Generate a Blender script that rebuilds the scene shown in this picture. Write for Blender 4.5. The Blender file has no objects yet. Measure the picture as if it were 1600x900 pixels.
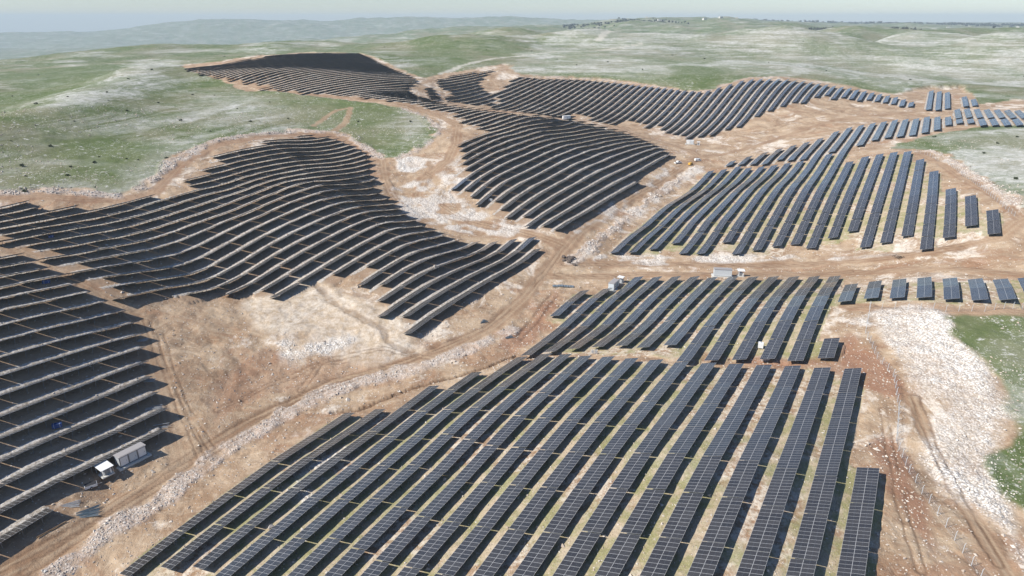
import bpy, math
import numpy as np

# ------------------------------------------------------------------ camera, sky, sun, exposure
SC = bpy.context.scene
COL = SC.collection
CAM_H = 100.0
PITCH = math.radians(21.5)
cam = bpy.data.cameras.new("camera"); cam_o = bpy.data.objects.new("camera", cam); COL.objects.link(cam_o)
cam.sensor_width = 36.0; cam.lens = 36.0 * 1067.0 / 1600.0
cam.clip_start = 0.5; cam.clip_end = 60000.0
cam_o.location = (0, 0, CAM_H); cam_o.rotation_euler = (math.pi / 2 - PITCH, 0, 0)
SC.camera = cam_o
SUN_AZ, SUN_EL = math.radians(-110), math.radians(42)      # azimuth clockwise from the viewing direction
W_ = bpy.data.worlds.new("World"); SC.world = W_; W_.use_nodes = True
nt = W_.node_tree
sky = nt.nodes.new("ShaderNodeTexSky"); sky.sky_type = 'NISHITA'; sky.sun_disc = False
sky.sun_elevation = SUN_EL; sky.sun_rotation = SUN_AZ % (2 * math.pi)
sky.altitude = 700; sky.air_density = 1.0; sky.dust_density = 0.3; sky.ozone_density = 1.5
bg = nt.nodes["Background"]; bg.inputs["Strength"].default_value = 0.085
tint = nt.nodes.new("ShaderNodeMix"); tint.data_type = 'RGBA'; tint.blend_type = 'MULTIPLY'; tint.inputs[0].default_value = 1.0
tint.inputs[7].default_value = (0.91, 0.975, 1.12, 1)          # clear blue spring sky
nt.links.new(sky.outputs[0], tint.inputs[6]); nt.links.new(tint.outputs[2], bg.inputs[0])
sun = bpy.data.lights.new("sun", 'SUN'); sun.energy = 5.0; sun.angle = math.radians(0.5); sun.color = (1.0, 0.95, 0.87)
sun_o = bpy.data.objects.new("sun", sun); COL.objects.link(sun_o)
from mathutils import Vector, Matrix
to_sun = Vector((math.sin(SUN_AZ) * math.cos(SUN_EL), math.cos(SUN_AZ) * math.cos(SUN_EL), math.sin(SUN_EL)))
sun_o.rotation_euler = to_sun.to_track_quat('Z', 'Y').to_euler(); sun_o.location = (-60, -40, 160)
SC.view_settings.view_transform = 'Standard'; SC.view_settings.look = 'None'
SC.view_settings.exposure = 0.38; SC.view_settings.gamma = 1.0
SC.cycles.max_bounces = 6; SC.cycles.volume_bounces = 0

# ------------------------------------------------------------------ surveyed data (metres, camera at the origin)
# ground heights in decimetres: one line per bearing, first value then the step to each next distance
HEIGHTS=[
[-170,-2,-3,-2,-2,-1,-2,-2,-2,-2,-1,-2,-1,-2,-1,0,0,0,1,1,3,4,5,7,9,11,14,16,18,20,23,24,26,26,28,28,27,28,26,25,24,22,20,19,18,16,16,15,14,13,12,12,10,9,8,5,4,2,-1,-3,-5,-8,-10,-12,-15,-16,-18,-18,-19,-19,-19,-18,-17,-16,-14,-12,-10,-7,-5,-3,0,1,2,3,4,3,2,0,-2,-4,-8,-13,-17,-23,-30,-36,-44,-53,-62,-72,-81,-89,-97,-100,-101,-96,-87,-75,-58,-42,-27,-17,-10,-10,-13,-18,-20,-16,-6,10,36,63,91,116,135,144,150,152,156,161,171,181,188,184,165,129,78,18,-50,-113,-181,-241,-302,-345],
[-167,-2,-2,-2,-2,-2,-2,-2,-2,-1,-2,-2,-1,-1,-1,-1,0,0,0,2,2,4,5,6,9,11,13,16,18,20,23,24,25,27,27,28,27,27,26,25,23,22,20,19,18,16,15,15,14,13,13,12,10,10,7,6,4,2,0,-3,-5,-7,-10,-12,-14,-16,-17,-19,-19,-19,-18,-18,-18,-15,-14,-12,-10,-7,-5,-2,-1,1,2,4,2,3,2,0,-3,-6,-9,-13,-18,-25,-30,-38,-45,-54,-64,-73,-82,-91,-99,-103,-103,-98,-89,-75,-58,-40,-25,-14,-9,-10,-15,-22,-26,-24,-16,3,28,57,85,111,127,137,139,140,142,149,161,175,184,182,162,124,68,3,-72,-140,-211,-272,-329,-366],
[-163,-2,-2,-2,-2,-2,-2,-2,-2,-2,-1,-2,-2,-1,-1,-1,0,0,0,1,2,4,4,7,8,11,13,15,18,20,22,24,25,27,27,27,28,26,26,25,23,22,20,18,17,16,16,14,14,14,13,12,11,9,8,6,5,2,0,-2,-5,-7,-10,-12,-13,-16,-17,-18,-19,-19,-19,-18,-17,-15,-14,-12,-10,-7,-4,-3,0,1,2,3,2,3,1,-1,-3,-7,-10,-14,-20,-25,-32,-38,-47,-55,-65,-74,-84,-94,-100,-106,-105,-101,-90,-75,-57,-39,-23,-11,-8,-9,-17,-26,-33,-33,-24,-6,20,51,80,106,121,128,128,127,129,137,151,168,181,180,160,119,59,-13,-94,-168,-242,-303,-357,-390],
[-160,-2,-2,-2,-2,-2,-2,-2,-1,-2,-2,-2,-1,-2,-1,-1,0,-1,1,1,2,3,4,6,8,11,13,15,18,19,22,24,25,26,27,27,27,27,26,24,23,21,20,18,17,16,15,15,14,13,13,13,11,9,9,6,5,2,1,-2,-5,-7,-9,-11,-14,-15,-17,-18,-18,-19,-19,-18,-17,-16,-13,-12,-10,-6,-5,-2,-1,1,2,3,2,2,1,-2,-4,-7,-11,-15,-21,-27,-32,-40,-48,-56,-66,-76,-86,-95,-103,-108,-108,-102,-92,-76,-57,-37,-20,-8,-5,-9,-19,-31,-40,-41,-34,-15,13,45,75,101,115,119,118,114,114,124,141,162,178,180,159,115,50,-29,-116,-197,-274,-337,-387,-417],
[-156,-2,-2,-2,-2,-2,-2,-2,-2,-2,-1,-2,-2,-1,-1,-1,-1,-1,1,0,2,3,4,6,7,11,12,15,18,19,22,23,25,26,27,27,27,26,26,24,23,21,19,18,17,15,15,15,14,14,13,12,12,10,8,7,5,3,1,-2,-4,-7,-9,-11,-13,-15,-17,-17,-19,-18,-19,-18,-17,-16,-13,-12,-9,-7,-5,-2,0,1,2,2,2,2,0,-2,-5,-8,-12,-17,-21,-28,-34,-41,-49,-58,-67,-77,-87,-97,-105,-111,-111,-105,-93,-77,-56,-34,-17,-5,-2,-8,-21,-35,-48,-51,-44,-25,5,40,72,96,110,111,106,100,99,110,130,156,177,181,159,112,41,-45,-139,-226,-308,-371,-421,-449],
[-152,-2,-2,-2,-2,-2,-2,-2,-2,-2,-2,-2,-1,-2,-1,-1,-1,-1,0,1,1,3,4,5,7,10,13,14,18,19,22,23,24,26,27,27,26,27,25,24,22,21,19,18,16,16,15,14,14,14,14,12,12,10,9,7,5,4,1,-2,-3,-7,-8,-11,-13,-15,-16,-18,-18,-19,-18,-18,-17,-16,-13,-12,-9,-7,-4,-2,-1,1,2,2,2,2,-1,-3,-5,-9,-13,-18,-23,-29,-35,-42,-50,-59,-68,-78,-89,-99,-108,-113,-114,-108,-95,-77,-55,-33,-12,-1,1,-6,-22,-41,-56,-62,-55,-34,-3,34,69,94,105,104,94,85,83,94,119,150,176,184,163,110,33,-62,-164,-257,-343,-408,-457,-483],
[-149,-2,-2,-2,-2,-2,-2,-2,-2,-2,-1,-2,-2,-1,-2,-1,-1,-1,0,1,1,2,3,5,8,9,12,15,17,19,21,23,25,25,26,27,27,26,25,24,22,20,19,17,17,15,15,14,14,15,13,13,12,11,9,7,6,3,2,-1,-4,-6,-8,-11,-12,-15,-16,-17,-18,-19,-18,-18,-17,-16,-13,-12,-9,-6,-5,-2,0,1,2,2,2,0,-1,-3,-6,-10,-14,-19,-24,-31,-36,-43,-52,-59,-70,-79,-91,-101,-110,-116,-117,-111,-97,-78,-54,-29,-8,4,6,-5,-23,-47,-65,-74,-67,-44,-10,30,67,92,101,96,83,69,65,78,106,144,178,189,168,111,24,-79,-190,-289,-380,-446,-496,-522],
[-145,-2,-2,-2,-2,-2,-2,-2,-2,-2,-2,-2,-1,-2,-1,-2,-1,-1,0,0,1,2,3,5,6,10,11,15,17,19,21,23,24,25,26,27,26,26,25,24,21,21,18,17,16,15,15,14,15,14,14,13,12,11,10,7,6,4,2,-1,-3,-6,-8,-10,-12,-15,-15,-17,-18,-19,-18,-18,-17,-15,-14,-11,-9,-7,-4,-2,0,1,2,1,2,0,-1,-4,-7,-11,-15,-21,-25,-32,-37,-45,-52,-61,-71,-80,-92,-103,-113,-120,-120,-114,-100,-78,-53,-25,-3,11,11,-2,-25,-53,-76,-86,-80,-55,-18,27,66,92,98,90,71,52,45,59,92,140,181,198,176,112,17,-98,-217,-323,-418,-487,-537,-562],
[-141,-2,-2,-2,-3,-2,-2,-2,-2,-1,-2,-2,-2,-2,-1,-1,-2,-1,0,0,0,2,3,4,6,9,12,14,17,19,21,22,24,25,26,26,26,26,25,23,22,20,18,17,15,15,14,15,14,15,14,14,12,12,9,8,7,4,2,0,-3,-5,-8,-10,-12,-14,-16,-17,-18,-18,-18,-18,-17,-15,-14,-11,-9,-6,-4,-2,0,1,2,1,2,0,-3,-4,-8,-12,-17,-21,-27,-33,-39,-46,-53,-62,-72,-82,-93,-105,-115,-123,-125,-117,-102,-80,-51,-21,4,18,17,2,-27,-60,-87,-100,-94,-67,-24,25,67,93,97,84,58,34,23,38,78,135,187,209,187,116,9,-118,-246,-359,-457,-529,-579,-604],
[-138,-2,-2,-2,-2,-2,-2,-2,-2,-2,-2,-2,-1,-2,-2,-1,-1,-1,-1,0,0,1,2,4,6,9,11,14,17,19,20,22,24,24,26,26,27,25,25,23,21,20,18,16,15,15,14,14,15,15,15,14,13,11,10,9,6,5,3,0,-3,-5,-8,-9,-12,-14,-15,-17,-17,-19,-18,-17,-17,-16,-13,-11,-9,-6,-4,-2,0,1,2,1,1,0,-3,-5,-9,-13,-18,-23,-28,-34,-41,-47,-55,-63,-72,-83,-95,-107,-118,-126,-129,-121,-105,-80,-49,-16,11,26,25,5,-29,-66,-100,-115,-109,-79,-31,24,70,95,98,78,46,14,-1,15,62,132,196,224,200,121,2,-139,-278,-396,-497,-571,-623,-648],
[-134,-2,-2,-2,-2,-2,-2,-2,-2,-2,-2,-2,-2,-2,-1,-2,-1,-1,-1,-1,0,1,2,4,5,8,11,14,17,19,20,21,23,25,25,26,26,26,24,23,21,20,17,16,15,14,14,15,15,15,15,15,13,11,11,9,7,5,3,0,-2,-5,-7,-9,-12,-14,-15,-16,-17,-18,-18,-18,-17,-15,-13,-11,-9,-6,-4,-2,0,1,2,2,0,-1,-3,-6,-10,-14,-19,-24,-30,-36,-42,-48,-57,-64,-73,-84,-96,-109,-121,-130,-133,-125,-108,-81,-47,-10,21,35,32,9,-29,-75,-114,-132,-124,-92,-37,24,75,101,100,74,33,-9,-28,-10,46,130,208,243,216,128,-7,-162,-311,-435,-538,-613,-667,-691],
[-130,-2,-2,-3,-2,-2,-2,-2,-2,-2,-2,-2,-1,-2,-2,-1,-2,-1,-1,-1,0,0,2,3,5,8,11,14,16,19,19,21,23,24,25,26,26,25,25,22,21,19,17,16,15,14,14,14,16,15,16,14,14,12,11,9,8,5,4,0,-2,-4,-7,-9,-12,-13,-15,-16,-17,-18,-17,-18,-17,-15,-13,-11,-9,-6,-3,-2,0,1,2,1,0,-1,-4,-7,-11,-15,-21,-25,-32,-37,-43,-50,-58,-66,-74,-85,-97,-110,-124,-134,-138,-129,-111,-82,-44,-3,30,46,40,15,-31,-85,-129,-149,-142,-104,-43,27,83,108,104,71,18,-32,-57,-37,28,129,225,265,234,135,-16,-188,-347,-474,-578,-654,-709,-735],
[-127,-2,-2,-2,-2,-2,-2,-2,-2,-2,-2,-2,-2,-2,-1,-2,-2,-1,-1,-1,0,0,1,2,5,7,11,14,17,18,19,20,22,24,25,26,25,26,24,22,21,19,16,16,14,14,14,14,16,16,16,15,14,12,11,10,8,7,3,1,-1,-5,-6,-9,-11,-13,-15,-16,-16,-18,-17,-18,-16,-16,-13,-11,-9,-5,-4,-1,0,1,2,1,0,-2,-4,-8,-13,-16,-22,-27,-33,-39,-45,-52,-59,-67,-76,-86,-97,-112,-126,-139,-142,-134,-113,-83,-41,4,41,57,50,20,-32,-95,-147,-168,-159,-117,-49,32,94,119,109,68,5,-58,-88,-67,10,130,245,292,254,141,-27,-217,-386,-515,-615,-692,-749,-778],
[-123,-2,-2,-2,-2,-2,-2,-2,-3,-2,-1,-2,-2,-2,-2,-2,-1,-2,-1,-1,-1,0,1,2,4,7,10,14,17,18,18,20,21,24,24,26,25,26,23,23,20,19,16,16,13,14,13,15,17,16,17,15,14,13,11,10,9,7,4,1,-1,-4,-6,-9,-11,-12,-15,-15,-17,-16,-18,-17,-17,-15,-14,-11,-8,-5,-4,-1,0,1,2,1,-1,-2,-5,-9,-13,-18,-24,-29,-34,-41,-47,-53,-61,-68,-77,-87,-99,-112,-129,-144,-146,-138,-116,-83,-39,13,53,69,60,25,-33,-107,-165,-189,-176,-130,-53,40,108,131,115,67,-10,-85,-121,-96,-10,133,270,322,274,147,-40,-252,-429,-555,-648,-725,-786,-819],
[-119,-2,-2,-3,-2,-2,-2,-2,-2,-2,-2,-2,-2,-2,-1,-2,-2,-1,-2,-1,-1,0,0,1,4,6,10,14,18,17,17,19,21,23,24,26,25,25,24,22,20,18,17,15,13,13,14,15,17,17,17,16,14,13,12,11,9,7,5,1,-1,-3,-6,-9,-10,-12,-14,-15,-16,-17,-17,-17,-17,-15,-14,-11,-8,-5,-3,-1,0,1,1,1,-1,-2,-6,-10,-15,-19,-26,-30,-36,-43,-48,-56,-62,-71,-78,-88,-99,-114,-131,-148,-152,-141,-117,-84,-35,22,66,82,69,30,-35,-120,-185,-209,-194,-141,-57,51,125,145,122,65,-23,-115,-153,-126,-30,137,302,354,295,149,-57,-293,-476,-595,-676,-750,-815,-855],
[-116,-2,-2,-2,-2,-2,-2,-2,-2,-2,-2,-2,-2,-2,-2,-2,-1,-2,-1,-2,-1,-1,0,1,2,6,10,15,18,16,16,18,20,23,24,25,25,25,24,22,20,18,16,15,13,13,13,16,17,18,18,16,14,13,12,12,10,7,5,2,0,-3,-6,-8,-10,-12,-13,-15,-16,-16,-16,-17,-17,-16,-14,-10,-8,-5,-3,-1,0,1,1,0,-1,-3,-6,-11,-16,-22,-26,-33,-38,-44,-51,-57,-65,-72,-80,-89,-101,-114,-134,-152,-156,-143,-119,-82,-33,34,79,93,77,35,-36,-136,-207,-229,-208,-152,-60,68,143,159,130,63,-37,-145,-185,-154,-48,145,339,387,311,148,-78,-343,-527,-633,-697,-765,-833,-884],
[-112,-2,-2,-2,-2,-2,-2,-3,-2,-2,-2,-2,-2,-1,-2,-2,-2,-1,-2,-1,-2,-1,-1,0,2,6,9,15,19,16,14,17,20,21,24,25,24,26,23,22,20,18,16,15,13,12,14,15,19,18,18,16,15,13,13,12,11,8,5,2,0,-3,-5,-8,-9,-11,-13,-14,-15,-16,-16,-17,-17,-16,-14,-11,-7,-5,-3,-1,0,1,1,0,-2,-3,-7,-12,-18,-23,-28,-34,-40,-47,-53,-60,-66,-74,-83,-91,-101,-115,-136,-157,-159,-145,-118,-80,-29,46,93,103,84,36,-37,-154,-229,-247,-221,-158,-62,88,163,173,135,60,-51,-175,-213,-175,-64,155,381,418,324,138,-105,-402,-582,-670,-708,-767,-835,-896],
[-108,-2,-2,-3,-2,-2,-2,-2,-2,-2,-2,-2,-2,-2,-2,-1,-2,-2,-1,-2,-2,-1,-1,-1,1,5,9,15,19,15,13,17,18,21,23,25,24,25,23,23,19,18,17,15,13,12,13,16,20,19,18,16,14,13,14,13,11,9,6,3,0,-3,-5,-7,-9,-11,-12,-13,-15,-15,-15,-17,-17,-16,-15,-10,-8,-5,-2,-1,0,1,0,0,-2,-4,-8,-13,-19,-25,-30,-36,-43,-48,-56,-62,-69,-76,-85,-93,-104,-116,-137,-162,-160,-145,-115,-75,-24,58,106,112,86,35,-42,-173,-250,-262,-229,-159,-60,111,182,185,137,53,-66,-205,-233,-187,-70,171,423,443,327,119,-142,-469,-641,-703,-711,-753,-813,-875],
[-105,-2,-2,-2,-2,-2,-2,-2,-2,-2,-2,-2,-2,-2,-2,-2,-1,-2,-2,-1,-2,-2,-2,-1,1,4,8,14,18,15,13,17,17,19,23,24,24,25,22,24,19,18,17,15,13,12,13,17,21,19,18,16,15,12,15,14,12,9,6,4,0,-2,-5,-6,-8,-10,-12,-13,-13,-15,-15,-16,-18,-16,-15,-11,-7,-4,-3,0,0,0,0,-1,-2,-5,-9,-14,-21,-26,-32,-39,-44,-51,-58,-65,-71,-80,-87,-96,-106,-119,-140,-164,-160,-142,-110,-67,-14,70,116,116,85,27,-53,-191,-266,-273,-231,-152,-47,130,198,192,134,39,-83,-230,-243,-183,-55,194,453,456,319,83,-191,-543,-698,-734,-704,-724,-763,-802],
[-101,-2,-2,-2,-2,-2,-2,-3,-2,-2,-2,-2,-2,-2,-1,-2,-2,-1,-2,-2,-2,-2,-2,-2,0,4,7,13,17,14,13,16,16,18,23,23,24,25,22,25,18,18,18,16,13,11,14,17,22,20,18,16,13,13,16,15,13,10,6,3,1,-1,-4,-6,-8,-9,-10,-12,-13,-14,-14,-17,-17,-17,-15,-11,-7,-4,-2,-1,-1,0,0,-2,-3,-5,-10,-15,-22,-28,-35,-40,-47,-53,-61,-67,-75,-82,-91,-99,-110,-124,-143,-163,-158,-137,-102,-55,3,79,121,116,80,13,-77,-205,-275,-276,-228,-137,-18,142,206,195,125,14,-113,-237,-240,-161,-11,231,457,454,298,29,-270,-608,-750,-759,-691,-680,-691,-705],
[-97,-2,-2,-2,-3,-2,-2,-2,-2,-2,-2,-2,-2,-2,-2,-1,-2,-2,-1,-2,-2,-2,-3,-2,-1,3,7,11,15,14,13,15,15,18,22,23,23,24,22,24,20,18,18,16,14,12,14,17,25,19,17,16,13,13,17,16,14,10,6,4,1,-1,-3,-5,-7,-8,-10,-11,-11,-13,-14,-16,-18,-18,-15,-11,-6,-4,-2,-2,0,-1,-1,-2,-3,-7,-11,-16,-24,-30,-36,-42,-50,-56,-63,-71,-77,-86,-94,-104,-115,-129,-146,-160,-154,-130,-92,-40,23,89,122,114,69,-6,-106,-218,-280,-276,-218,-114,15,154,212,193,112,-21,-145,-239,-224,-126,49,271,455,443,265,-43,-367,-672,-797,-781,-668,-625,-608,-596],
[-93,-3,-2,-2,-2,-2,-2,-2,-2,-2,-2,-2,-2,-2,-2,-2,-1,-2,-2,-1,-2,-3,-2,-3,-2,2,6,10,13,13,13,14,15,18,20,23,22,23,22,24,20,20,17,17,15,13,14,19,26,18,17,15,13,13,18,18,13,11,7,4,1,-1,-2,-5,-5,-7,-8,-10,-11,-11,-13,-16,-18,-19,-16,-10,-7,-3,-3,-1,-1,-1,-2,-3,-4,-8,-11,-18,-25,-32,-38,-45,-52,-59,-66,-74,-81,-89,-98,-108,-120,-135,-149,-157,-147,-122,-79,-23,43,98,123,108,56,-30,-135,-234,-282,-271,-204,-84,49,168,214,188,93,-60,-176,-239,-199,-80,116,313,453,423,223,-130,-472,-740,-841,-795,-635,-566,-522,-490],
[-90,-2,-2,-2,-2,-2,-2,-3,-2,-2,-2,-2,-2,-2,-1,-2,-2,-1,-2,-1,-2,-3,-2,-3,-3,1,5,9,11,11,12,14,14,19,19,22,21,22,21,23,23,19,18,17,16,16,13,22,26,18,16,14,14,13,19,18,14,11,7,4,2,0,-2,-4,-4,-5,-7,-8,-10,-10,-12,-16,-19,-19,-17,-10,-6,-4,-2,-2,-2,-2,-2,-4,-5,-8,-13,-20,-26,-33,-41,-47,-54,-62,-69,-78,-84,-94,-102,-113,-125,-140,-151,-153,-140,-110,-65,-4,63,107,122,99,39,-56,-165,-248,-284,-261,-184,-53,84,181,215,179,70,-102,-207,-236,-165,-24,185,354,451,395,173,-228,-580,-809,-878,-802,-596,-505,-442,-401],
[-86,-2,-2,-2,-2,-3,-2,-2,-2,-2,-2,-2,-2,-2,-2,-1,-2,-1,-2,-2,-1,-3,-2,-3,-3,0,3,7,9,11,11,13,14,18,19,21,20,21,19,24,23,20,17,17,18,17,14,24,26,18,16,15,14,14,19,18,14,11,8,4,2,1,-2,-2,-3,-4,-4,-6,-8,-9,-12,-16,-19,-20,-18,-9,-6,-4,-3,-3,-2,-2,-4,-4,-6,-10,-14,-21,-28,-35,-42,-50,-57,-65,-72,-81,-89,-97,-107,-118,-131,-144,-152,-149,-132,-97,-46,17,80,116,120,86,17,-85,-192,-262,-283,-247,-155,-19,114,193,213,163,41,-143,-234,-229,-122,42,252,391,445,358,116,-337,-686,-874,-901,-794,-562,-450,-369,-326],
[-82,-2,-3,-2,-2,-2,-2,-2,-2,-2,-2,-2,-2,-2,-2,-2,-1,-2,-1,-2,-1,-3,-2,-3,-3,-1,2,5,7,9,11,12,15,17,19,20,18,20,17,24,24,21,16,17,20,17,16,25,26,19,17,15,14,16,18,18,14,12,7,5,2,1,0,-2,-1,-2,-2,-4,-6,-8,-11,-16,-18,-21,-19,-9,-6,-5,-3,-3,-3,-3,-5,-5,-8,-10,-15,-23,-29,-37,-44,-53,-60,-68,-76,-84,-93,-101,-112,-123,-137,-148,-151,-145,-122,-83,-24,39,96,123,115,72,-10,-116,-217,-274,-281,-228,-119,18,138,204,207,142,0,-180,-253,-218,-73,120,315,423,432,310,44,-454,-780,-931,-908,-770,-535,-401,-304,-256],
[-79,-2,-2,-2,-2,-2,-2,-2,-3,-2,-2,-2,-2,-2,-1,-2,-2,-1,-1,-2,-1,-2,-4,-2,-4,-2,1,4,5,8,10,12,14,17,19,19,16,19,15,24,25,20,17,17,21,18,17,25,27,20,18,16,15,16,18,17,15,12,7,5,3,2,0,0,0,0,1,-1,-4,-7,-11,-15,-18,-21,-19,-10,-7,-5,-4,-4,-4,-4,-5,-7,-9,-12,-16,-23,-31,-39,-46,-55,-63,-72,-79,-89,-96,-107,-116,-129,-142,-151,-150,-139,-112,-67,-1,62,111,129,110,54,-39,-149,-240,-284,-277,-208,-78,56,162,212,197,113,-46,-213,-265,-205,-17,203,377,450,411,245,-41,-569,-863,-980,-906,-737,-505,-355,-244,-191],
[-75,-2,-2,-2,-2,-3,-2,-2,-2,-2,-2,-2,-2,-2,-2,-1,-2,-1,-1,-2,-1,-2,-4,-3,-3,-3,0,2,4,6,10,11,14,17,18,18,14,18,14,23,24,21,17,19,21,19,17,27,27,21,19,17,16,17,17,17,15,11,8,5,4,2,1,1,1,4,3,2,-2,-6,-10,-14,-18,-20,-19,-12,-8,-6,-5,-5,-5,-5,-6,-8,-10,-13,-17,-25,-32,-40,-49,-58,-66,-75,-83,-93,-101,-110,-122,-134,-147,-153,-148,-133,-100,-51,24,85,126,132,104,35,-71,-183,-261,-293,-271,-186,-33,94,185,217,182,77,-93,-240,-272,-188,44,287,439,473,380,157,-161,-655,-933,-1021,-894,-700,-470,-310,-189,-128],
[-71,-2,-2,-3,-2,-2,-2,-2,-2,-2,-2,-2,-2,-2,-2,-2,-1,-2,-1,-1,-1,-2,-4,-3,-4,-3,-1,1,2,5,8,12,13,16,17,17,14,16,14,22,22,21,16,23,20,20,20,27,27,23,19,18,17,17,17,17,14,11,8,5,4,4,1,2,4,6,7,5,0,-5,-9,-13,-18,-20,-18,-13,-9,-8,-6,-6,-6,-6,-7,-9,-11,-14,-19,-26,-33,-43,-51,-60,-70,-78,-87,-97,-106,-115,-127,-140,-151,-154,-145,-124,-88,-34,49,109,139,136,94,12,-105,-213,-282,-300,-261,-163,12,133,207,220,163,37,-141,-262,-273,-166,109,372,498,491,343,55,-293,-738,-995,-1054,-875,-659,-433,-266,-138,-72],
[-67,-3,-2,-2,-2,-2,-2,-2,-3,-2,-2,-2,-2,-2,-2,-1,-2,-1,-1,-1,-1,-2,-3,-4,-4,-4,-2,0,0,4,8,10,13,15,17,16,13,15,14,21,20,18,17,24,23,22,22,27,28,22,20,19,18,17,17,16,14,11,8,5,5,4,2,3,6,9,10,9,2,-3,-8,-13,-17,-19,-19,-14,-10,-9,-8,-7,-6,-7,-9,-10,-12,-15,-20,-27,-35,-44,-54,-63,-73,-82,-92,-100,-111,-120,-132,-146,-155,-153,-142,-115,-73,-14,74,130,151,138,84,-14,-140,-244,-300,-305,-247,-134,56,168,227,221,140,-9,-183,-281,-265,-131,176,450,550,506,303,-51,-431,-828,-1052,-1075,-852,-621,-395,-224,-90,-22],
[-64,-2,-2,-2,-2,-2,-3,-2,-2,-2,-2,-2,-2,-2,-2,-2,-1,-1,-2,-1,0,-2,-3,-5,-4,-3,-3,-2,0,2,7,9,13,14,15,15,14,14,14,19,19,14,16,26,26,26,24,27,27,22,21,20,19,17,17,15,13,11,8,6,5,4,4,4,8,12,14,12,5,-2,-7,-12,-17,-19,-18,-15,-12,-10,-9,-8,-8,-8,-9,-11,-13,-16,-22,-28,-37,-46,-55,-66,-77,-86,-96,-105,-115,-125,-137,-152,-158,-152,-137,-104,-56,10,96,148,162,138,72,-40,-177,-273,-319,-306,-227,-95,92,200,245,218,115,-58,-223,-295,-247,-70,243,507,594,517,262,-157,-574,-926,-1103,-1073,-834,-591,-358,-183,-45,27],
[-60,-2,-2,-2,-3,-2,-2,-2,-2,-2,-2,-3,-2,-2,-1,-2,-2,-1,-1,-1,-1,-1,-4,-4,-5,-3,-4,-2,-1,1,5,9,11,14,14,15,13,13,15,17,17,10,15,27,32,29,25,28,27,21,21,21,20,17,17,14,12,11,8,7,5,4,5,6,10,15,18,16,6,0,-6,-12,-15,-19,-18,-16,-14,-11,-10,-9,-9,-9,-10,-12,-14,-17,-22,-30,-38,-48,-58,-69,-80,-90,-100,-111,-120,-130,-142,-157,-160,-151,-130,-93,-37,37,117,164,172,136,57,-69,-213,-300,-335,-306,-204,-51,126,230,261,213,85,-107,-260,-307,-224,1,313,559,631,523,220,-269,-716,-1028,-1152,-1061,-812,-563,-322,-142,-1,75],
[-56,-2,-3,-2,-2,-2,-2,-2,-2,-3,-2,-2,-2,-2,-2,-2,-1,-2,-1,-1,-1,-2,-3,-4,-4,-4,-4,-3,-2,0,4,8,10,13,14,14,12,13,14,17,14,8,14,29,36,32,26,27,28,19,22,22,20,18,16,14,11,11,8,7,6,5,5,8,12,18,22,20,8,0,-4,-11,-15,-18,-19,-17,-14,-13,-11,-10,-10,-10,-10,-13,-15,-18,-24,-30,-40,-50,-61,-72,-83,-94,-105,-115,-125,-136,-148,-161,-161,-148,-123,-82,-17,64,139,180,180,132,37,-102,-244,-326,-349,-305,-178,-6,163,257,275,206,48,-154,-293,-317,-199,77,385,608,663,526,171,-389,-851,-1130,-1200,-1042,-784,-532,-287,-103,41,122],
[-53,-2,-2,-2,-2,-2,-2,-3,-2,-2,-2,-2,-2,-2,-2,-2,-2,-1,-2,-1,-1,-2,-3,-4,-4,-4,-4,-3,-3,-1,3,6,10,12,13,13,12,13,13,14,13,7,17,31,38,34,25,27,27,18,23,23,21,18,15,13,11,10,9,7,7,5,6,9,15,20,27,24,8,2,-3,-9,-15,-18,-19,-17,-16,-14,-12,-11,-11,-10,-12,-13,-15,-20,-24,-32,-41,-52,-63,-75,-87,-98,-110,-120,-131,-141,-154,-164,-161,-146,-115,-68,2,91,161,196,186,126,16,-137,-274,-350,-362,-302,-152,41,200,285,287,197,8,-200,-325,-324,-176,153,457,657,690,525,118,-519,-979,-1225,-1246,-1019,-750,-499,-252,-65,81,166],
[-49,-2,-2,-2,-2,-3,-2,-2,-2,-2,-2,-3,-2,-2,-2,-2,-2,-1,-2,-1,-1,-2,-3,-4,-4,-4,-4,-4,-3,-2,1,5,9,12,12,13,12,12,12,13,10,10,20,33,39,33,24,26,26,19,24,23,21,18,15,11,11,10,10,8,7,6,7,11,16,24,30,27,7,5,-1,-8,-14,-18,-19,-19,-17,-15,-13,-12,-11,-11,-12,-13,-16,-20,-26,-33,-43,-53,-65,-78,-91,-102,-115,-126,-136,-146,-160,-168,-161,-140,-107,-54,20,119,183,210,192,120,-8,-173,-304,-372,-372,-298,-125,87,238,311,298,187,-34,-247,-353,-329,-154,231,525,701,712,517,63,-655,-1100,-1311,-1287,-988,-714,-465,-218,-28,117,201],
[-45,-2,-2,-2,-3,-2,-2,-2,-2,-3,-2,-2,-2,-2,-2,-2,-2,-2,-2,-1,-1,-2,-3,-4,-4,-4,-4,-4,-4,-3,0,4,8,11,12,12,12,12,11,11,10,13,24,35,37,32,22,26,22,22,24,23,22,18,13,11,10,11,10,9,8,7,8,12,20,26,34,27,6,9,2,-7,-14,-18,-20,-19,-18,-16,-14,-13,-11,-12,-12,-14,-16,-21,-26,-34,-44,-55,-68,-81,-94,-106,-120,-131,-142,-152,-166,-170,-160,-136,-96,-39,41,143,204,224,197,112,-33,-210,-334,-392,-377,-290,-96,130,273,334,306,175,-77,-292,-378,-327,-125,302,585,739,723,497,-4,-786,-1204,-1381,-1314,-959,-678,-430,-185,5,150,229],
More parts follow.
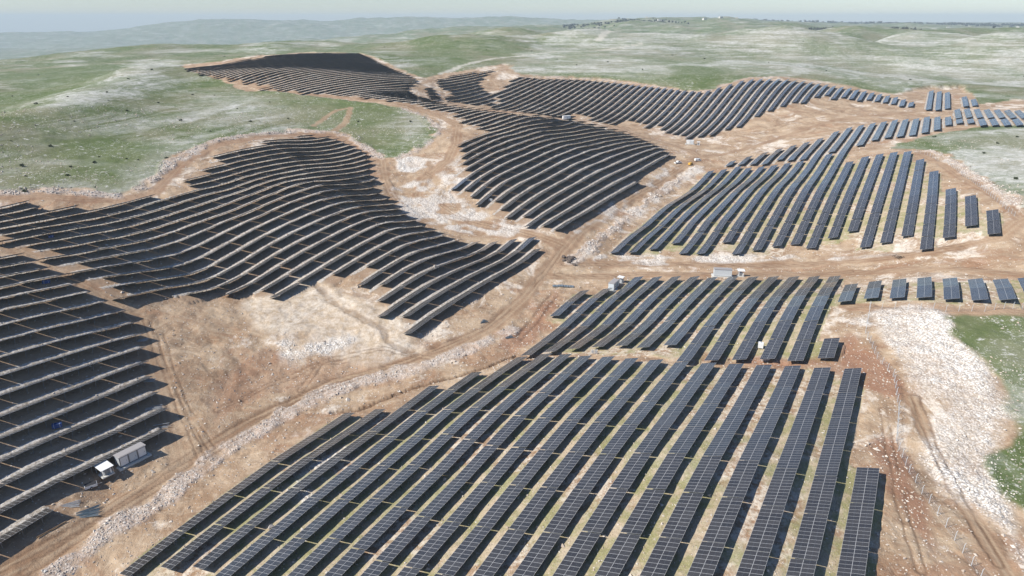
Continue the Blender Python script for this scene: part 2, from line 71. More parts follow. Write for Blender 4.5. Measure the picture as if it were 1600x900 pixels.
[-41,-2,-3,-2,-2,-2,-2,-3,-2,-2,-2,-2,-3,-2,-2,-2,-2,-2,-2,-1,-2,-2,-3,-3,-4,-4,-4,-4,-5,-4,-1,3,7,11,11,12,12,11,11,11,10,17,26,34,36,31,21,26,19,23,24,23,22,18,13,9,10,11,12,10,9,9,9,13,23,30,35,24,4,16,5,-7,-13,-19,-20,-20,-18,-17,-15,-13,-12,-12,-12,-14,-16,-21,-28,-35,-45,-57,-69,-84,-97,-111,-125,-137,-148,-158,-170,-172,-159,-130,-85,-21,64,164,221,238,200,102,-62,-244,-363,-410,-379,-268,-64,162,303,355,311,156,-122,-330,-400,-316,-69,350,631,766,724,453,-111,-875,-1287,-1427,-1306,-949,-649,-397,-152,37,180,255],
[-38,-2,-2,-2,-2,-2,-3,-2,-2,-2,-3,-2,-2,-2,-2,-3,-2,-2,-2,-1,-2,-2,-3,-3,-4,-4,-4,-4,-6,-5,-2,2,7,10,11,12,11,11,11,11,12,20,27,33,35,30,22,24,19,22,22,23,22,17,12,8,10,12,13,12,11,10,10,15,27,37,34,19,4,21,6,-6,-14,-19,-20,-21,-19,-17,-15,-13,-13,-12,-12,-14,-16,-22,-28,-36,-46,-58,-72,-86,-100,-116,-129,-143,-154,-164,-174,-174,-158,-124,-72,-2,87,182,239,249,204,91,-94,-278,-392,-426,-377,-243,-29,190,331,373,313,133,-168,-366,-417,-299,-7,393,668,784,712,398,-230,-955,-1354,-1456,-1284,-935,-622,-364,-120,67,208,281],
[-34,-2,-2,-2,-2,-3,-2,-2,-2,-3,-2,-2,-2,-3,-2,-2,-2,-3,-2,-2,-1,-2,-3,-3,-4,-4,-4,-5,-6,-6,-2,0,7,9,11,11,12,11,11,12,14,21,29,31,33,30,23,24,20,18,20,21,22,17,10,8,10,14,15,13,13,12,12,17,31,46,30,16,7,21,6,-7,-15,-19,-20,-21,-19,-17,-16,-14,-13,-12,-12,-13,-17,-21,-28,-37,-47,-59,-74,-88,-104,-119,-134,-148,-161,-170,-178,-176,-156,-118,-60,17,110,201,254,259,206,82,-128,-312,-420,-442,-374,-216,8,219,356,389,311,102,-210,-399,-431,-283,56,439,699,794,691,333,-351,-1031,-1411,-1475,-1252,-912,-593,-331,-90,95,234,308],
[-30,-2,-2,-3,-2,-2,-2,-2,-3,-2,-2,-3,-2,-2,-2,-3,-2,-2,-3,-2,-2,-2,-2,-4,-3,-4,-5,-5,-6,-6,-4,0,6,9,11,11,11,11,12,12,15,24,29,30,31,30,25,22,21,15,16,19,22,17,9,7,12,16,17,15,15,14,15,19,34,52,27,13,10,19,6,-8,-14,-19,-21,-20,-20,-17,-16,-14,-13,-12,-12,-13,-16,-21,-29,-37,-47,-61,-75,-90,-107,-123,-138,-153,-166,-176,-182,-178,-155,-113,-49,37,132,219,269,268,207,72,-163,-346,-448,-457,-370,-189,45,251,380,402,307,67,-250,-430,-444,-270,121,487,727,797,660,264,-468,-1106,-1463,-1490,-1211,-878,-562,-299,-61,122,258,333],
[-27,-2,-2,-2,-2,-2,-2,-3,-2,-2,-3,-2,-2,-3,-2,-2,-3,-2,-3,-2,-2,-2,-3,-3,-3,-5,-4,-6,-7,-6,-4,0,5,8,11,11,11,12,11,13,16,25,29,28,30,30,26,22,22,10,13,16,22,17,8,6,15,18,20,18,16,17,19,22,35,50,26,12,12,18,6,-8,-14,-19,-20,-20,-20,-17,-16,-14,-13,-11,-12,-13,-15,-22,-28,-37,-48,-61,-77,-92,-109,-126,-142,-158,-171,-181,-186,-180,-155,-109,-38,54,154,237,283,277,206,55,-194,-378,-474,-471,-367,-162,84,284,404,413,297,31,-290,-455,-456,-260,186,535,751,794,622,187,-574,-1175,-1511,-1502,-1162,-839,-529,-267,-33,146,278,351],
[-23,-2,-2,-2,-2,-3,-2,-2,-2,-3,-2,-2,-3,-2,-2,-3,-2,-3,-2,-3,-2,-2,-3,-3,-4,-4,-5,-6,-7,-7,-4,-1,5,8,10,11,12,12,12,13,17,24,28,27,29,28,28,22,22,7,10,13,20,15,9,7,18,22,23,20,19,18,24,23,35,45,24,13,13,18,6,-7,-14,-18,-19,-20,-19,-18,-15,-14,-12,-12,-11,-12,-15,-21,-28,-36,-48,-62,-78,-94,-111,-129,-145,-162,-175,-186,-189,-183,-156,-106,-28,71,174,256,296,283,202,32,-221,-406,-498,-486,-363,-134,123,317,427,421,285,-12,-322,-478,-462,-250,249,579,773,785,576,91,-658,-1234,-1549,-1510,-1110,-799,-495,-237,-8,168,294,359],
[-19,-2,-2,-2,-3,-2,-2,-2,-3,-2,-2,-3,-2,-2,-3,-2,-3,-3,-2,-3,-2,-2,-3,-3,-4,-4,-5,-6,-8,-7,-5,-1,4,7,10,11,13,12,13,13,17,23,27,26,27,28,28,22,21,4,10,7,15,14,12,11,22,26,26,23,19,19,29,24,33,38,23,14,13,17,7,-5,-12,-17,-19,-19,-18,-18,-15,-13,-12,-11,-10,-12,-15,-19,-28,-36,-47,-63,-78,-95,-113,-131,-148,-165,-179,-189,-193,-186,-158,-104,-20,87,194,273,309,289,196,9,-248,-433,-522,-497,-357,-105,160,348,448,428,271,-55,-355,-496,-458,-226,296,616,788,774,526,-5,-735,-1285,-1570,-1501,-1073,-765,-465,-208,15,186,308,365],
[-15,-3,-2,-2,-2,-2,-2,-3,-2,-2,-3,-2,-2,-3,-2,-3,-2,-3,-3,-2,-3,-2,-3,-3,-4,-4,-5,-7,-7,-8,-5,-1,3,6,10,11,13,13,13,14,16,22,26,26,25,26,27,21,19,2,10,4,10,13,15,15,27,30,29,25,20,18,33,23,31,34,21,13,14,15,9,-3,-10,-15,-18,-18,-18,-16,-15,-13,-11,-10,-10,-11,-14,-19,-26,-36,-47,-62,-79,-96,-114,-133,-150,-167,-182,-192,-196,-189,-160,-104,-14,103,213,290,320,293,191,-13,-276,-459,-543,-510,-345,-76,193,378,468,432,254,-98,-388,-510,-444,-176,319,641,799,760,478,-97,-810,-1327,-1573,-1468,-1061,-740,-437,-183,35,203,319,372],
[-12,-2,-2,-2,-2,-2,-3,-2,-2,-2,-3,-2,-3,-2,-3,-2,-3,-3,-2,-3,-3,-2,-3,-3,-4,-4,-5,-7,-7,-8,-6,-2,3,6,9,11,13,14,14,13,17,21,24,25,25,23,23,18,15,4,11,3,9,13,17,19,31,32,32,27,20,17,31,25,30,29,19,13,12,16,9,1,-8,-13,-17,-17,-17,-16,-13,-12,-11,-10,-9,-10,-13,-18,-25,-34,-47,-62,-79,-96,-115,-134,-152,-168,-183,-194,-199,-191,-163,-106,-10,119,231,305,329,296,185,-33,-303,-482,-564,-521,-336,-44,227,406,483,433,231,-140,-418,-521,-425,-125,342,661,808,744,428,-186,-877,-1365,-1569,-1429,-1048,-718,-413,-161,53,217,330,379],
[-8,-2,-2,-2,-3,-2,-2,-2,-2,-3,-2,-3,-2,-3,-2,-3,-2,-3,-3,-3,-2,-3,-3,-3,-3,-4,-6,-6,-8,-8,-7,-2,2,6,8,12,13,14,15,13,17,20,22,24,24,21,18,13,11,6,13,7,9,14,19,22,32,35,34,29,21,14,27,26,28,26,18,11,11,15,12,4,-6,-12,-15,-16,-16,-14,-13,-11,-10,-9,-8,-10,-12,-17,-23,-33,-45,-62,-78,-97,-115,-134,-152,-169,-184,-195,-200,-193,-167,-109,-8,135,249,318,337,295,174,-54,-322,-500,-583,-535,-326,-9,261,430,496,430,208,-184,-449,-532,-408,-74,369,682,815,730,383,-272,-943,-1402,-1567,-1388,-1028,-696,-391,-142,68,230,340,388],
[-4,-2,-3,-2,-2,-2,-2,-2,-3,-2,-2,-3,-2,-3,-2,-3,-3,-3,-2,-3,-3,-3,-3,-3,-3,-4,-5,-6,-8,-8,-7,-3,1,5,8,11,14,15,15,13,17,18,21,23,23,17,13,8,7,10,16,11,12,16,21,24,32,36,35,31,21,12,22,24,28,23,16,10,10,16,13,7,-3,-11,-13,-15,-14,-14,-11,-11,-9,-8,-8,-8,-11,-16,-21,-31,-44,-61,-78,-96,-115,-134,-152,-168,-184,-194,-200,-194,-169,-114,-9,151,266,329,342,292,162,-74,-335,-514,-599,-549,-321,29,295,452,502,423,184,-230,-480,-543,-395,-27,404,705,822,717,345,-355,-1008,-1439,-1571,-1344,-1000,-673,-371,-125,82,240,349,398],
[-1,-2,-2,-2,-2,-2,-2,-3,-2,-2,-3,-2,-3,-2,-3,-2,-3,-3,-3,-3,-3,-3,-3,-3,-3,-3,-5,-6,-7,-8,-8,-3,0,3,8,11,14,15,15,13,18,17,19,20,22,14,8,3,4,14,21,16,15,18,22,25,33,35,36,32,20,9,16,23,28,22,14,9,8,17,16,8,0,-9,-12,-14,-12,-12,-11,-9,-8,-8,-7,-7,-10,-14,-20,-29,-42,-60,-77,-95,-114,-133,-150,-168,-181,-193,-198,-193,-170,-118,-14,169,280,337,343,288,152,-94,-345,-522,-609,-564,-318,71,325,467,503,410,148,-267,-509,-557,-386,20,444,729,831,704,304,-430,-1067,-1474,-1582,-1297,-965,-649,-354,-109,94,249,355,405],
[3,-2,-2,-2,-2,-3,-2,-2,-2,-3,-2,-3,-2,-3,-2,-3,-2,-3,-3,-3,-3,-3,-4,-3,-3,-3,-4,-5,-7,-8,-8,-5,-1,2,7,11,14,16,15,13,18,15,18,18,20,9,4,1,3,19,24,21,19,20,23,26,31,35,36,32,18,5,11,21,28,21,14,8,7,19,17,10,1,-7,-11,-11,-11,-11,-9,-8,-8,-6,-6,-7,-9,-12,-19,-27,-39,-59,-76,-93,-112,-131,-149,-165,-179,-189,-194,-189,-169,-120,-19,186,289,341,340,283,143,-109,-353,-524,-611,-574,-315,111,348,473,497,390,110,-305,-536,-569,-382,66,486,756,839,692,266,-502,-1120,-1503,-1596,-1247,-930,-626,-337,-98,104,255,360,411],
[7,-3,-2,-2,-2,-2,-2,-2,-3,-2,-2,-3,-2,-3,-2,-3,-2,-3,-3,-3,-3,-4,-3,-4,-3,-2,-4,-5,-6,-8,-8,-6,-2,1,6,10,14,16,15,14,17,15,15,16,15,3,2,4,6,22,28,24,22,22,23,26,30,33,36,31,14,0,6,19,30,21,14,9,7,20,18,12,2,-6,-9,-10,-9,-9,-8,-7,-7,-5,-6,-5,-8,-11,-17,-25,-37,-57,-74,-91,-110,-128,-146,-162,-175,-184,-188,-183,-162,-117,-20,196,292,337,335,274,136,-122,-355,-517,-601,-568,-307,137,356,469,482,363,71,-342,-560,-579,-375,108,526,782,847,678,228,-569,-1164,-1522,-1599,-1205,-900,-603,-325,-88,110,259,361,415],
[10,-2,-2,-2,-2,-2,-2,-3,-2,-2,-3,-2,-3,-2,-3,-2,-3,-2,-3,-3,-4,-3,-4,-4,-3,-2,-3,-4,-6,-7,-9,-6,-4,0,4,9,14,15,15,15,17,13,14,12,10,-1,2,8,13,24,30,27,24,23,24,24,28,32,34,29,9,-4,1,15,34,22,16,10,10,20,19,11,3,-4,-8,-8,-8,-7,-7,-6,-6,-4,-5,-5,-6,-10,-15,-24,-35,-54,-71,-88,-107,-125,-142,-158,-169,-178,-181,-173,-151,-104,-6,187,285,329,324,262,123,-127,-348,-502,-576,-533,-280,125,345,454,457,327,25,-368,-581,-585,-350,138,557,805,854,659,173,-616,-1197,-1526,-1563,-1196,-878,-583,-313,-82,112,257,360,418],
[14,-2,-2,-2,-2,-2,-3,-2,-2,-2,-3,-2,-3,-2,-3,-2,-3,-3,-2,-4,-3,-3,-4,-4,-4,-1,-2,-4,-5,-8,-9,-7,-5,-2,4,8,12,15,14,15,15,12,11,9,8,-3,4,14,17,28,31,29,25,25,23,23,25,29,31,27,3,-8,-5,12,36,25,20,14,13,20,19,11,4,-3,-7,-7,-6,-6,-5,-5,-5,-4,-4,-3,-6,-8,-14,-22,-34,-51,-67,-85,-102,-122,-138,-152,-164,-170,-170,-161,-137,-86,12,174,271,314,310,248,110,-129,-336,-478,-540,-486,-249,103,322,428,427,287,-20,-394,-601,-590,-326,167,589,826,860,637,116,-660,-1227,-1521,-1518,-1186,-858,-562,-302,-79,107,249,353,419],
[17,-2,-2,-2,-2,-2,-2,-2,-2,-3,-2,-3,-2,-3,-2,-3,-2,-3,-2,-4,-3,-3,-4,-5,-3,-1,-2,-3,-5,-8,-9,-8,-6,-3,2,6,11,14,14,14,13,11,8,6,6,1,7,17,23,31,33,29,25,26,23,21,22,25,27,23,0,-13,-11,5,37,32,26,19,17,20,19,11,4,-2,-7,-5,-4,-4,-5,-4,-4,-4,-2,-3,-4,-7,-13,-20,-32,-48,-63,-80,-99,-117,-133,-147,-156,-161,-158,-147,-119,-66,26,162,253,296,292,233,100,-129,-320,-448,-498,-435,-220,82,292,397,391,250,-64,-422,-621,-599,-309,203,621,847,862,617,64,-713,-1257,-1513,-1473,-1166,-832,-537,-289,-80,95,231,339,415],
[21,-2,-2,-2,-2,-2,-2,-2,-3,-2,-2,-3,-2,-3,-2,-3,-2,-3,-2,-3,-4,-3,-4,-4,-4,-1,-1,-3,-4,-9,-9,-9,-7,-5,0,6,9,13,13,13,12,8,6,4,6,5,12,21,26,35,33,29,25,27,22,18,19,21,23,19,-4,-17,-17,-2,38,39,33,24,21,21,18,12,4,-2,-6,-3,-3,-3,-4,-3,-4,-3,-1,-2,-3,-6,-11,-19,-30,-44,-59,-76,-93,-113,-128,-140,-148,-150,-146,-131,-101,-46,40,150,233,275,273,217,93,-129,-301,-413,-452,-387,-193,65,260,360,355,215,-102,-451,-640,-613,-302,246,657,865,860,596,17,-777,-1291,-1506,-1429,-1129,-794,-507,-274,-83,75,202,311,399],
[24,-2,-1,-2,-2,-3,-2,-2,-2,-2,-3,-2,-3,-2,-3,-2,-3,-2,-2,-3,-3,-4,-4,-4,-3,-1,-1,-3,-4,-9,-9,-10,-8,-6,-2,4,8,11,13,12,11,7,3,2,6,11,16,24,30,38,34,27,24,27,22,15,16,19,19,14,-7,-22,-23,-7,38,44,39,30,26,23,18,11,5,-2,-5,-2,-2,-3,-2,-3,-3,-2,-1,-1,-2,-5,-10,-17,-28,-40,-54,-71,-88,-107,-123,-133,-139,-139,-133,-115,-81,-26,50,140,213,252,250,200,87,-126,-278,-377,-405,-340,-170,52,228,323,316,182,-136,-475,-655,-629,-305,297,693,878,851,570,-32,-845,-1329,-1501,-1383,-1075,-741,-467,-257,-90,48,161,262,358],
[28,-2,-2,-2,-2,-2,-2,-2,-2,-2,-3,-2,-3,-2,-3,-2,-3,-2,-2,-3,-3,-3,-4,-4,-3,-1,-1,-3,-4,-9,-10,-10,-9,-8,-3,2,7,10,12,11,11,6,2,-1,7,17,20,27,32,41,33,26,23,27,20,13,13,18,18,9,-12,-27,-27,-9,36,47,44,36,30,26,18,11,4,-1,-4,-2,-1,-2,-2,-2,-2,-2,-1,0,-1,-3,-9,-16,-24,-37,-50,-65,-83,-102,-116,-126,-130,-127,-119,-98,-62,-9,59,131,192,229,227,179,74,-113,-252,-337,-360,-297,-149,41,199,285,275,141,-161,-481,-660,-642,-316,353,722,881,832,526,-96,-897,-1368,-1498,-1332,-1002,-669,-416,-238,-99,13,107,189,256],
[31,-1,-2,-2,-2,-2,-2,-2,-2,-3,-2,-2,-3,-2,-3,-2,-3,-2,-2,-2,-3,-3,-3,-4,-3,-2,-1,-3,-5,-8,-10,-11,-10,-9,-6,1,6,9,11,11,10,6,1,-1,8,21,23,29,36,40,31,26,23,24,20,12,11,18,17,4,-17,-31,-31,-9,34,49,48,41,34,28,18,11,5,-1,-3,-1,-1,-1,-2,-2,-2,-2,1,0,0,-3,-7,-14,-22,-33,-45,-60,-77,-96,-110,-118,-120,-116,-105,-82,-44,7,67,121,173,205,203,159,60,-98,-222,-299,-316,-258,-129,33,171,248,236,104,-180,-477,-650,-641,-326,403,734,869,803,477,-164,-954,-1413,-1499,-1274,-903,-576,-356,-218,-112,-26,43,98,128],
[35,-2,-2,-2,-2,-2,-2,-2,-2,-2,-2,-2,-3,-2,-3,-2,-3,-1,-2,-3,-2,-3,-3,-4,-2,-2,-2,-3,-5,-8,-10,-11,-12,-11,-7,-1,5,8,10,11,9,7,1,1,11,23,24,30,37,38,28,27,23,22,21,10,10,18,17,0,-21,-36,-33,-9,32,50,52,45,38,29,19,11,5,0,-2,-1,-1,-1,-2,-1,-2,-2,1,1,1,-1,-6,-12,-20,-29,-41,-54,-71,-91,-103,-110,-111,-104,-91,-67,-28,21,75,111,154,182,181,138,50,-84,-193,-261,-274,-223,-111,25,147,213,200,74,-191,-464,-620,-608,-301,403,718,840,763,428,-230,-1026,-1465,-1506,-1206,-774,-459,-288,-199,-127,-69,-27,-4,-9],
[38,-2,-1,-2,-2,-2,-2,-2,-2,-2,-2,-3,-2,-2,-3,-2,-2,-2,-2,-2,-2,-2,-3,-4,-2,-2,-3,-3,-6,-7,-10,-11,-13,-12,-10,-2,3,7,10,10,9,6,3,4,15,25,22,29,37,36,25,27,24,19,22,11,9,19,18,-4,-26,-38,-35,-9,32,50,54,49,40,31,19,11,5,1,-1,-1,-1,-1,-1,-2,-2,-1,1,2,2,-1,-4,-11,-17,-26,-36,-48,-65,-85,-97,-102,-101,-93,-78,-53,-14,34,81,101,137,161,159,120,42,-70,-166,-224,-236,-190,-97,21,123,181,168,53,-195,-441,-575,-544,-245,359,673,793,713,379,-291,-1107,-1524,-1517,-1127,-609,-318,-215,-184,-148,-112,-97,-106,-148],
[42,-2,-2,-2,-2,-2,-1,-2,-2,-2,-2,-3,-2,-2,-3,-2,-2,-2,-1,-2,-2,-2,-2,-3,-3,-3,-2,-4,-6,-7,-10,-11,-13,-14,-12,-3,2,5,9,9,9,6,5,8,18,27,19,27,33,32,24,27,24,20,22,13,12,17,18,-7,-29,-41,-34,-8,31,50,56,51,43,31,20,11,6,1,0,-2,-1,-1,-1,-1,-2,-1,1,3,2,0,-3,-9,-15,-22,-32,-43,-59,-80,-89,-94,-91,-83,-66,-40,-3,43,86,92,122,143,140,104,36,-58,-139,-191,-200,-162,-82,16,103,151,139,38,-192,-409,-515,-468,-188,309,611,730,652,326,-350,-1187,-1580,-1532,-1034,-402,-157,-143,-177,-173,-154,-161,-199,-279],
[45,-2,-1,-2,-2,-2,-2,-2,-2,-2,-2,-2,-2,-2,-3,-2,-2,-1,-2,-1,-2,-2,-2,-2,-3,-3,-3,-4,-6,-7,-10,-11,-12,-15,-15,-4,0,5,7,9,7,7,6,12,21,29,16,23,28,29,23,26,24,21,22,16,14,13,18,-7,-30,-43,-33,-5,30,50,57,53,44,32,20,12,6,2,-1,-1,-1,-1,-1,-2,-2,-1,2,3,2,1,-2,-7,-13,-19,-28,-38,-54,-73,-82,-86,-82,-72,-56,-29,7,48,84,89,111,127,123,91,32,-46,-116,-159,-168,-136,-70,11,85,125,112,18,-179,-365,-446,-388,-140,263,540,658,581,252,-416,-1229,-1627,-1547,-926,-144,16,-81,-184,-205,-192,-211,-272,-390],
[49,-2,-2,-2,-2,-1,-2,-2,-2,-2,-2,-2,-2,-2,-2,-2,-2,-2,-1,-2,-1,-2,-2,-2,-3,-2,-4,-4,-6,-7,-9,-11,-12,-15,-16,-6,-2,3,6,8,6,7,8,14,24,31,13,20,23,26,21,26,24,23,21,15,14,8,17,-2,-30,-44,-30,-2,31,50,57,55,44,33,21,12,5,2,0,-1,-2,-1,-1,-2,-2,0,1,3,3,2,-1,-6,-10,-17,-24,-35,-49,-65,-76,-77,-73,-63,-45,-21,14,51,80,87,103,114,108,80,30,-36,-94,-130,-139,-113,-59,7,69,101,87,2,-162,-315,-374,-312,-99,221,467,579,505,179,-470,-1257,-1658,-1562,-804,172,188,-42,-208,-243,-225,-243,-307,-459],
[52,-2,-2,-1,-2,-2,-2,-2,-1,-2,-2,-2,-2,-2,-2,-2,-2,-1,-1,-2,-1,-2,-2,-2,-2,-3,-3,-5,-6,-7,-9,-10,-11,-14,-16,-10,-5,2,6,6,5,6,9,16,26,32,12,16,20,22,21,26,25,22,20,12,9,6,13,8,-29,-43,-27,2,32,51,58,55,45,32,22,12,5,2,0,-2,-1,-2,-1,-2,-1,-1,1,3,3,3,-1,-4,-8,-14,-21,-31,-44,-59,-68,-69,-65,-54,-37,-13,19,51,78,84,96,103,96,72,28,-25,-75,-105,-112,-92,-51,4,54,80,66,-9,-143,-264,-304,-241,-67,183,395,500,429,117,-505,-1273,-1666,-1564,-670,551,332,-43,-253,-287,-251,-249,-292,-431],
[55,-2,-1,-2,-2,-2,-1,-2,-2,-1,-2,-2,-2,-2,-2,-2,-1,-1,-2,-1,-2,-1,-2,-2,-2,-3,-3,-5,-6,-7,-8,-9,-11,-13,-16,-13,-7,1,4,5,3,6,9,16,26,33,12,13,19,19,20,25,26,20,19,9,5,2,9,17,-27,-41,-23,8,34,52,59,55,45,32,21,12,5,2,-1,-1,-2,-2,-2,-1,-2,0,1,3,3,3,1,-3,-7,-12,-18,-26,-40,-53,-61,-62,-56,-46,-30,-6,22,51,74,82,90,94,86,65,28,-17,-56,-83,-88,-74,-43,1,41,62,48,-15,-124,-215,-239,-177,-42,147,326,422,355,68,-516,-1269,-1629,-1535,-517,977,406,-96,-321,-335,-267,-229,-227,-305],
[58,-1,-2,-2,-1,-2,-2,-1,-2,-2,-1,-2,-2,-1,-2,-2,-1,-1,-2,-1,-2,-2,-2,-1,-3,-2,-3,-5,-6,-7,-7,-9,-10,-12,-16,-14,-9,-1,4,3,0,5,9,15,23,32,14,12,17,19,18,25,24,19,19,6,4,1,6,15,-23,-36,-17,12,37,54,59,56,44,32,20,12,5,1,-1,-2,-2,-2,-2,-2,-1,-1,1,3,3,3,2,-2,-5,-9,-15,-24,-34,-47,-55,-55,-49,-39,-23,-1,25,50,71,79,85,85,78,59,29,-8,-41,-62,-68,-57,-36,-2,30,46,34,-19,-104,-172,-180,-120,-23,111,262,347,285,25,-509,-1225,-1526,-1420,-316,1373,357,-208,-405,-383,-272,-188,-124,-134],
[62,-2,-2,-2,-1,-2,-1,-2,-2,-1,-2,-1,-2,-1,-2,-1,-1,-2,-1,-1,-2,-2,-2,-2,-2,-2,-3,-5,-6,-7,-7,-8,-9,-12,-16,-15,-10,-2,3,1,-2,4,8,12,20,29,15,13,17,18,18,24,22,17,19,5,5,2,3,8,-20,-28,-12,17,41,55,60,56,43,31,20,11,4,1,-2,-2,-3,-2,-2,-2,-2,0,1,2,4,3,3,-1,-4,-7,-13,-20,-29,-43,-48,-48,-43,-32,-17,3,26,50,67,76,80,79,71,55,29,0,-27,-45,-49,-42,-31,-5,21,33,23,-21,-86,-134,-130,-71,-12,77,205,277,217,-27,-507,-1107,-1337,-1117,51,1491,145,-362,-493,-422,-266,-131,1,55],
[65,-2,-2,-1,-2,-2,-1,-2,-1,-1,-2,-1,-2,-1,-1,-1,-2,-1,-1,-1,-2,-3,-2,-2,-2,-2,-3,-5,-6,-6,-7,-8,-8,-11,-16,-15,-11,-2,1,0,-5,3,6,9,16,25,16,13,18,19,17,22,21,14,20,6,5,3,-1,1,-17,-21,-4,22,44,58,61,55,43,30,18,10,4,0,-2,-3,-3,-3,-3,-2,-1,-1,1,2,4,4,2,0,-2,-5,-11,-16,-26,-37,-42,-42,-36,-27,-12,7,27,48,64,72,76,73,65,52,30,7,-16,-28,-33,-30,-27,-6,13,23,13,-21,-71,-104,-91,-33,-4,47,155,216,154,-74,-489,-958,-1100,-758,406,1494,-140,-508,-563,-446,-250,-65,134,252],
[68,-2,-2,-1,-2,-1,-2,-1,-2,-1,-1,-1,-2,-1,-1,-1,-1,-1,-1,-2,-1,-3,-3,-1,-2,-3,-3,-5,-6,-6,-6,-7,-9,-10,-15,-15,-11,-3,0,-2,-7,2,4,6,10,23,16,13,17,19,17,20,19,15,19,8,6,1,-3,-4,-14,-14,1,28,48,61,62,54,42,28,17,9,3,-1,-2,-4,-3,-4,-2,-3,-2,-1,1,3,3,4,4,0,-1,-4,-8,-13,-22,-33,-37,-36,-30,-21,-8,9,28,46,61,69,71,67,62,48,32,12,-4,-16,-20,-19,-22,-8,8,14,6,-21,-59,-81,-64,-14,-2,30,117,163,101,-108,-455,-803,-856,-446,602,1335,-261,-578,-593,-450,-225,2,260,442],
[71,-2,-1,-2,-2,-1,-1,-2,-1,-1,-2,-1,-1,0,-1,-1,-1,-1,-1,-2,-1,-3,-3,-2,-2,-3,-3,-5,-6,-6,-6,-6,-8,-10,-14,-15,-11,-3,-1,-3,-9,1,2,3,5,21,15,11,16,19,15,19,18,15,18,11,6,1,-7,-5,-13,-8,7,34,52,64,63,54,40,27,15,7,2,-1,-4,-4,-4,-4,-3,-3,-2,-1,1,2,4,4,4,2,-1,-2,-6,-12,-18,-28,-32,-30,-25,-17,-4,11,28,44,58,65,66,64,57,47,33,17,4,-5,-8,-12,-17,-8,4,7,1,-21,-50,-65,-50,-13,-3,25,88,122,59,-129,-410,-655,-638,-220,630,1056,-204,-556,-578,-431,-195,61,363,607],
[74,-2,-1,-2,-1,-2,-1,-2,-1,-1,-1,-1,-1,0,-1,-1,-1,-1,0,-2,-1,-3,-3,-2,-3,-3,-4,-5,-5,-6,-5,-7,-7,-9,-14,-14,-11,-3,-1,-5,-8,-1,0,0,4,16,13,8,16,17,14,15,17,16,18,13,7,0,-8,-7,-10,-3,13,39,57,66,64,53,39,24,14,5,1,-2,-4,-5,-5,-4,-4,-3,-2,-1,0,3,4,4,4,2,0,-1,-4,-9,-16,-23,-27,-26,-20,-12,-1,12,28,42,55,60,63,59,54,45,34,21,12,4,0,-5,-13,-7,1,2,-3,-22,-44,-55,-45,-18,-9,24,70,89,28,-136,-361,-523,-460,-75,570,790,-121,-478,-526,-395,-160,103,422,706],
[77,-2,-1,-2,-1,-2,-1,-1,-2,-1,-1,0,-1,0,-1,-1,0,-1,-1,-1,-1,-3,-2,-3,-3,-4,-5,-5,-5,-5,-5,-6,-6,-9,-13,-13,-10,-4,-2,-5,-8,-3,-3,-1,3,13,10,6,15,16,10,11,14,17,20,15,8,0,-8,-7,-9,2,18,43,61,69,65,52,37,22,11,4,0,-4,-5,-5,-5,-5,-4,-4,-2,-1,0,3,3,5,4,2,2,0,-3,-7,-13,-20,-22,-21,-16,-9,2,13,28,40,51,57,58,56,51,43,35,25,17,11,7,0,-8,-6,-1,-1,-7,-22,-40,-51,-45,-29,-17,24,58,66,7,-135,-309,-411,-325,6,473,568,-53,-376,-450,-345,-129,124,426,670],
[80,-2,-1,-2,-1,-2,-1,-1,-1,-1,-1,-1,0,-1,0,-1,0,-1,0,-1,-1,-2,-3,-3,-4,-5,-5,-5,-5,-5,-5,-5,-5,-8,-12,-12,-10,-4,-3,-6,-8,-5,-4,-2,4,10,9,4,14,13,7,4,12,18,21,17,10,0,-7,-8,-7,7,23,46,63,71,67,51,35,20,8,2,-1,-5,-5,-6,-7,-5,-4,-4,-3,-1,1,2,4,4,4,3,3,0,-1,-6,-10,-16,-18,-17,-12,-6,4,14,27,38,48,53,54,52,48,42,35,28,22,16,12,4,-3,-4,-2,-4,-10,-22,-39,-49,-49,-40,-28,26,50,48,-5,-126,-260,-321,-225,43,369,392,-5,-272,-365,-292,-103,125,390,574],
[82,-1,-2,-1,-2,-1,-1,-1,-1,-1,-1,0,-1,0,0,-1,0,0,-1,0,-1,-2,-3,-3,-5,-5,-6,-5,-4,-5,-5,-5,-4,-8,-10,-11,-9,-5,-4,-6,-9,-6,-5,-3,3,10,9,7,11,9,2,-2,9,18,23,19,10,1,-6,-7,-5,11,27,48,65,73,68,50,33,17,6,0,-3,-5,-7,-7,-6,-6,-5,-4,-3,-1,1,2,4,4,5,3,2,2,0,-4,-8,-13,-15,-13,-9,-2,5,15,26,36,45,49,50,49,45,41,35,30,25,20,16,8,1,-2,-3,-6,-11,-23,-39,-50,-53,-51,-38,27,43,37,-13,-113,-216,-247,-156,54,276,257,26,-182,-285,-239,-83,111,326,456],
[85,-1,-2,-1,-2,-1,-1,-1,-1,-1,-1,0,0,-1,0,0,0,0,0,-1,0,-2,-2,-4,-5,-6,-6,-5,-5,-5,-5,-5,-4,-6,-8,-10,-8,-5,-6,-7,-8,-8,-6,-4,3,10,12,10,8,7,-2,-7,3,18,24,20,11,1,-5,-6,-3,14,30,49,66,74,69,50,31,15,3,-1,-5,-6,-8,-7,-7,-7,-5,-5,-3,-1,1,3,3,5,4,4,3,2,1,-3,-6,-10,-11,-10,-6,0,7,15,25,34,42,45,47,45,43,38,35,32,28,24,18,11,4,0,-3,-6,-14,-24,-38,-51,-57,-58,-43,22,36,27,-16,-97,-176,-190,-109,51,202,173,36,-120,-217,-193,-68,86,248,333],
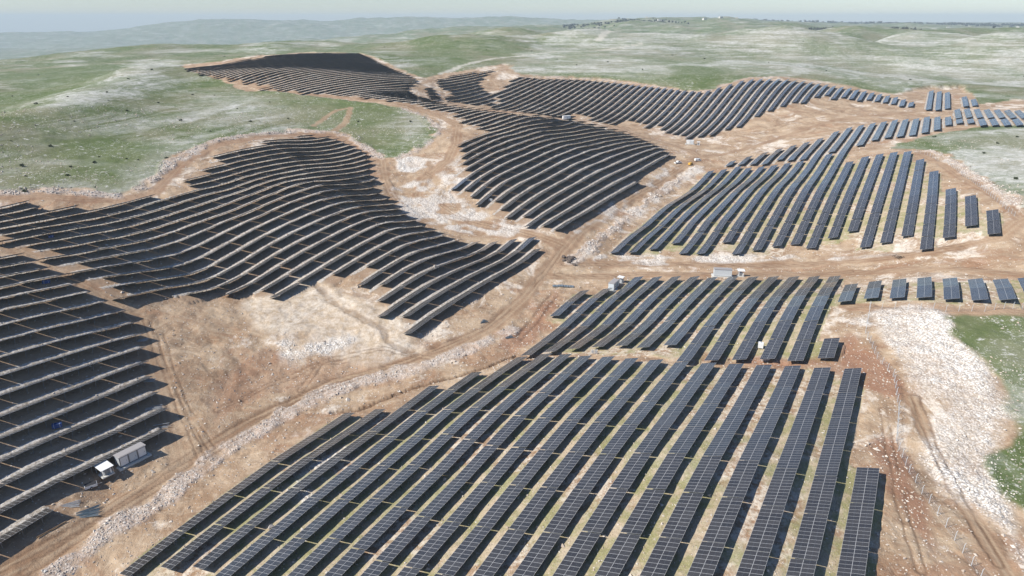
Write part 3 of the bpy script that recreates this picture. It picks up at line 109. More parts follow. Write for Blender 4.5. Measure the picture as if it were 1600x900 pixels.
[88,-2,-1,-2,-1,-1,-1,-1,-1,-1,-1,0,0,0,0,0,0,0,0,0,-1,-1,-2,-4,-6,-6,-6,-6,-5,-5,-5,-5,-5,-3,-6,-8,-7,-7,-7,-7,-9,-9,-8,-4,3,10,15,16,6,4,-2,-9,-4,15,24,20,11,2,-4,-5,-1,16,31,49,66,74,70,51,29,12,1,-3,-5,-8,-8,-8,-8,-7,-6,-4,-3,-1,1,2,4,4,4,4,4,3,1,-1,-4,-8,-9,-7,-3,2,8,16,23,33,39,41,43,43,40,36,34,33,30,27,21,13,7,2,-3,-8,-14,-25,-38,-52,-61,-60,-44,12,28,20,-16,-82,-141,-146,-76,43,146,123,32,-79,-164,-155,-60,57,169,211],
[91,-2,-1,-2,-1,-2,-1,-1,-1,0,-1,0,0,0,0,0,0,0,0,0,0,0,-3,-4,-6,-6,-7,-5,-5,-5,-6,-5,-5,-1,-4,-6,-7,-8,-8,-8,-9,-10,-9,-5,2,11,18,21,6,3,-1,-7,-8,9,21,20,9,2,-3,-3,2,17,31,48,65,74,70,51,28,9,0,-5,-7,-9,-9,-8,-9,-7,-6,-5,-2,-1,1,2,4,4,4,4,4,4,2,0,-3,-6,-6,-4,-1,4,8,16,23,30,36,38,40,40,37,34,33,34,32,29,22,16,9,3,-2,-8,-16,-25,-38,-53,-63,-61,-44,2,21,15,-15,-66,-112,-112,-55,35,105,89,25,-54,-123,-125,-55,27,95,100],
[93,-1,-2,-1,-2,-1,-1,-1,-1,-1,0,0,0,0,0,0,0,1,0,0,0,0,-2,-5,-6,-6,-7,-6,-5,-5,-5,-5,-5,0,-2,-3,-8,-8,-10,-8,-10,-9,-11,-7,1,11,21,24,7,5,1,-3,-10,4,16,18,8,1,-1,-2,4,16,30,47,64,72,71,51,25,8,-2,-6,-8,-9,-10,-9,-8,-8,-7,-4,-3,0,1,2,3,5,4,4,4,4,3,1,-2,-3,-4,-3,2,4,10,15,22,28,33,36,36,37,35,32,32,34,34,29,25,17,11,4,-2,-8,-16,-25,-38,-54,-62,-63,-45,-6,17,11,-13,-52,-88,-85,-40,26,76,64,17,-38,-94,-101,-53,2,35,11],
[96,-2,-1,-2,-1,-1,-1,-1,-1,-1,0,-1,0,1,0,0,0,1,0,0,1,-1,-2,-4,-6,-7,-7,-5,-5,-5,-6,-5,-3,0,1,-3,-7,-9,-10,-10,-10,-10,-12,-8,0,11,22,26,10,8,3,1,-9,-1,11,17,6,1,-1,-1,5,16,29,44,61,70,70,52,23,7,-3,-7,-9,-10,-10,-9,-9,-8,-6,-5,-2,0,1,2,3,4,4,4,5,4,4,2,-1,-2,-2,-1,3,6,10,15,21,26,31,32,34,34,32,30,30,36,34,30,25,19,12,5,-1,-8,-16,-25,-38,-52,-63,-61,-47,-12,14,8,-10,-41,-68,-66,-29,20,54,45,8,-27,-72,-84,-50,-19,-5,-27],
[98,-1,-2,-1,-2,-1,-1,-1,-1,0,-1,0,0,0,1,0,0,0,1,0,1,0,-2,-4,-6,-7,-7,-5,-6,-5,-5,-4,-4,2,1,-1,-6,-9,-11,-10,-12,-12,-13,-8,-2,10,23,27,15,11,7,4,-8,-5,8,15,5,-1,0,1,6,14,27,41,58,66,67,51,23,6,-3,-7,-9,-10,-10,-10,-9,-8,-6,-4,-2,-1,2,2,3,4,4,4,5,4,4,3,0,-1,-1,2,4,7,10,14,20,24,28,30,31,32,30,29,28,36,34,31,25,19,13,6,-1,-7,-15,-24,-37,-51,-61,-60,-47,-16,11,6,-8,-32,-53,-50,-22,15,39,31,0,-20,-57,-70,-50,-32,-29,-42],
[101,-2,-1,-2,-1,-1,-2,-1,0,-1,0,-1,0,1,0,0,1,0,0,1,0,0,-1,-4,-6,-7,-6,-6,-5,-5,-5,-4,-2,1,3,-1,-5,-8,-11,-12,-14,-13,-14,-9,-2,9,22,27,19,16,12,5,-7,-6,4,13,6,-1,0,2,5,13,25,38,53,61,62,49,25,6,-3,-7,-8,-10,-10,-10,-9,-8,-6,-4,-2,0,1,3,2,4,4,4,5,5,4,3,1,0,1,3,5,7,11,14,18,23,25,27,29,29,29,28,27,35,34,31,25,19,12,7,1,-7,-14,-23,-36,-48,-59,-57,-45,-18,7,4,-6,-25,-41,-39,-16,11,27,22,-3,-19,-47,-59,-49,-42,-40,-45],
[103,-2,-1,-2,-1,-1,-1,-1,-1,-1,0,0,0,0,0,0,1,0,0,1,0,0,-1,-4,-5,-6,-6,-6,-5,-5,-4,-4,-2,2,3,0,-4,-7,-11,-14,-15,-16,-14,-9,-2,7,21,27,23,20,15,6,-5,-6,2,12,7,-2,1,2,6,11,23,33,47,54,57,47,25,7,-1,-6,-8,-9,-10,-9,-9,-8,-6,-3,-2,0,1,3,2,4,4,4,5,5,4,3,2,1,2,3,6,8,11,13,18,21,23,24,27,27,27,27,28,33,33,30,24,19,12,7,2,-5,-13,-22,-33,-46,-55,-54,-42,-18,3,3,-6,-20,-31,-30,-12,7,20,15,-6,-18,-40,-51,-50,-46,-44,-42],
[105,-1,-2,-1,-2,-1,-1,-1,-1,-1,0,0,0,0,0,0,0,1,0,0,1,0,-1,-4,-5,-6,-5,-5,-5,-5,-4,-3,-1,2,3,1,-4,-6,-11,-15,-16,-17,-15,-9,-3,6,19,27,25,24,18,8,-4,-3,1,12,7,-2,0,3,5,11,19,28,40,48,50,43,26,10,0,-4,-8,-8,-9,-9,-9,-7,-6,-3,-1,1,1,2,2,4,3,5,5,4,5,3,2,2,3,4,7,8,10,13,17,19,21,22,24,26,26,27,27,32,32,28,24,17,12,7,3,-4,-11,-19,-31,-42,-51,-51,-38,-19,0,2,-5,-16,-24,-23,-9,6,14,10,-7,-19,-35,-47,-49,-48,-43,-37],
[107,-1,-2,-1,-2,-1,-1,-1,-1,-1,0,-1,0,0,1,0,0,0,0,1,0,0,-1,-3,-5,-5,-5,-5,-5,-5,-3,-2,0,2,3,1,-2,-7,-10,-15,-18,-18,-14,-10,-3,6,16,25,27,26,20,10,-1,-1,3,12,8,-2,-1,2,5,10,15,24,32,40,44,39,26,12,3,-3,-6,-8,-8,-9,-8,-6,-5,-3,0,0,1,2,2,4,3,4,5,5,5,3,2,2,4,5,7,9,10,12,15,18,19,20,22,24,26,26,27,30,30,27,23,16,12,7,3,-2,-9,-18,-27,-38,-46,-47,-35,-19,-2,1,-4,-12,-18,-17,-7,4,11,6,-8,-20,-33,-43,-50,-48,-40,-32],
[110,-2,-2,-1,-2,-1,-1,-1,-1,-1,0,-1,0,0,0,0,0,0,0,0,1,0,-2,-2,-5,-4,-5,-5,-4,-4,-3,-1,0,3,4,2,-3,-6,-11,-15,-18,-19,-15,-9,-2,5,14,24,27,26,21,13,2,3,5,12,7,-1,-1,1,5,8,12,18,25,32,38,35,26,14,5,-1,-5,-7,-7,-8,-7,-6,-4,-2,-1,1,1,1,3,3,3,4,5,5,4,4,2,2,4,6,8,8,10,12,14,16,17,18,20,23,25,26,26,29,29,25,21,16,10,7,4,-1,-7,-14,-24,-34,-42,-42,-32,-19,-4,1,-3,-8,-13,-12,-5,3,8,3,-9,-20,-32,-43,-49,-46,-39,-31],
[112,-2,-2,-1,-2,-1,-1,-1,-1,-1,-1,0,-1,0,0,0,0,0,0,0,0,0,-1,-3,-4,-4,-5,-4,-4,-3,-2,-1,2,3,4,3,-2,-7,-10,-14,-19,-20,-16,-7,-1,5,12,23,26,26,21,13,6,7,9,11,6,-1,-1,1,4,6,9,14,19,23,32,32,25,16,6,1,-4,-6,-6,-8,-6,-5,-4,-1,0,1,1,1,2,4,3,4,5,4,4,3,3,2,4,7,8,8,10,11,13,14,16,15,19,22,24,25,27,27,27,24,19,14,10,6,5,1,-4,-13,-20,-30,-36,-38,-30,-17,-5,1,-2,-5,-8,-9,-3,3,5,1,-10,-21,-32,-42,-48,-46,-38,-34],
[114,-2,-2,-1,-2,-1,-1,-2,-1,0,-1,-1,0,0,-1,0,0,-1,0,0,0,-1,-1,-2,-4,-4,-3,-4,-4,-2,-2,1,2,4,4,3,-1,-6,-9,-14,-19,-21,-16,-5,0,6,11,21,26,24,19,14,8,12,12,10,5,0,-2,1,3,5,6,10,13,18,25,28,24,16,8,1,-2,-5,-6,-6,-6,-4,-2,-1,1,1,1,1,1,3,4,3,5,4,4,3,2,3,4,7,8,8,10,10,12,13,14,14,16,21,24,25,26,26,25,22,18,13,9,5,6,4,-3,-10,-18,-25,-32,-32,-27,-17,-5,0,0,-2,-4,-5,-1,2,4,-1,-11,-23,-32,-41,-47,-45,-41,-39],
[116,-2,-2,-1,-2,-1,-2,-1,-1,-1,-1,0,-1,0,-1,0,-1,0,-1,0,-1,-1,-1,-2,-3,-3,-4,-3,-3,-2,0,1,2,5,5,3,0,-4,-9,-13,-19,-21,-15,-4,2,7,11,20,24,22,17,13,10,14,14,10,5,0,-1,0,2,3,5,6,10,13,19,23,23,15,8,2,-1,-4,-4,-6,-5,-3,-2,1,1,1,1,0,2,3,3,3,5,4,3,3,2,3,4,7,8,8,9,10,11,12,12,12,15,20,24,24,25,25,23,21,17,12,8,4,7,5,-1,-7,-15,-21,-27,-29,-23,-15,-5,0,0,1,-1,-1,0,2,3,-3,-12,-23,-32,-41,-46,-44,-45,-45],
[118,-2,-2,-1,-2,-2,-1,-1,-1,-2,0,-1,-1,-1,0,-1,-1,0,-1,-1,-1,-1,-1,-2,-2,-4,-3,-2,-3,-1,0,2,4,5,5,5,1,-3,-8,-12,-18,-20,-15,-3,4,8,13,18,22,20,15,12,11,15,14,10,4,0,0,0,1,2,3,4,6,10,14,19,19,15,7,3,0,-3,-4,-4,-5,-2,0,1,1,2,0,1,1,2,3,4,4,4,3,2,2,2,5,7,8,8,8,10,10,11,10,11,13,20,22,24,24,24,22,20,15,11,7,5,8,6,1,-6,-12,-18,-23,-24,-20,-13,-5,0,2,2,2,1,2,3,1,-4,-12,-23,-32,-40,-45,-46,-48,-51],
[119,-1,-2,-2,-1,-2,-1,-2,-1,-1,-1,-1,-1,-1,-1,-1,-1,-1,-1,-1,-1,-1,-1,-2,-2,-3,-3,-2,-2,0,1,3,4,5,6,6,2,-1,-6,-11,-17,-19,-13,-3,5,10,14,18,21,17,13,11,10,14,14,9,4,1,0,-1,1,1,2,2,4,6,10,16,16,12,7,3,0,-1,-3,-4,-4,-1,0,2,2,2,1,0,0,3,2,4,3,4,3,2,1,2,5,6,8,8,9,8,10,9,10,9,12,19,22,23,23,22,21,18,15,11,7,5,8,7,2,-5,-9,-15,-18,-20,-18,-11,-4,1,2,3,5,3,4,3,0,-4,-12,-22,-32,-39,-44,-48,-53,-56],
[121,-2,-1,-2,-2,-1,-2,-1,-2,-1,-1,-1,-1,-1,-1,-2,-1,-1,-2,-1,-1,-2,-1,-2,-2,-2,-2,-2,-1,0,2,3,5,6,7,7,4,1,-5,-10,-15,-18,-13,-1,6,13,16,17,19,15,11,9,9,12,12,9,4,1,0,0,0,1,1,1,1,4,7,12,12,10,6,3,0,0,-2,-3,-3,0,1,2,3,2,1,-1,1,2,2,3,3,3,3,2,1,2,4,6,8,8,8,8,9,8,9,8,11,18,21,22,22,21,20,17,14,10,7,6,8,8,3,-3,-8,-11,-15,-16,-15,-9,-3,1,3,5,5,5,5,4,1,-4,-11,-22,-31,-38,-44,-50,-58,-61],
[123,-2,-2,-2,-1,-2,-2,-1,-2,-1,-1,-2,-1,-1,-1,-2,-1,-2,-2,-2,-1,-2,-1,-2,-1,-2,-2,-1,0,1,2,4,6,6,8,7,6,3,-3,-8,-14,-18,-11,-1,9,15,17,17,18,14,8,8,7,10,9,8,4,1,1,0,0,0,0,0,0,2,4,8,10,7,5,2,1,0,-2,-1,-2,0,2,3,3,3,0,0,0,1,2,2,3,3,2,2,1,1,4,6,8,7,8,8,7,8,8,8,10,17,20,21,20,20,19,16,14,10,7,7,8,8,3,-1,-6,-9,-12,-12,-12,-6,-2,1,4,6,7,6,6,4,2,-3,-11,-20,-30,-38,-44,-53,-61,-66],
[124,-1,-2,-2,-2,-2,-1,-2,-1,-2,-1,-2,-1,-2,-1,-2,-2,-2,-2,-2,-2,-2,-1,-2,-1,-2,-1,-1,1,2,3,5,6,7,8,9,7,5,-1,-8,-12,-17,-10,0,11,18,18,17,17,12,7,5,5,7,8,6,4,2,1,1,-1,0,0,-1,-1,-1,2,5,7,5,3,1,2,0,-1,-1,-1,1,3,4,4,2,0,0,-1,1,1,3,2,2,2,1,1,1,4,6,7,7,7,7,8,7,7,7,10,16,19,19,19,19,18,15,13,10,8,7,9,7,5,-1,-4,-7,-9,-9,-8,-5,0,3,5,6,8,7,7,5,3,-2,-10,-18,-29,-38,-45,-54,-65,-70],
[126,-2,-2,-2,-1,-2,-2,-2,-1,-2,-2,-1,-2,-1,-2,-2,-2,-3,-2,-3,-2,-2,-1,-2,-1,-1,-1,0,1,2,4,6,6,8,9,10,9,6,0,-6,-11,-16,-10,2,13,20,20,16,16,11,5,4,3,5,6,5,3,3,1,1,-1,0,-1,-1,-3,-2,0,3,4,3,2,0,1,0,0,0,0,1,3,5,4,3,0,-1,-1,0,1,2,2,2,1,1,0,2,3,6,6,7,7,6,7,7,6,7,9,15,18,18,18,18,16,15,12,10,9,7,9,8,5,0,-2,-5,-7,-6,-6,-2,1,4,6,8,9,8,8,6,4,-1,-9,-17,-27,-38,-45,-55,-69,-76],
[128,-2,-2,-2,-2,-2,-2,-2,-1,-2,-2,-2,-1,-2,-2,-3,-2,-3,-3,-2,-3,-2,-2,-1,-1,-1,0,0,2,3,5,6,7,8,10,10,10,8,1,-6,-10,-15,-8,4,15,21,21,15,16,11,3,2,2,3,4,4,3,3,1,1,0,-1,0,-2,-4,-3,-2,0,2,1,0,0,0,1,0,0,1,2,3,5,5,3,0,-1,-1,-1,1,1,1,2,1,0,0,2,3,5,6,6,6,6,7,6,5,7,9,14,17,17,16,17,15,14,12,10,9,8,9,8,5,2,-2,-3,-5,-4,-3,0,3,6,8,9,10,9,8,7,5,0,-7,-16,-25,-36,-45,-57,-72,-84],
[129,-2,-2,-2,-2,-2,-2,-1,-2,-2,-2,-2,-2,-2,-3,-2,-3,-3,-3,-3,-3,-2,-2,-1,-1,0,0,1,2,3,6,6,8,9,10,11,11,8,2,-5,-10,-14,-6,5,16,24,20,16,15,10,3,2,0,2,2,3,3,3,2,1,0,-1,-1,-2,-4,-5,-4,-1,-1,-1,-1,-1,0,0,1,0,1,3,4,5,5,3,1,-2,-1,-1,0,0,1,1,1,0,0,1,3,5,5,6,5,6,5,6,5,7,9,13,15,16,15,15,15,13,12,10,9,8,9,9,5,2,0,-2,-3,-2,-1,2,5,7,9,11,12,10,9,8,5,1,-5,-14,-23,-34,-44,-57,-77,-94],
[130,-2,-2,-2,-2,-2,-2,-1,-2,-2,-3,-2,-2,-2,-3,-3,-3,-3,-3,-4,-3,-2,-2,-1,-1,0,1,1,3,4,6,7,8,10,10,12,10,9,3,-6,-9,-13,-4,8,16,23,21,16,16,9,4,1,0,0,1,2,3,3,2,1,0,-1,-1,-2,-5,-6,-5,-4,-2,-2,-2,-2,-1,0,0,1,2,3,4,6,5,3,0,-1,-2,-2,0,0,0,0,1,-1,0,2,2,5,5,5,4,5,5,5,5,7,8,13,14,14,14,14,14,12,12,10,9,9,9,8,6,3,0,0,-1,-1,1,4,6,9,11,12,13,12,9,9,6,2,-4,-11,-20,-31,-43,-56,-82,-107],
[132,-2,-2,-2,-2,-2,-3,-2,-2,-2,-2,-2,-3,-2,-3,-3,-3,-4,-4,-3,-4,-2,-2,-1,-1,1,1,1,4,4,7,7,9,10,11,11,11,8,3,-4,-9,-12,-1,9,16,23,21,16,16,10,4,1,0,-1,0,1,3,3,2,1,0,-1,-1,-3,-6,-6,-6,-5,-4,-3,-4,-2,-2,0,0,1,2,3,5,5,5,4,0,-2,-2,-2,-1,0,-1,0,0,-1,0,1,3,4,4,4,5,4,4,5,5,6,8,11,13,13,13,13,13,12,11,10,9,10,9,8,6,3,2,0,1,1,2,5,8,10,13,13,16,12,10,9,7,3,-1,-9,-16,-27,-41,-55,-86,-122],
[133,-2,-2,-2,-2,-2,-3,-2,-2,-2,-2,-3,-2,-3,-3,-3,-4,-4,-4,-4,-3,-3,-2,-1,0,0,2,2,4,5,7,8,9,10,11,11,11,8,3,-4,-8,-10,1,10,16,22,21,17,15,11,5,1,0,-1,-1,1,3,2,2,0,0,0,-2,-3,-6,-8,-7,-5,-6,-4,-4,-4,-2,-1,0,1,2,4,4,5,6,3,1,-2,-3,-2,-2,0,-1,-1,-1,0,-1,1,3,3,4,3,4,4,4,4,4,6,8,10,12,12,12,12,12,11,11,10,9,9,10,8,5,4,3,1,2,2,4,6,9,12,14,15,17,13,11,9,8,4,1,-6,-12,-22,-36,-52,-92,-138],
[134,-2,-2,-2,-2,-2,-3,-2,-2,-3,-2,-3,-2,-3,-3,-4,-4,-4,-4,-4,-4,-3,-2,-1,0,1,2,3,4,5,7,9,9,11,11,11,10,8,3,-3,-6,-8,2,10,17,21,20,18,15,11,5,2,0,-1,0,0,2,2,1,1,0,-1,-2,-4,-6,-8,-8,-6,-7,-5,-5,-4,-3,-1,0,0,2,4,4,5,5,3,1,-2,-3,-2,-2,-1,-2,-1,-1,-1,0,0,2,3,4,3,3,3,3,4,4,5,8,9,11,11,11,11,11,11,10,10,9,9,10,7,6,4,3,3,2,4,5,7,10,13,15,17,19,14,10,10,8,6,3,-2,-8,-18,-30,-48,-94,-153],
[136,-3,-2,-2,-2,-2,-3,-2,-2,-3,-3,-2,-3,-3,-4,-3,-4,-4,-5,-4,-4,-3,-2,-1,0,1,2,4,4,6,7,9,9,11,11,11,10,7,3,-1,-4,-5,2,11,16,20,20,18,15,11,6,3,0,0,-1,0,2,1,1,1,-1,-1,-3,-4,-6,-8,-8,-8,-7,-6,-6,-5,-3,-2,-1,1,2,3,4,5,4,3,1,-2,-3,-2,-2,-2,-2,-1,-2,-1,-1,1,1,3,2,3,2,3,3,3,4,5,7,8,10,10,10,11,10,10,9,10,9,9,9,8,5,5,4,3,3,5,6,8,11,14,16,18,20,14,11,10,9,8,6,1,-5,-13,-25,-42,-94,-160],
[137,-2,-3,-2,-2,-3,-2,-2,-3,-2,-3,-3,-3,-3,-4,-4,-4,-4,-4,-5,-4,-3,-2,-1,0,2,2,3,5,6,8,9,9,11,11,11,10,7,3,0,-3,-2,4,10,16,19,20,17,15,12,6,4,1,-1,0,0,1,1,1,0,-1,-1,-3,-5,-7,-8,-8,-9,-7,-7,-7,-5,-4,-2,-1,0,2,2,4,4,4,3,1,-2,-2,-3,-2,-3,-2,-2,-2,-1,-1,0,1,2,2,2,2,2,3,3,3,4,7,7,9,9,10,9,10,9,9,9,9,8,9,8,5,5,4,4,5,5,7,9,12,14,17,19,20,15,11,11,10,10,8,3,-1,-9,-20,-37,-90,-155],
[138,-2,-3,-2,-2,-3,-2,-3,-2,-3,-3,-3,-3,-3,-4,-4,-4,-5,-4,-5,-4,-3,-2,-1,0,2,3,3,5,7,7,9,10,11,11,11,9,7,5,1,-2,0,5,10,16,18,19,17,15,12,7,4,2,0,0,0,0,1,1,-1,-1,-2,-3,-5,-7,-8,-9,-9,-8,-8,-7,-6,-4,-3,-1,0,1,2,3,4,4,2,1,-2,-3,-2,-3,-2,-3,-2,-2,-2,-1,0,0,2,1,1,2,2,2,2,3,4,6,7,7,9,8,9,9,8,9,8,9,8,9,7,5,5,5,4,5,7,7,10,12,15,17,20,20,15,12,12,11,11,10,6,1,-6,-17,-36,-85,-140],
[139,-2,-3,-2,-2,-3,-2,-3,-3,-2,-3,-4,-3,-3,-4,-4,-5,-4,-5,-4,-4,-3,-3,-1,1,1,3,4,6,6,8,9,10,11,11,10,10,7,5,2,0,2,5,11,15,18,18,17,15,12,8,4,2,1,0,0,1,0,0,0,-2,-2,-4,-5,-7,-9,-9,-9,-9,-8,-8,-6,-5,-3,-2,-1,1,2,3,3,3,2,0,-1,-3,-2,-3,-3,-3,-2,-3,-2,-2,0,1,0,1,1,1,1,2,2,2,4,5,6,7,7,8,8,8,8,8,8,8,8,8,7,5,5,5,5,6,6,9,10,13,15,17,19,20,15,14,12,13,12,11,8,3,-4,-16,-36,-79,-123],
[140,-2,-3,-2,-2,-3,-3,-2,-3,-3,-3,-3,-4,-3,-4,-5,-4,-5,-4,-5,-4,-3,-2,-1,0,2,3,4,6,7,8,9,10,11,10,11,9,8,5,3,2,3,7,11,14,17,18,17,15,11,9,5,3,1,0,0,1,0,0,-1,-2,-3,-4,-5,-8,-8,-10,-9,-10,-8,-8,-7,-5,-4,-2,-1,0,1,3,2,3,1,0,-1,-3,-2,-3,-3,-3,-3,-3,-3,-2,0,0,0,0,0,1,1,2,1,2,3,4,5,6,7,7,7,8,7,7,8,8,7,7,7,5,5,5,5,6,7,9,11,13,15,17,19,19,16,14,14,13,13,12,9,5,-3,-15,-36,-72,-107],
[141,-2,-3,-2,-3,-2,-3,-3,-2,-3,-4,-3,-4,-3,-5,-4,-4,-5,-5,-4,-4,-3,-2,-1,0,2,3,4,6,7,8,9,11,10,11,10,10,8,6,4,3,5,7,11,14,17,17,16,15,12,8,6,3,2,1,0,0,0,0,-1,-2,-3,-5,-6,-7,-9,-9,-10,-10,-9,-8,-7,-6,-5,-2,-2,0,1,1,3,2,1,-1,-1,-3,-3,-2,-4,-3,-3,-4,-3,-2,-1,0,-1,0,0,0,1,1,1,1,3,4,4,5,6,6,7,7,6,7,7,7,7,7,6,5,5,5,5,6,8,9,11,13,15,17,18,18,16,15,14,14,13,13,10,6,-1,-15,-35,-66,-94],
[142,-2,-3,-2,-3,-2,-3,-3,-3,-3,-3,-4,-3,-4,-5,-4,-5,-4,-5,-4,-4,-3,-3,0,0,2,3,5,5,7,9,9,10,11,11,10,9,9,6,5,5,5,8,12,14,16,17,16,14,12,9,6,4,2,1,1,0,0,-1,-1,-3,-3,-5,-6,-7,-9,-10,-10,-10,-10,-8,-8,-6,-5,-3,-2,-1,0,1,2,1,1,-1,-1,-3,-3,-3,-3,-4,-3,-4,-3,-2,-2,-1,-1,-1,-1,0,1,0,1,1,2,3,4,4,5,6,6,6,6,6,6,7,6,7,5,5,5,4,6,6,7,10,11,12,15,17,17,18,16,15,14,14,14,14,10,6,0,-15,-33,-61,-81],
[143,-2,-3,-2,-3,-3,-2,-3,-3,-4,-3,-4,-3,-4,-5,-4,-5,-4,-5,-4,-4,-3,-3,0,0,2,3,5,6,7,8,10,10,10,11,11,9,9,7,6,5,7,9,11,14,16,16,16,14,12,9,7,4,3,1,1,0,0,-1,-1,-3,-4,-5,-6,-8,-9,-10,-10,-10,-10,-9,-8,-7,-5,-4,-2,-2,0,1,1,1,0,-1,-2,-3,-3,-3,-3,-4,-4,-4,-4,-2,-2,-2,-1,-2,-1,0,0,0,0,0,2,2,3,4,4,5,5,6,5,6,6,6,6,5,5,5,4,5,5,6,8,9,10,13,14,16,17,16,16,15,15,14,14,14,11,7,-1,-14,-32,-55,-71],
[144,-2,-3,-3,-2,-3,-3,-3,-3,-3,-4,-3,-4,-4,-5,-4,-5,-5,-4,-4,-4,-3,-2,-1,0,2,4,4,6,7,9,9,10,11,11,10,10,9,7,7,7,7,10,11,14,15,16,16,14,12,10,7,5,3,1,1,1,-1,-1,-2,-2,-4,-6,-6,-8,-9,-10,-11,-10,-10,-10,-8,-7,-6,-4,-3,-2,-1,0,0,1,-1,-1,-2,-3,-3,-3,-4,-4,-4,-4,-4,-3,-2,-3,-2,-1,-2,-1,0,-1,0,0,1,2,2,3,4,4,4,5,5,5,5,6,5,5,5,4,4,4,5,6,7,9,10,12,14,15,16,16,15,15,14,14,15,13,12,7,-1,-14,-30,-50,-63],
[145,-3,-2,-3,-2,-3,-3,-3,-3,-4,-3,-4,-4,-4,-5,-4,-5,-5,-4,-4,-4,-3,-2,-1,0,2,4,4,6,8,8,10,10,10,11,11,10,9,8,8,7,8,10,12,14,15,16,15,14,12,10,7,6,3,2,1,1,-1,-1,-2,-3,-4,-6,-7,-8,-9,-10,-11,-10,-11,-9,-9,-8,-6,-5,-3,-3,-1,-1,0,0,-1,-1,-2,-3,-3,-4,-4,-5,-4,-5,-3,-4,-3,-2,-3,-2,-2,-1,-1,-1,-1,0,0,2,1,2,3,4,4,4,4,4,5,5,4,5,4,4,3,4,5,6,7,8,10,11,13,14,15,15,15,14,14,14,14,14,11,7,-1,-14,-28,-45,-56],
[146,-3,-2,-3,-3,-3,-2,-4,-3,-3,-4,-4,-4,-4,-5,-4,-5,-5,-4,-4,-4,-3,-2,-1,1,2,3,5,6,7,9,9,10,11,11,10,11,9,9,8,8,9,11,12,13,15,16,15,14,12,10,8,5,4,3,1,1,-1,-1,-2,-4,-4,-6,-7,-8,-9,-11,-10,-11,-11,-10,-9,-8,-7,-5,-4,-3,-2,-1,-1,0,-2,-1,-3,-3,-3,-4,-5,-4,-5,-5,-4,-3,-4,-3,-3,-2,-2,-2,-2,-1,-2,0,0,0,1,2,2,3,3,3,4,4,4,4,4,3,4,3,4,4,4,5,7,7,9,11,12,14,14,14,13,14,14,13,14,13,11,6,-1,-13,-27,-40,-51],
[147,-3,-2,-3,-3,-3,-3,-3,-3,-4,-3,-4,-5,-4,-4,-5,-5,-5,-4,-4,-4,-3,-2,-1,1,2,3,5,6,8,8,10,10,10,11,11,10,10,9,9,9,10,11,12,14,15,15,15,14,12,10,8,6,4,3,2,0,0,-1,-3,-3,-5,-6,-7,-8,-10,-10,-11,-11,-11,-11,-9,-8,-8,-5,-5,-3,-3,-1,-2,-1,-1,-2,-3,-4,-3,-4,-5,-5,-5,-5,-4,-4,-4,-3,-4,-3,-2,-3,-2,-2,-1,-2,0,0,0,1,2,2,2,3,3,3,3,4,3,3,3,3,3,3,4,5,6,7,9,10,11,12,13,13,13,13,13,13,13,13,10,6,-2,-12,-25,-38,-45],
[148,-3,-3,-2,-3,-3,-3,-3,-4,-3,-4,-4,-4,-5,-4,-5,-5,-5,-4,-4,-4,-3,-2,0,0,2,4,5,6,7,9,9,10,11,11,11,10,11,9,10,9,10,12,12,14,15,15,15,13,13,10,8,7,4,4,1,1,-1,-1,-2,-4,-5,-6,-7,-9,-9,-11,-11,-11,-12,-10,-10,-9,-7,-6,-5,-4,-3,-3,-1,-2,-2,-2,-4,-3,-4,-5,-4,-5,-6,-5,-4,-5,-4,-4,-4,-3,-3,-3,-2,-3,-2,-2,-1,0,-1,1,1,1,2,2,2,3,2,3,2,3,2,3,2,3,4,4,6,6,8,9,11,11,12,11,12,12,12,13,12,12,10,4,-1,-12,-24,-34,-42],
[149,-3,-3,-3,-3,-2,-4,-3,-3,-4,-4,-4,-4,-5,-4,-5,-5,-4,-5,-4,-4,-2,-2,-1,1,2,3,5,6,8,8,10,10,11,11,11,10,11,10,10,10,11,11,13,14,15,15,15,13,13,10,9,6,5,4,2,0,0,-1,-3,-4,-5,-6,-7,-9,-10,-10,-12,-11,-12,-11,-10,-9,-8,-6,-6,-4,-4,-3,-2,-2,-3,-2,-4,-4,-4,-5,-5,-5,-5,-6,-5,-4,-5,-5,-4,-3,-4,-3,-3,-3,-3,-2,-1,-2,0,-1,1,1,1,1,2,1,2,2,2,2,2,2,2,2,3,4,5,6,7,9,9,10,10,11,11,11,11,12,11,11,9,4,-2,-11,-23,-32,-38],
[149,-2,-3,-3,-3,-3,-3,-3,-4,-3,-4,-4,-5,-4,-5,-5,-5,-4,-5,-4,-3,-3,-2,-1,1,2,4,4,7,7,9,9,10,11,11,11,11,11,11,10,11,11,12,13,14,15,15,14,14,13,10,9,7,5,4,2,1,-1,-1,-3,-4,-5,-6,-8,-8,-10,-11,-11,-12,-12,-11,-11,-9,-8,-7,-6,-5,-4,-4,-3,-2,-3,-3,-4,-4,-5,-5,-5,-5,-6,-6,-5,-5,-5,-5,-5,-4,-4,-3,-4,-3,-3,-3,-2,-2,-1,-1,0,0,0,1,1,1,1,1,2,1,1,2,1,2,3,3,4,6,6,7,9,9,9,10,9,10,10,11,10,10,8,3,-2,-11,-20,-30,-36],
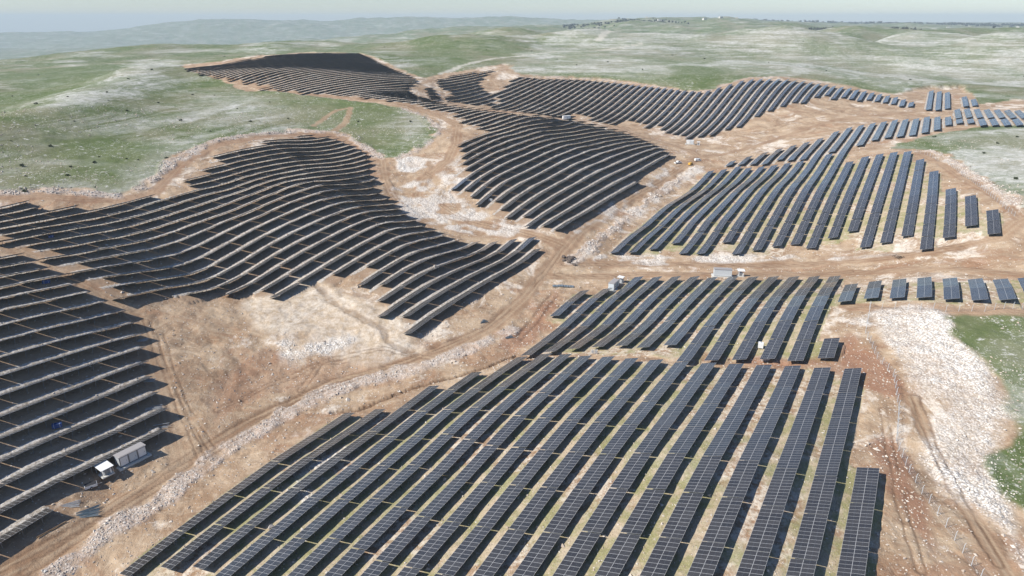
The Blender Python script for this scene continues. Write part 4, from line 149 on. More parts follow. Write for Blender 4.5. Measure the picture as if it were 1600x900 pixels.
[150,-3,-2,-3,-3,-3,-3,-4,-3,-4,-4,-4,-5,-4,-5,-5,-4,-5,-5,-4,-3,-3,-2,0,0,3,3,5,6,7,9,10,10,11,11,11,12,11,11,10,11,12,12,14,14,15,15,14,14,13,10,9,8,5,4,2,1,0,-2,-2,-4,-6,-6,-8,-9,-10,-11,-11,-12,-12,-12,-10,-10,-9,-7,-7,-5,-5,-4,-3,-3,-3,-4,-4,-4,-5,-6,-5,-6,-6,-5,-6,-6,-5,-6,-5,-4,-4,-4,-5,-4,-3,-3,-3,-2,-2,-1,-1,-1,0,0,0,1,0,1,0,1,1,1,1,1,2,3,4,4,6,6,7,8,8,9,8,9,9,10,9,9,7,3,-3,-11,-19,-28,-33],
[151,-3,-3,-2,-3,-4,-3,-3,-4,-4,-4,-4,-4,-5,-5,-4,-5,-5,-5,-4,-3,-3,-1,-1,1,2,3,5,7,7,9,9,11,10,12,11,12,11,11,12,11,12,13,13,15,15,15,14,14,12,11,10,7,6,4,2,1,0,-1,-3,-4,-5,-7,-8,-9,-10,-11,-12,-12,-12,-12,-11,-10,-9,-8,-7,-6,-5,-5,-3,-4,-4,-3,-5,-5,-5,-6,-6,-6,-6,-5,-6,-6,-7,-5,-6,-4,-5,-5,-4,-5,-4,-3,-3,-3,-3,-1,-2,-1,-1,-1,0,0,-1,0,0,0,0,1,0,1,2,2,3,3,5,6,6,6,7,8,7,8,8,8,8,8,6,3,-3,-11,-18,-27,-31],
[152,-3,-3,-3,-3,-3,-3,-4,-3,-4,-4,-4,-5,-5,-4,-5,-5,-5,-4,-4,-4,-2,-2,-1,1,2,4,5,6,7,9,10,10,11,12,11,12,12,11,12,12,12,13,14,14,15,15,15,14,12,12,9,8,6,4,2,2,-1,-1,-3,-4,-5,-7,-8,-9,-11,-11,-12,-12,-13,-12,-11,-10,-10,-8,-8,-6,-6,-4,-5,-4,-4,-4,-5,-5,-6,-6,-6,-6,-6,-6,-7,-6,-7,-6,-6,-5,-5,-5,-5,-5,-4,-4,-4,-3,-3,-3,-2,-2,-1,-2,-1,-1,0,-1,-1,0,-1,0,0,0,1,1,3,3,3,5,5,6,6,6,6,6,7,7,7,7,6,2,-4,-10,-18,-25,-30],
[153,-3,-3,-3,-3,-3,-4,-3,-4,-4,-4,-4,-5,-4,-5,-5,-5,-5,-4,-4,-4,-2,-2,0,1,2,3,5,6,8,9,9,11,11,11,12,12,12,12,12,12,13,14,14,14,15,15,15,14,12,12,9,8,6,5,2,2,0,-2,-3,-4,-5,-7,-8,-10,-10,-11,-12,-13,-13,-12,-12,-11,-9,-9,-8,-7,-6,-5,-5,-4,-5,-5,-5,-5,-6,-7,-6,-7,-6,-6,-7,-7,-7,-7,-6,-5,-6,-5,-6,-5,-5,-4,-4,-4,-4,-3,-3,-2,-3,-2,-1,-2,-1,-2,-1,-1,-1,-1,-1,0,0,1,2,2,3,4,4,4,5,4,5,6,5,7,6,6,4,2,-4,-10,-17,-24,-29],
]
ROWS=[
('I',-12,646.0,684.5),('I',-12,696.5,759.5),('I',-11,644.5,682.5),('I',-11,694.0,759.5),('I',-10,643.5,680.5),('I',-10,692.0,759.5),
('I',-9,642.5,679.0),('I',-9,690.5,759.5),('I',-8,641.5,677.5),('I',-8,689.0,759.5),('B',-7,262.0,290.2),('I',-7,641.0,676.5),
('I',-7,687.5,759.5),('B',-6,258.5,286.7),('I',-6,640.5,676.0),('I',-6,687.0,759.5),('B',-5,255.0,283.2),('I',-5,640.0,675.5),
('I',-5,686.0,759.5),('I',-5,792.0,848.5),('B',-4,250.0,278.2),('C',-4,327.5,356.0),('I',-4,640.0,675.0),('I',-4,685.0,759.5),
('I',-4,788.0,867.5),('B',-3,246.0,274.2),('C',-3,334.0,379.5),('I',-3,639.5,674.0),('I',-3,684.5,753.0),('B',-2,244.5,272.7),
('C',-2,330.0,397.5),('I',-2,627.0,690.0),('I',-2,755.5,899.5),('B',-1,245.0,273.2),('C',-1,322.0,444.5),('I',-1,602.5,689.0),
('I',-1,738.5,899.5),('A',0,97.5,145.0),('B',0,244.5,272.7),('C',0,333.5,477.0),('I',0,589.5,688.0),('I',0,745.0,899.5),
('A',1,93.5,192.5),('B',1,244.5,272.7),('C',1,325.0,501.5),('I',1,576.5,674.0),('A',2,89.5,190.5),('B',2,197.0,209.5),
('B',2,241.5,269.7),('C',2,327.5,499.5),('I',2,565.0,669.0),('H',2,759.0,788.0),('A',3,86.5,189.5),('B',3,196.0,292.0),
('C',3,346.5,494.0),('I',3,558.5,664.0),('H',3,763.0,800.5),('A',4,84.0,188.0),('B',4,195.5,291.5),('C',4,342.0,487.5),
('I',4,548.0,653.5),('H',4,765.5,811.5),('A',5,81.5,187.0),('B',5,194.0,289.5),('C',5,337.0,475.0),('I',5,537.0,644.5),
('H',5,768.5,815.5),('A',6,79.5,185.5),('B',6,193.0,287.0),('C',6,343.5,507.0),('I',6,507.8,634.5),('H',6,772.0,818.5),
('A',7,77.5,183.5),('B',7,190.5,283.5),('C',7,325.5,502.5),('I',7,503.3,622.5),('H',7,774.5,821.0),('A',8,75.0,182.5),
('B',8,188.5,280.0),('C',8,323.0,495.0),('I',8,495.8,605.5),('H',8,773.0,823.0),('A',9,72.5,181.5),('B',9,188.5,275.5),
('C',9,322.5,486.5),('I',9,492.5,576.0),('H',9,771.0,825.5),('A',10,70.0,181.0),('B',10,187.0,276.0),('C',10,321.5,483.5),
('I',10,490.0,562.0),('H',10,768.5,827.5),('A',11,67.5,180.5),('B',11,187.0,274.0),('C',11,311.5,480.0),('I',11,489.5,551.0),
('H',11,754.0,826.0),('A',12,64.5,181.5),('B',12,186.5,271.5),('C',12,311.5,477.0),('I',12,486.5,539.5),('H',12,761.0,823.5),
('A',13,61.5,182.0),('B',13,187.0,269.0),('C',13,312.0,474.0),('I',13,483.5,525.0),('H',13,747.5,822.5),('A',14,60.0,179.0),
('B',14,186.5,252.0),('C',14,303.0,477.0),('I',14,479.0,509.5),('H',14,724.5,820.5),('A',15,60.0,162.5),('B',15,216.0,245.5),
('C',15,301.0,469.5),('I',15,478.0,493.0),('H',15,714.0,818.5),('A',16,60.0,149.5),('C',16,294.5,464.5),('H',16,697.5,816.0),
('A',17,60.0,132.5),('H',17,688.0,812.5),('A',18,60.0,127.5),('H',18,661.0,808.0),('H',19,633.0,801.0),('E',20,179.5,273.0),
('D',20,292.5,406.5),('H',20,621.5,791.0),('E',21,181.5,281.5),('D',21,292.5,492.0),('H',21,604.0,782.5),('F',22,32.0,58.0),
('E',22,184.0,276.5),('D',22,294.5,502.0),('H',22,593.0,775.0),('F',23,35.0,92.5),('E',23,187.0,271.0),('D',23,296.0,513.5),
('H',23,580.0,764.0),('F',24,38.5,98.0),('E',24,191.5,267.0),('D',24,297.5,522.5),('H',24,587.0,747.0),('F',25,41.5,101.0),
('E',25,195.0,262.0),('D',25,298.5,529.5),('H',25,595.5,733.0),('F',26,44.5,104.0),('E',26,198.0,261.5),('D',26,302.5,536.0),
('H',26,592.0,721.5),('F',27,47.5,108.0),('E',27,187.0,263.0),('D',27,306.0,542.0),('H',27,604.0,715.5),('F',28,50.5,112.0),
('E',28,170.5,265.0),('D',28,310.0,548.5),('H',28,611.5,715.5),('F',29,53.5,116.5),('E',29,165.5,267.0),('D',29,310.0,553.5),
('H',29,602.0,715.5),('F',30,56.5,120.0),('E',30,159.5,269.5),('D',30,310.0,551.5),('H',30,611.5,716.0),('F',31,60.0,121.0),
('E',31,143.0,273.0),('D',31,328.0,547.5),('H',31,625.0,717.0),('F',32,63.0,119.0),('E',32,129.0,278.0),('D',32,342.0,541.0),
('H',32,619.0,718.5),('F',33,66.0,118.0),('E',33,124.5,283.0),('D',33,357.0,536.5),('H',33,592.5,719.5),('F',34,68.5,117.0),
('E',34,123.5,284.0),('D',34,366.5,532.5),('H',34,590.0,720.5),('F',35,74.0,118.0),('E',35,123.0,288.0),('D',35,376.0,512.0),
('H',35,587.5,721.5),('F',36,80.0,117.5),('E',36,122.0,298.0),('D',36,420.0,500.0),('H',36,593.5,722.5),('F',37,85.5,116.0),
('E',37,121.5,302.0),('D',37,420.5,487.0),('H',37,563.0,569.5),('H',37,607.5,724.0),('F',38,91.5,116.5),('E',38,121.0,310.5),
('D',38,421.5,484.0),('H',38,563.0,586.0),('H',38,616.5,725.5),('F',39,97.0,108.5),('E',39,120.5,319.5),('D',39,427.0,483.5),
('H',39,563.0,604.5),('H',39,614.5,726.5),('E',40,120.0,326.5),('D',40,432.5,483.5),('H',40,563.0,728.0),('E',41,120.0,333.5),
('D',41,437.5,483.5),('H',41,563.0,729.0),('E',42,118.5,190.0),('E',42,210.0,337.0),('D',42,442.5,483.0),('H',42,540.0,729.5),
('E',43,117.0,158.5),('E',43,217.0,339.5),('D',43,447.0,481.5),('H',43,554.0,729.0),('E',44,117.5,146.5),('E',44,230.0,342.5),
('D',44,447.5,480.5),('H',44,566.5,728.5),('E',45,120.5,146.0),('E',45,242.5,344.5),('D',45,446.5,478.5),('H',45,566.0,728.0),
('E',46,248.5,346.0),('D',46,445.5,475.5),('H',46,565.0,727.5),('E',47,289.0,346.0),('D',47,446.0,479.0),('H',47,563.0,726.0),
('E',48,325.0,338.5),('D',48,448.0,482.0),('H',48,571.5,723.5),('G',49,447.5,466.5),('D',49,467.3,486.0),('H',49,583.5,720.5),
('G',50,446.0,475.0),('D',50,475.8,491.0),('H',50,578.5,596.5),('H',50,597.3,717.0),('G',51,445.5,484.0),('D',51,484.8,495.0),
('H',51,566.5,608.5),('H',51,609.3,713.5),('G',52,445.0,493.0),('D',52,493.8,498.5),('H',52,512.5,520.0),('H',52,539.0,543.0),
('H',52,564.5,618.0),('H',52,618.8,711.0),('G',53,444.0,501.0),('H',53,521.5,537.0),('H',53,549.5,622.0),('H',53,646.5,708.5),
('G',54,443.5,508.5),('H',54,528.5,548.0),('H',54,559.0,624.5),('H',54,680.0,706.0),('G',55,443.5,514.5),('H',55,536.0,554.5),
('H',55,569.0,632.0),('G',56,442.5,520.0),('H',56,544.5,561.0),('H',56,578.5,639.0),('G',57,442.0,526.0),('H',57,553.5,567.5),
('H',57,585.5,651.0),('G',58,441.0,539.5),('H',58,591.0,670.5),('G',59,440.0,555.0),('H',59,594.0,692.5),('G',60,439.0,570.0),
('H',60,608.0,715.5),('G',61,436.5,577.5),('H',61,641.0,691.5),('G',62,433.5,582.5),('G',63,431.5,588.0),('G',64,430.0,591.5),
('G',65,429.0,595.0),('G',66,429.0,599.0),('G',67,426.5,603.0),('G',68,424.5,607.5),('G',69,446.0,612.0),('G',70,445.5,617.5),
('G',71,442.0,624.0),('G',72,440.0,630.0),('G',73,439.0,635.5),('G',74,441.0,640.5),('G',75,442.5,646.0),('G',76,444.0,651.0),
('G',77,444.5,656.5),('G',78,444.5,662.0),('G',79,444.5,667.5),('G',80,444.5,673.5),('G',81,444.5,678.0),('G',82,446.0,683.0),
('G',83,447.5,688.0),('G',84,450.0,693.5),('G',85,453.0,699.5),('G',86,455.5,705.5),('G',87,458.5,712.0),('G',88,462.0,544.5),
('G',88,569.0,718.0),('G',89,622.5,675.0),
]
AREAS={
'site':[(-284.8,284.1),(-264.8,292.1),(-233.3,305.8),(-221.7,314.7),(-208.7,317.3),(-189.3,319.6),(-183.7,336.1),(-184.9,352.5),(-190.9,378.5),(-188.1,399.3),(-181.8,425.9),(-168.9,456.7),(-150.9,488.2),(-127.5,493.0),(-115.4,489.6),(-102.7,470.4),(-90.7,452.2),(-81.9,437.2),(-71.6,436.8),(-63.5,453.8),(-53.0,476.6),(-53.5,499.4),(-59.5,521.7),(-74.5,543.0),(-102.1,560.3),(-124.8,571.8),(-148.9,585.6),(-174.1,600.2),(-206.3,616.4),(-236.1,621.4),(-258.4,654.5),(-290.4,688.0),(-322.8,720.9),(-352.4,765.7),(-374.0,822.0),(-330.7,806.8),(-308.7,868.5),(-370.0,1226.6),(-248.9,1100.1),(-153.9,863.4),(-111.6,778.3),(-94.5,751.5),(-73.0,815.0),(-38.7,865.1),(-8.2,917.9),(0.0,864.0),(8.9,829.5),(36.9,821.8),(73.1,814.4),(107.7,798.7),(138.6,769.0),(167.7,742.7),(189.8,723.3),(203.8,727.6),(237.0,752.6),(264.8,775.9),(308.8,799.9),(341.1,789.7),(370.4,774.5),(401.5,738.4),(467.9,809.4),(526.3,832.3),(488.4,742.3),(457.1,687.6),(587.1,770.7),(612.3,708.4),(430.0,490.8),(387.9,526.6),(361.2,529.9),(319.6,508.5),(292.4,492.9),(272.1,480.1),(254.0,457.9),(267.9,449.0),(272.1,435.1),(263.2,400.5),(250.2,362.6),(236.8,327.4),(228.3,301.5),(224.6,283.9),(249.6,272.3),(187.8,183.0),(154.1,187.9),(142.8,191.1),(134.9,190.7),(131.5,178.4),(130.9,163.0),(123.9,148.1),(119.9,138.4),(110.4,132.3),(105.0,123.8),(102.3,115.8),(103.7,112.0),(101.4,101.7),(96.9,86.7),(87.8,64.6),(-131.5,80.7),(-189.5,131.4)],
'white1':[(107.1,190.1),(119.2,201.1),(128.4,199.7),(134.5,189.9),(131.5,178.4),(130.9,163.0),(122.6,143.0),(110.1,132.3),(104.8,122.8),(103.7,112.0),(98.0,95.4),(88.8,90.7),(92.8,103.3),(93.8,113.9),(96.5,124.0),(99.1,135.4),(104.6,148.0),(107.2,159.6),(109.0,173.0)],
'white2':[(-85.2,226.2),(-75.9,230.3),(-60.5,224.9),(-55.8,221.0),(-61.5,208.9),(-71.1,204.3),(-80.4,213.8)],
'white3':[(-76.2,432.1),(-65.5,437.5),(-53.2,429.9),(-57.9,408.9),(-69.0,410.8)],
'white4':[(-75.3,128.6),(-64.0,154.5),(-49.1,190.8),(-21.6,204.7),(-2.3,220.9),(0.0,231.4),(-22.3,212.7),(-49.9,195.1),(-67.2,164.3),(-79.4,137.8),(-92.6,118.4),(-83.9,115.5)],
'white5':[(109.9,309.2),(195.4,262.2),(225.9,257.5),(199.2,221.4),(143.3,271.4),(29.0,290.3),(27.0,303.3)],
'chalk1':[(-73.9,388.6),(-57.0,401.0),(-36.3,380.1),(-6.8,351.4),(16.0,328.0),(-6.4,326.9),(-32.3,331.3),(-53.6,346.3)],
'chalk2':[(-38.7,420.4),(-32.3,443.3),(-26.6,389.3),(-38.7,383.5)],
'chalk3':[(111.5,478.4),(115.4,471.0),(43.5,343.9),(29.6,325.9),(40.6,349.4)],
'chalk4':[(31.6,304.2),(71.2,368.1),(122.0,452.1),(129.9,463.5),(124.6,472.3),(74.8,389.8),(37.7,319.6)],
'chalk5':[(40.8,304.6),(49.5,312.7),(131.3,301.7),(178.1,266.1),(175.8,262.0),(129.4,296.8)],
'chalk6':[(108.8,199.9),(117.4,205.4),(127.5,201.8),(126.4,192.5),(110.8,180.2),(106.1,185.8)],
'chalk7':[(-49.1,133.3),(-37.6,172.7),(-34.7,177.7),(-45.2,172.6),(-57.4,139.6)],
'tan2':[(173.9,586.0),(204.8,599.1),(230.1,625.8),(276.5,658.5),(328.7,681.1),(350.5,650.4),(288.3,629.2),(240.4,607.0),(176.9,542.6)],
'red1':[(95.3,182.6),(103.7,188.9),(104.2,176.0),(102.6,160.4),(95.2,147.5),(95.6,161.5),(93.8,170.8),(78.0,176.1),(59.1,187.5),(60.0,191.1),(83.1,179.9)],
'red2':[(87.6,135.5),(88.5,126.0),(83.9,111.6),(78.8,94.5),(73.8,94.0),(77.4,109.2),(79.9,123.2)],
'red3':[(11.8,258.9),(19.0,269.0),(21.0,259.0),(12.2,236.5),(0.0,215.4),(-2.3,220.9)],
'brown1':[(-94.6,188.3),(-84.2,212.0),(-70.8,203.2),(-54.9,219.8),(-44.2,210.3),(-50.7,198.9),(-70.5,187.4),(-87.1,173.8)],
'tan1':[(-102.4,246.1),(-84.3,262.4),(-62.4,258.2),(-37.5,226.6),(-31.7,216.6),(-54.1,215.9),(-76.2,231.6),(-93.6,227.2)],
'lime1':[(-279.7,346.7),(-282.2,378.9),(-304.0,411.3),(-318.2,469.4),(-361.1,585.6),(-424.8,751.4),(-634.2,1185.7),(-649.3,1352.4),(-333.0,744.7),(-307.8,663.4),(-301.2,582.4),(-277.4,465.2),(-275.6,401.7)],
'lime2':[(0.0,854.3),(77.1,1451.8),(235.3,1665.0),(474.1,1789.0),(750.7,1695.2),(1094.0,1763.4),(1079.2,1517.2),(606.6,838.9),(521.2,849.3),(408.5,752.0),(347.0,803.7),(235.8,797.3),(139.9,776.9),(74.0,824.5)],
'lime3':[(-92.8,503.0),(-72.8,528.8),(-59.5,517.9),(-53.9,485.2),(-68.5,460.1),(-86.8,466.4)],
'lime4':[(-236.2,467.2),(-211.0,551.2),(-167.8,523.2),(-174.7,473.6),(-192.7,414.8)],
'lime6':[(127.1,174.0),(145.8,175.6),(153.7,151.8),(122.9,143.0),(130.0,161.6)],
'lime7':[(289.1,495.1),(375.8,509.3),(240.0,276.4),(225.7,293.5),(265.3,404.0)],
'lush1':[(-776.3,1174.1),(-625.8,1150.1),(-388.5,715.1),(-340.0,585.9),(-349.0,540.3),(-352.3,481.6),(-710.6,989.2)],
'lush2':[(-153.5,1081.0),(-134.4,1520.3),(-59.2,949.3),(-71.1,792.0),(-104.8,779.2)],
'lush3':[(202.7,946.6),(262.6,948.9),(213.2,751.8),(186.9,754.2),(175.7,799.4)],
'lush4':[(-267.3,388.4),(-244.1,411.5),(-210.9,421.4),(-190.9,410.5),(-189.4,358.7),(-189.9,326.7),(-226.0,321.7)],
'lush5':[(-129.4,522.5),(-115.4,549.4),(-91.8,526.3),(-89.1,480.9),(-106.9,480.6)],
'grassmid':[(136.1,189.5),(153.2,186.6),(171.0,185.1),(154.8,163.9),(135.1,167.1),(133.1,178.1)],
}
LINES={
'main':(7,'road',[(-115.6,109.8),(-111.4,115.4),(-104.7,122.7),(-98.1,134.6),(-88.0,153.9),(-76.4,175.3),(-58.3,195.1),(-39.0,205.5),(-22.7,217.1),(-7.3,235.5),(5.3,261.2),(14.4,288.5),(24.6,312.0),(44.1,350.2),(78.1,409.3),(114.4,466.8),(136.8,499.9),(138.0,527.9),(122.0,571.3),(100.0,601.3),(75.4,630.0)]),
'mid1':(7,'road',[(20.6,295.9),(29.9,301.8),(59.9,301.7),(102.5,294.8),(142.0,286.4),(165.4,269.9),(182.0,264.3),(196.3,263.9),(211.1,275.4),(222.1,280.4),(249.6,272.3)]),
'mid2':(7,'road',[(17.1,285.4),(57.5,287.5),(111.4,278.6),(141.3,267.1),(157.0,254.1),(183.9,230.1),(209.0,220.5)]),
'dleft':(7,'road',[(24.9,316.3),(0.0,331.8),(-20.0,343.9),(-41.1,354.8),(-53.3,377.0),(-52.2,398.8),(-40.1,427.6),(-37.5,458.5),(-39.8,514.1),(-54.1,536.8),(-82.4,565.3),(-127.5,584.9),(-175.5,605.2),(-207.2,619.3),(-242.0,654.9),(-292.7,693.8)]),
'eright':(6,'road',[(-81.8,431.9),(-74.4,396.7),(-67.5,375.8),(-54.0,349.4),(-39.3,337.2),(-19.5,332.7),(0.0,326.5)]),
'track':(5,'road',[(-127.1,552.6),(-123.1,515.3),(-126.8,490.1)]),
'track2':(4,'road',[(-143.0,501.0),(-136.8,544.4),(-127.1,552.6)]),
'fe':(6,'ltrack',[(-213.1,260.1),(-199.1,253.8),(-177.8,242.3),(-158.3,231.9),(-140.8,223.2),(-130.8,217.7),(-121.0,204.5),(-105.5,180.2),(-94.7,162.3),(-88.8,153.9)]),
'eberm':(7,'redroad',[(-241.7,293.6),(-227.9,297.5),(-215.8,305.1),(-202.8,306.9),(-185.9,312.7),(-174.8,327.0),(-178.8,352.7),(-182.3,381.3),(-176.5,412.2),(-163.2,439.9),(-145.8,477.7),(-125.2,483.0),(-103.7,464.5),(-84.3,431.8)]),
'eberm2':(7,'berm',[(-245.8,299.5),(-230.8,302.0),(-219.7,311.4),(-206.4,313.3),(-188.3,317.5),(-181.3,333.0),(-183.2,351.0),(-187.7,374.6),(-185.5,395.8),(-180.5,422.6),(-167.4,452.3),(-149.2,485.3),(-126.8,490.1),(-113.0,484.2),(-95.7,456.4),(-83.1,434.5)]),
'bright':(6,'redroad',[(114.5,212.3),(124.2,203.0),(139.2,194.7),(156.5,191.5),(183.2,188.6)]),
'upper':(7,'road',[(138.2,500.0),(171.7,525.5),(204.8,551.2),(249.8,588.9),(301.1,619.5),(344.7,627.6),(380.9,646.4),(399.6,624.0)]),
'trench':(5,'redroad',[(243.4,441.3),(258.4,432.0),(248.3,387.6),(231.3,332.9),(219.9,295.0),(214.6,279.9)]),
'trenchw':(6,'berm',[(265.4,444.5),(263.8,414.1),(248.1,364.5),(232.7,321.2),(224.8,296.2)]),
'arightt':(3.5,'road',[(103.4,153.9),(98.4,137.9),(94.1,121.9),(92.4,108.4),(89.7,95.2),(87.8,87.8)]),
'ditch':(1.6,'dark',[(-54.5,179.2),(-47.0,181.1),(-36.3,188.1),(-20.8,196.0),(-8.5,202.2),(1.1,211.7)]),
'cberm':(5.5,'berm',[(27.8,301.4),(41.2,322.6),(73.1,379.8),(104.5,440.2),(129.9,472.3)]),
'mberm':(6.0,'berm',[(-100.7,117.9),(-94.8,128.1),(-88.4,140.1),(-80.0,159.9),(-68.6,180.8),(-50.2,196.3),(-32.3,204.1),(-18.0,215.1),(-1.2,232.3)]),
'patchb':(7,'berm',[(-236.1,621.4),(-205.4,613.5),(-172.5,594.4),(-135.8,574.6),(-101.8,558.4),(-74.3,541.2),(-56.6,512.6),(-52.1,484.9),(-63.0,449.7),(-73.3,434.4)]),
'hroad':(5,'ltrack',[(116.9,634.1),(92.6,627.9),(69.4,628.7),(44.8,574.1),(0.0,553.7),(-26.3,576.4),(-60.4,603.0),(-83.6,658.1),(-91.7,701.1),(-89.8,739.3)]),
'hpatch':(6,'ltrack',[(-20.5,755.7),(-22.5,782.3),(-17.6,816.8),(-7.7,862.0),(0.0,895.3)]),
'curved':(3,'dark2',[(-79.9,260.4),(-70.6,248.3),(-58.1,236.5),(-47.1,228.2),(-44.6,220.1),(-33.5,213.6)]),
'rut1':(2.6,'twin',[(-128.9,219.5),(-114.7,198.7),(-102.2,181.2),(-91.2,165.8),(-83.9,155.6)]),
'rut2':(2.6,'twin',[(-121.4,213.5),(-108.6,193.0),(-97.0,176.3),(-84.0,161.1)]),
'rut3':(2.6,'twin',[(-88.8,178.2),(-78.3,193.2),(-61.6,209.7),(-45.1,216.2),(-26.5,210.4)]),
'rut4':(2.6,'twin',[(-67.5,191.0),(-65.0,205.7),(-52.9,210.1)]),
'rut5':(2.6,'twin',[(-112.0,116.4),(-102.4,128.9),(-92.7,149.4),(-79.5,173.4),(-58.7,196.9),(-35.2,209.5),(-9.7,234.2),(6.7,267.4),(24.8,315.0)]),
'rut6':(2.6,'twin',[(-106.7,116.6),(-97.1,132.7),(-83.2,158.9),(-68.1,185.9),(-43.2,204.5)]),
'rut7':(2.6,'twin',[(23.7,298.2),(60.1,302.5),(102.5,294.8),(142.0,286.4),(182.3,264.8)]),
'rut8':(2.6,'twin',[(20.1,287.2),(57.6,288.4),(111.7,279.7),(141.7,268.0)]),
'rut9':(2.6,'twin',[(104.2,153.8),(97.4,133.0),(93.0,115.8),(89.5,98.3)]),
'rut10':(2.6,'twin',[(93.6,149.0),(85.3,128.1),(78.4,111.1),(73.5,95.5)]),
'rut11':(2.6,'twin',[(44.7,354.9),(78.6,411.8),(115.4,471.0),(136.4,502.2)]),
'rut12':(2.6,'twin',[(-54.4,352.5),(-34.1,352.9),(-9.9,339.4),(12.6,322.1)]),
'rut13':(2.6,'twin',[(-52.1,408.3),(-36.9,388.0),(-38.6,364.8),(-23.4,345.4)]),
'rut14':(3,'twin',[(167.3,562.0),(219.5,594.1),(292.4,653.1),(359.4,720.6)]),
'rut15':(3,'twin',[(210.2,598.9),(259.0,627.3),(321.8,652.3)]),
'htop':(3.5,'berm',[(0.0,824.4),(36.7,818.4),(72.9,811.1),(107.3,795.5),(138.2,766.4),(166.8,738.6),(188.9,719.5),(202.9,723.8),(236.2,750.0),(263.3,771.5),(306.3,793.2),(338.9,784.3),(368.3,769.8),(399.2,734.0)]),
'redtr':(1.2,'dark2',[(16.7,266.8),(8.8,246.4),(1.9,228.7)]),
'redtr2':(1.2,'dark2',[(19.3,264.3),(11.2,243.7),(3.5,226.0)]),
'hill1':(13,'pale',[(154.3,1289.2),(305.4,1871.4),(508.6,1743.5),(710.1,1784.1)]),
'hill3':(9,'pale',[(-78.5,796.3),(-62.6,876.0),(-9.0,1016.5),(103.9,1169.6),(223.1,1256.5)]),
}

# ------------------------------------------------------------------ terrain height
AZ = math.radians(30.4); PITCH_ROW = 7.5; S0 = 2.0
TABLE_W = 4.38; TILT = math.radians(18); LOW_EDGE = 0.85
TZ = np.cumsum(np.array(HEIGHTS), axis=1).astype(float) / 10
TH0, TH1, R0, R1 = -58.0, 58.0, math.log(55.0), math.log(16500.0)
def cubic_w(f):
    return (-.5*f + f*f - .5*f**3, 1 - 2.5*f*f + 1.5*f**3, .5*f + 2*f*f - 1.5*f**3, -.5*f*f + .5*f**3)
def base_z(x, y):
    x = np.asarray(x, float); y = np.asarray(y, float)
    nth, nr = TZ.shape
    a = np.clip((np.degrees(np.arctan2(x, y)) - TH0) / (TH1 - TH0) * (nth - 1), 0, nth - 1.001)
    b = np.clip((np.log(np.maximum(np.hypot(x, y), 1e-3)) - R0) / (R1 - R0) * (nr - 1), 0, nr - 1.001)
    i = a.astype(int); j = b.astype(int); wa = cubic_w(a - i); wb = cubic_w(b - j); o = 0
    for p in range(4):
        ii = np.clip(i + p - 1, 0, nth - 1)
        for q in range(4):
            o = o + TZ[ii, np.clip(j + q - 1, 0, nr - 1)] * wa[p] * wb[q]
    return o
def st_xy(s, t):
    return s*math.cos(AZ) + t*math.sin(AZ), -s*math.sin(AZ) + t*math.cos(AZ)
def xy_st(x, y):
    return x*math.cos(AZ) - y*math.sin(AZ), x*math.sin(AZ) + y*math.cos(AZ)
_rng = np.random.default_rng(7)
_perm = _rng.random((256, 256))
def vnoise(x, y):
    xi = np.floor(x).astype(np.int64); yi = np.floor(y).astype(np.int64); fx = x - xi; fy = y - yi
    fx = fx*fx*(3 - 2*fx); fy = fy*fy*(3 - 2*fy)
    g = lambda a, b: _perm[a & 255, b & 255]
    return (g(xi, yi)*(1-fx) + g(xi+1, yi)*fx)*(1-fy) + (g(xi, yi+1)*(1-fx) + g(xi+1, yi+1)*fx)*fy
def fbm(x, y, sc, oc=4, seed=0):
    o = 0; amp = .5; tot = 0; ca, sa = math.cos(.6), math.sin(.6)
    x = x/sc + seed*17.3; y = y/sc - seed*9.1
    for _ in range(oc):
        o = o + amp*vnoise(x, y); tot += amp; amp *= .5; x, y = (x*ca - y*sa)*2.03 + 5.1, (x*sa + y*ca)*2.03 - 3.7
    return o/tot
def in_poly(px, py, poly):
    c = np.zeros(px.shape, bool); q = np.array(poly, float); j = len(q) - 1
    for i in range(len(q)):
        xi, yi = q[i]; xj, yj = q[j]
        c ^= ((yi > py) != (yj > py)) & (px < (xj - xi)*(py - yi)/(yj - yi + 1e-12) + xi); j = i
    return c
def edge_dist(px, py, pts, closed=False):
    d = np.full(px.shape, 1e9); q = list(pts) + ([pts[0]] if closed else [])
    for (ax, ay), (bx, by) in zip(q[:-1], q[1:]):
        vx, vy = bx - ax, by - ay; L = vx*vx + vy*vy + 1e-9
        h = np.clip(((px - ax)*vx + (py - ay)*vy)/L, 0, 1)
        d = np.minimum(d, np.hypot(px - ax - h*vx, py - ay - h*vy))
    return d
def sstep(a, b, v):
    t = np.clip((v - a)/(b - a), 0, 1); return t*t*(3 - 2*t)
def area_mask(x, y, poly, soft):
    q = np.array(poly); m = (x > q[:, 0].min() - 20) & (x < q[:, 0].max() + 20) & (y > q[:, 1].min() - 20) & (y < q[:, 1].max() + 20)
    o = np.zeros(x.shape)
    if m.any():
        px, py = x[m], y[m]
        d = edge_dist(px, py, poly, True)*np.where(in_poly(px, py, poly), 1, -1)
        d = d + (fbm(px, py, soft*4, 4, 3) - .5)*soft*4
        o[m] = sstep(-soft*.5, soft*.5, d)
    return o
def line_mask(x, y, pts, width, rough=.35, hard=False):
    q = np.array(pts); m = (x > q[:, 0].min() - 15) & (x < q[:, 0].max() + 15) & (y > q[:, 1].min() - 15) & (y < q[:, 1].max() + 15)
    o = np.zeros(x.shape); dd = np.full(x.shape, 1e3)
    if m.any():
        px, py = x[m], y[m]; d = edge_dist(px, py, pts)
        dd[m] = d
        d = d + (fbm(px, py, width*1.2, 4, 5) - .5)*width*rough*2
        o[m] = 1 - sstep(width*.32, width*.62, d)
    return o, dd
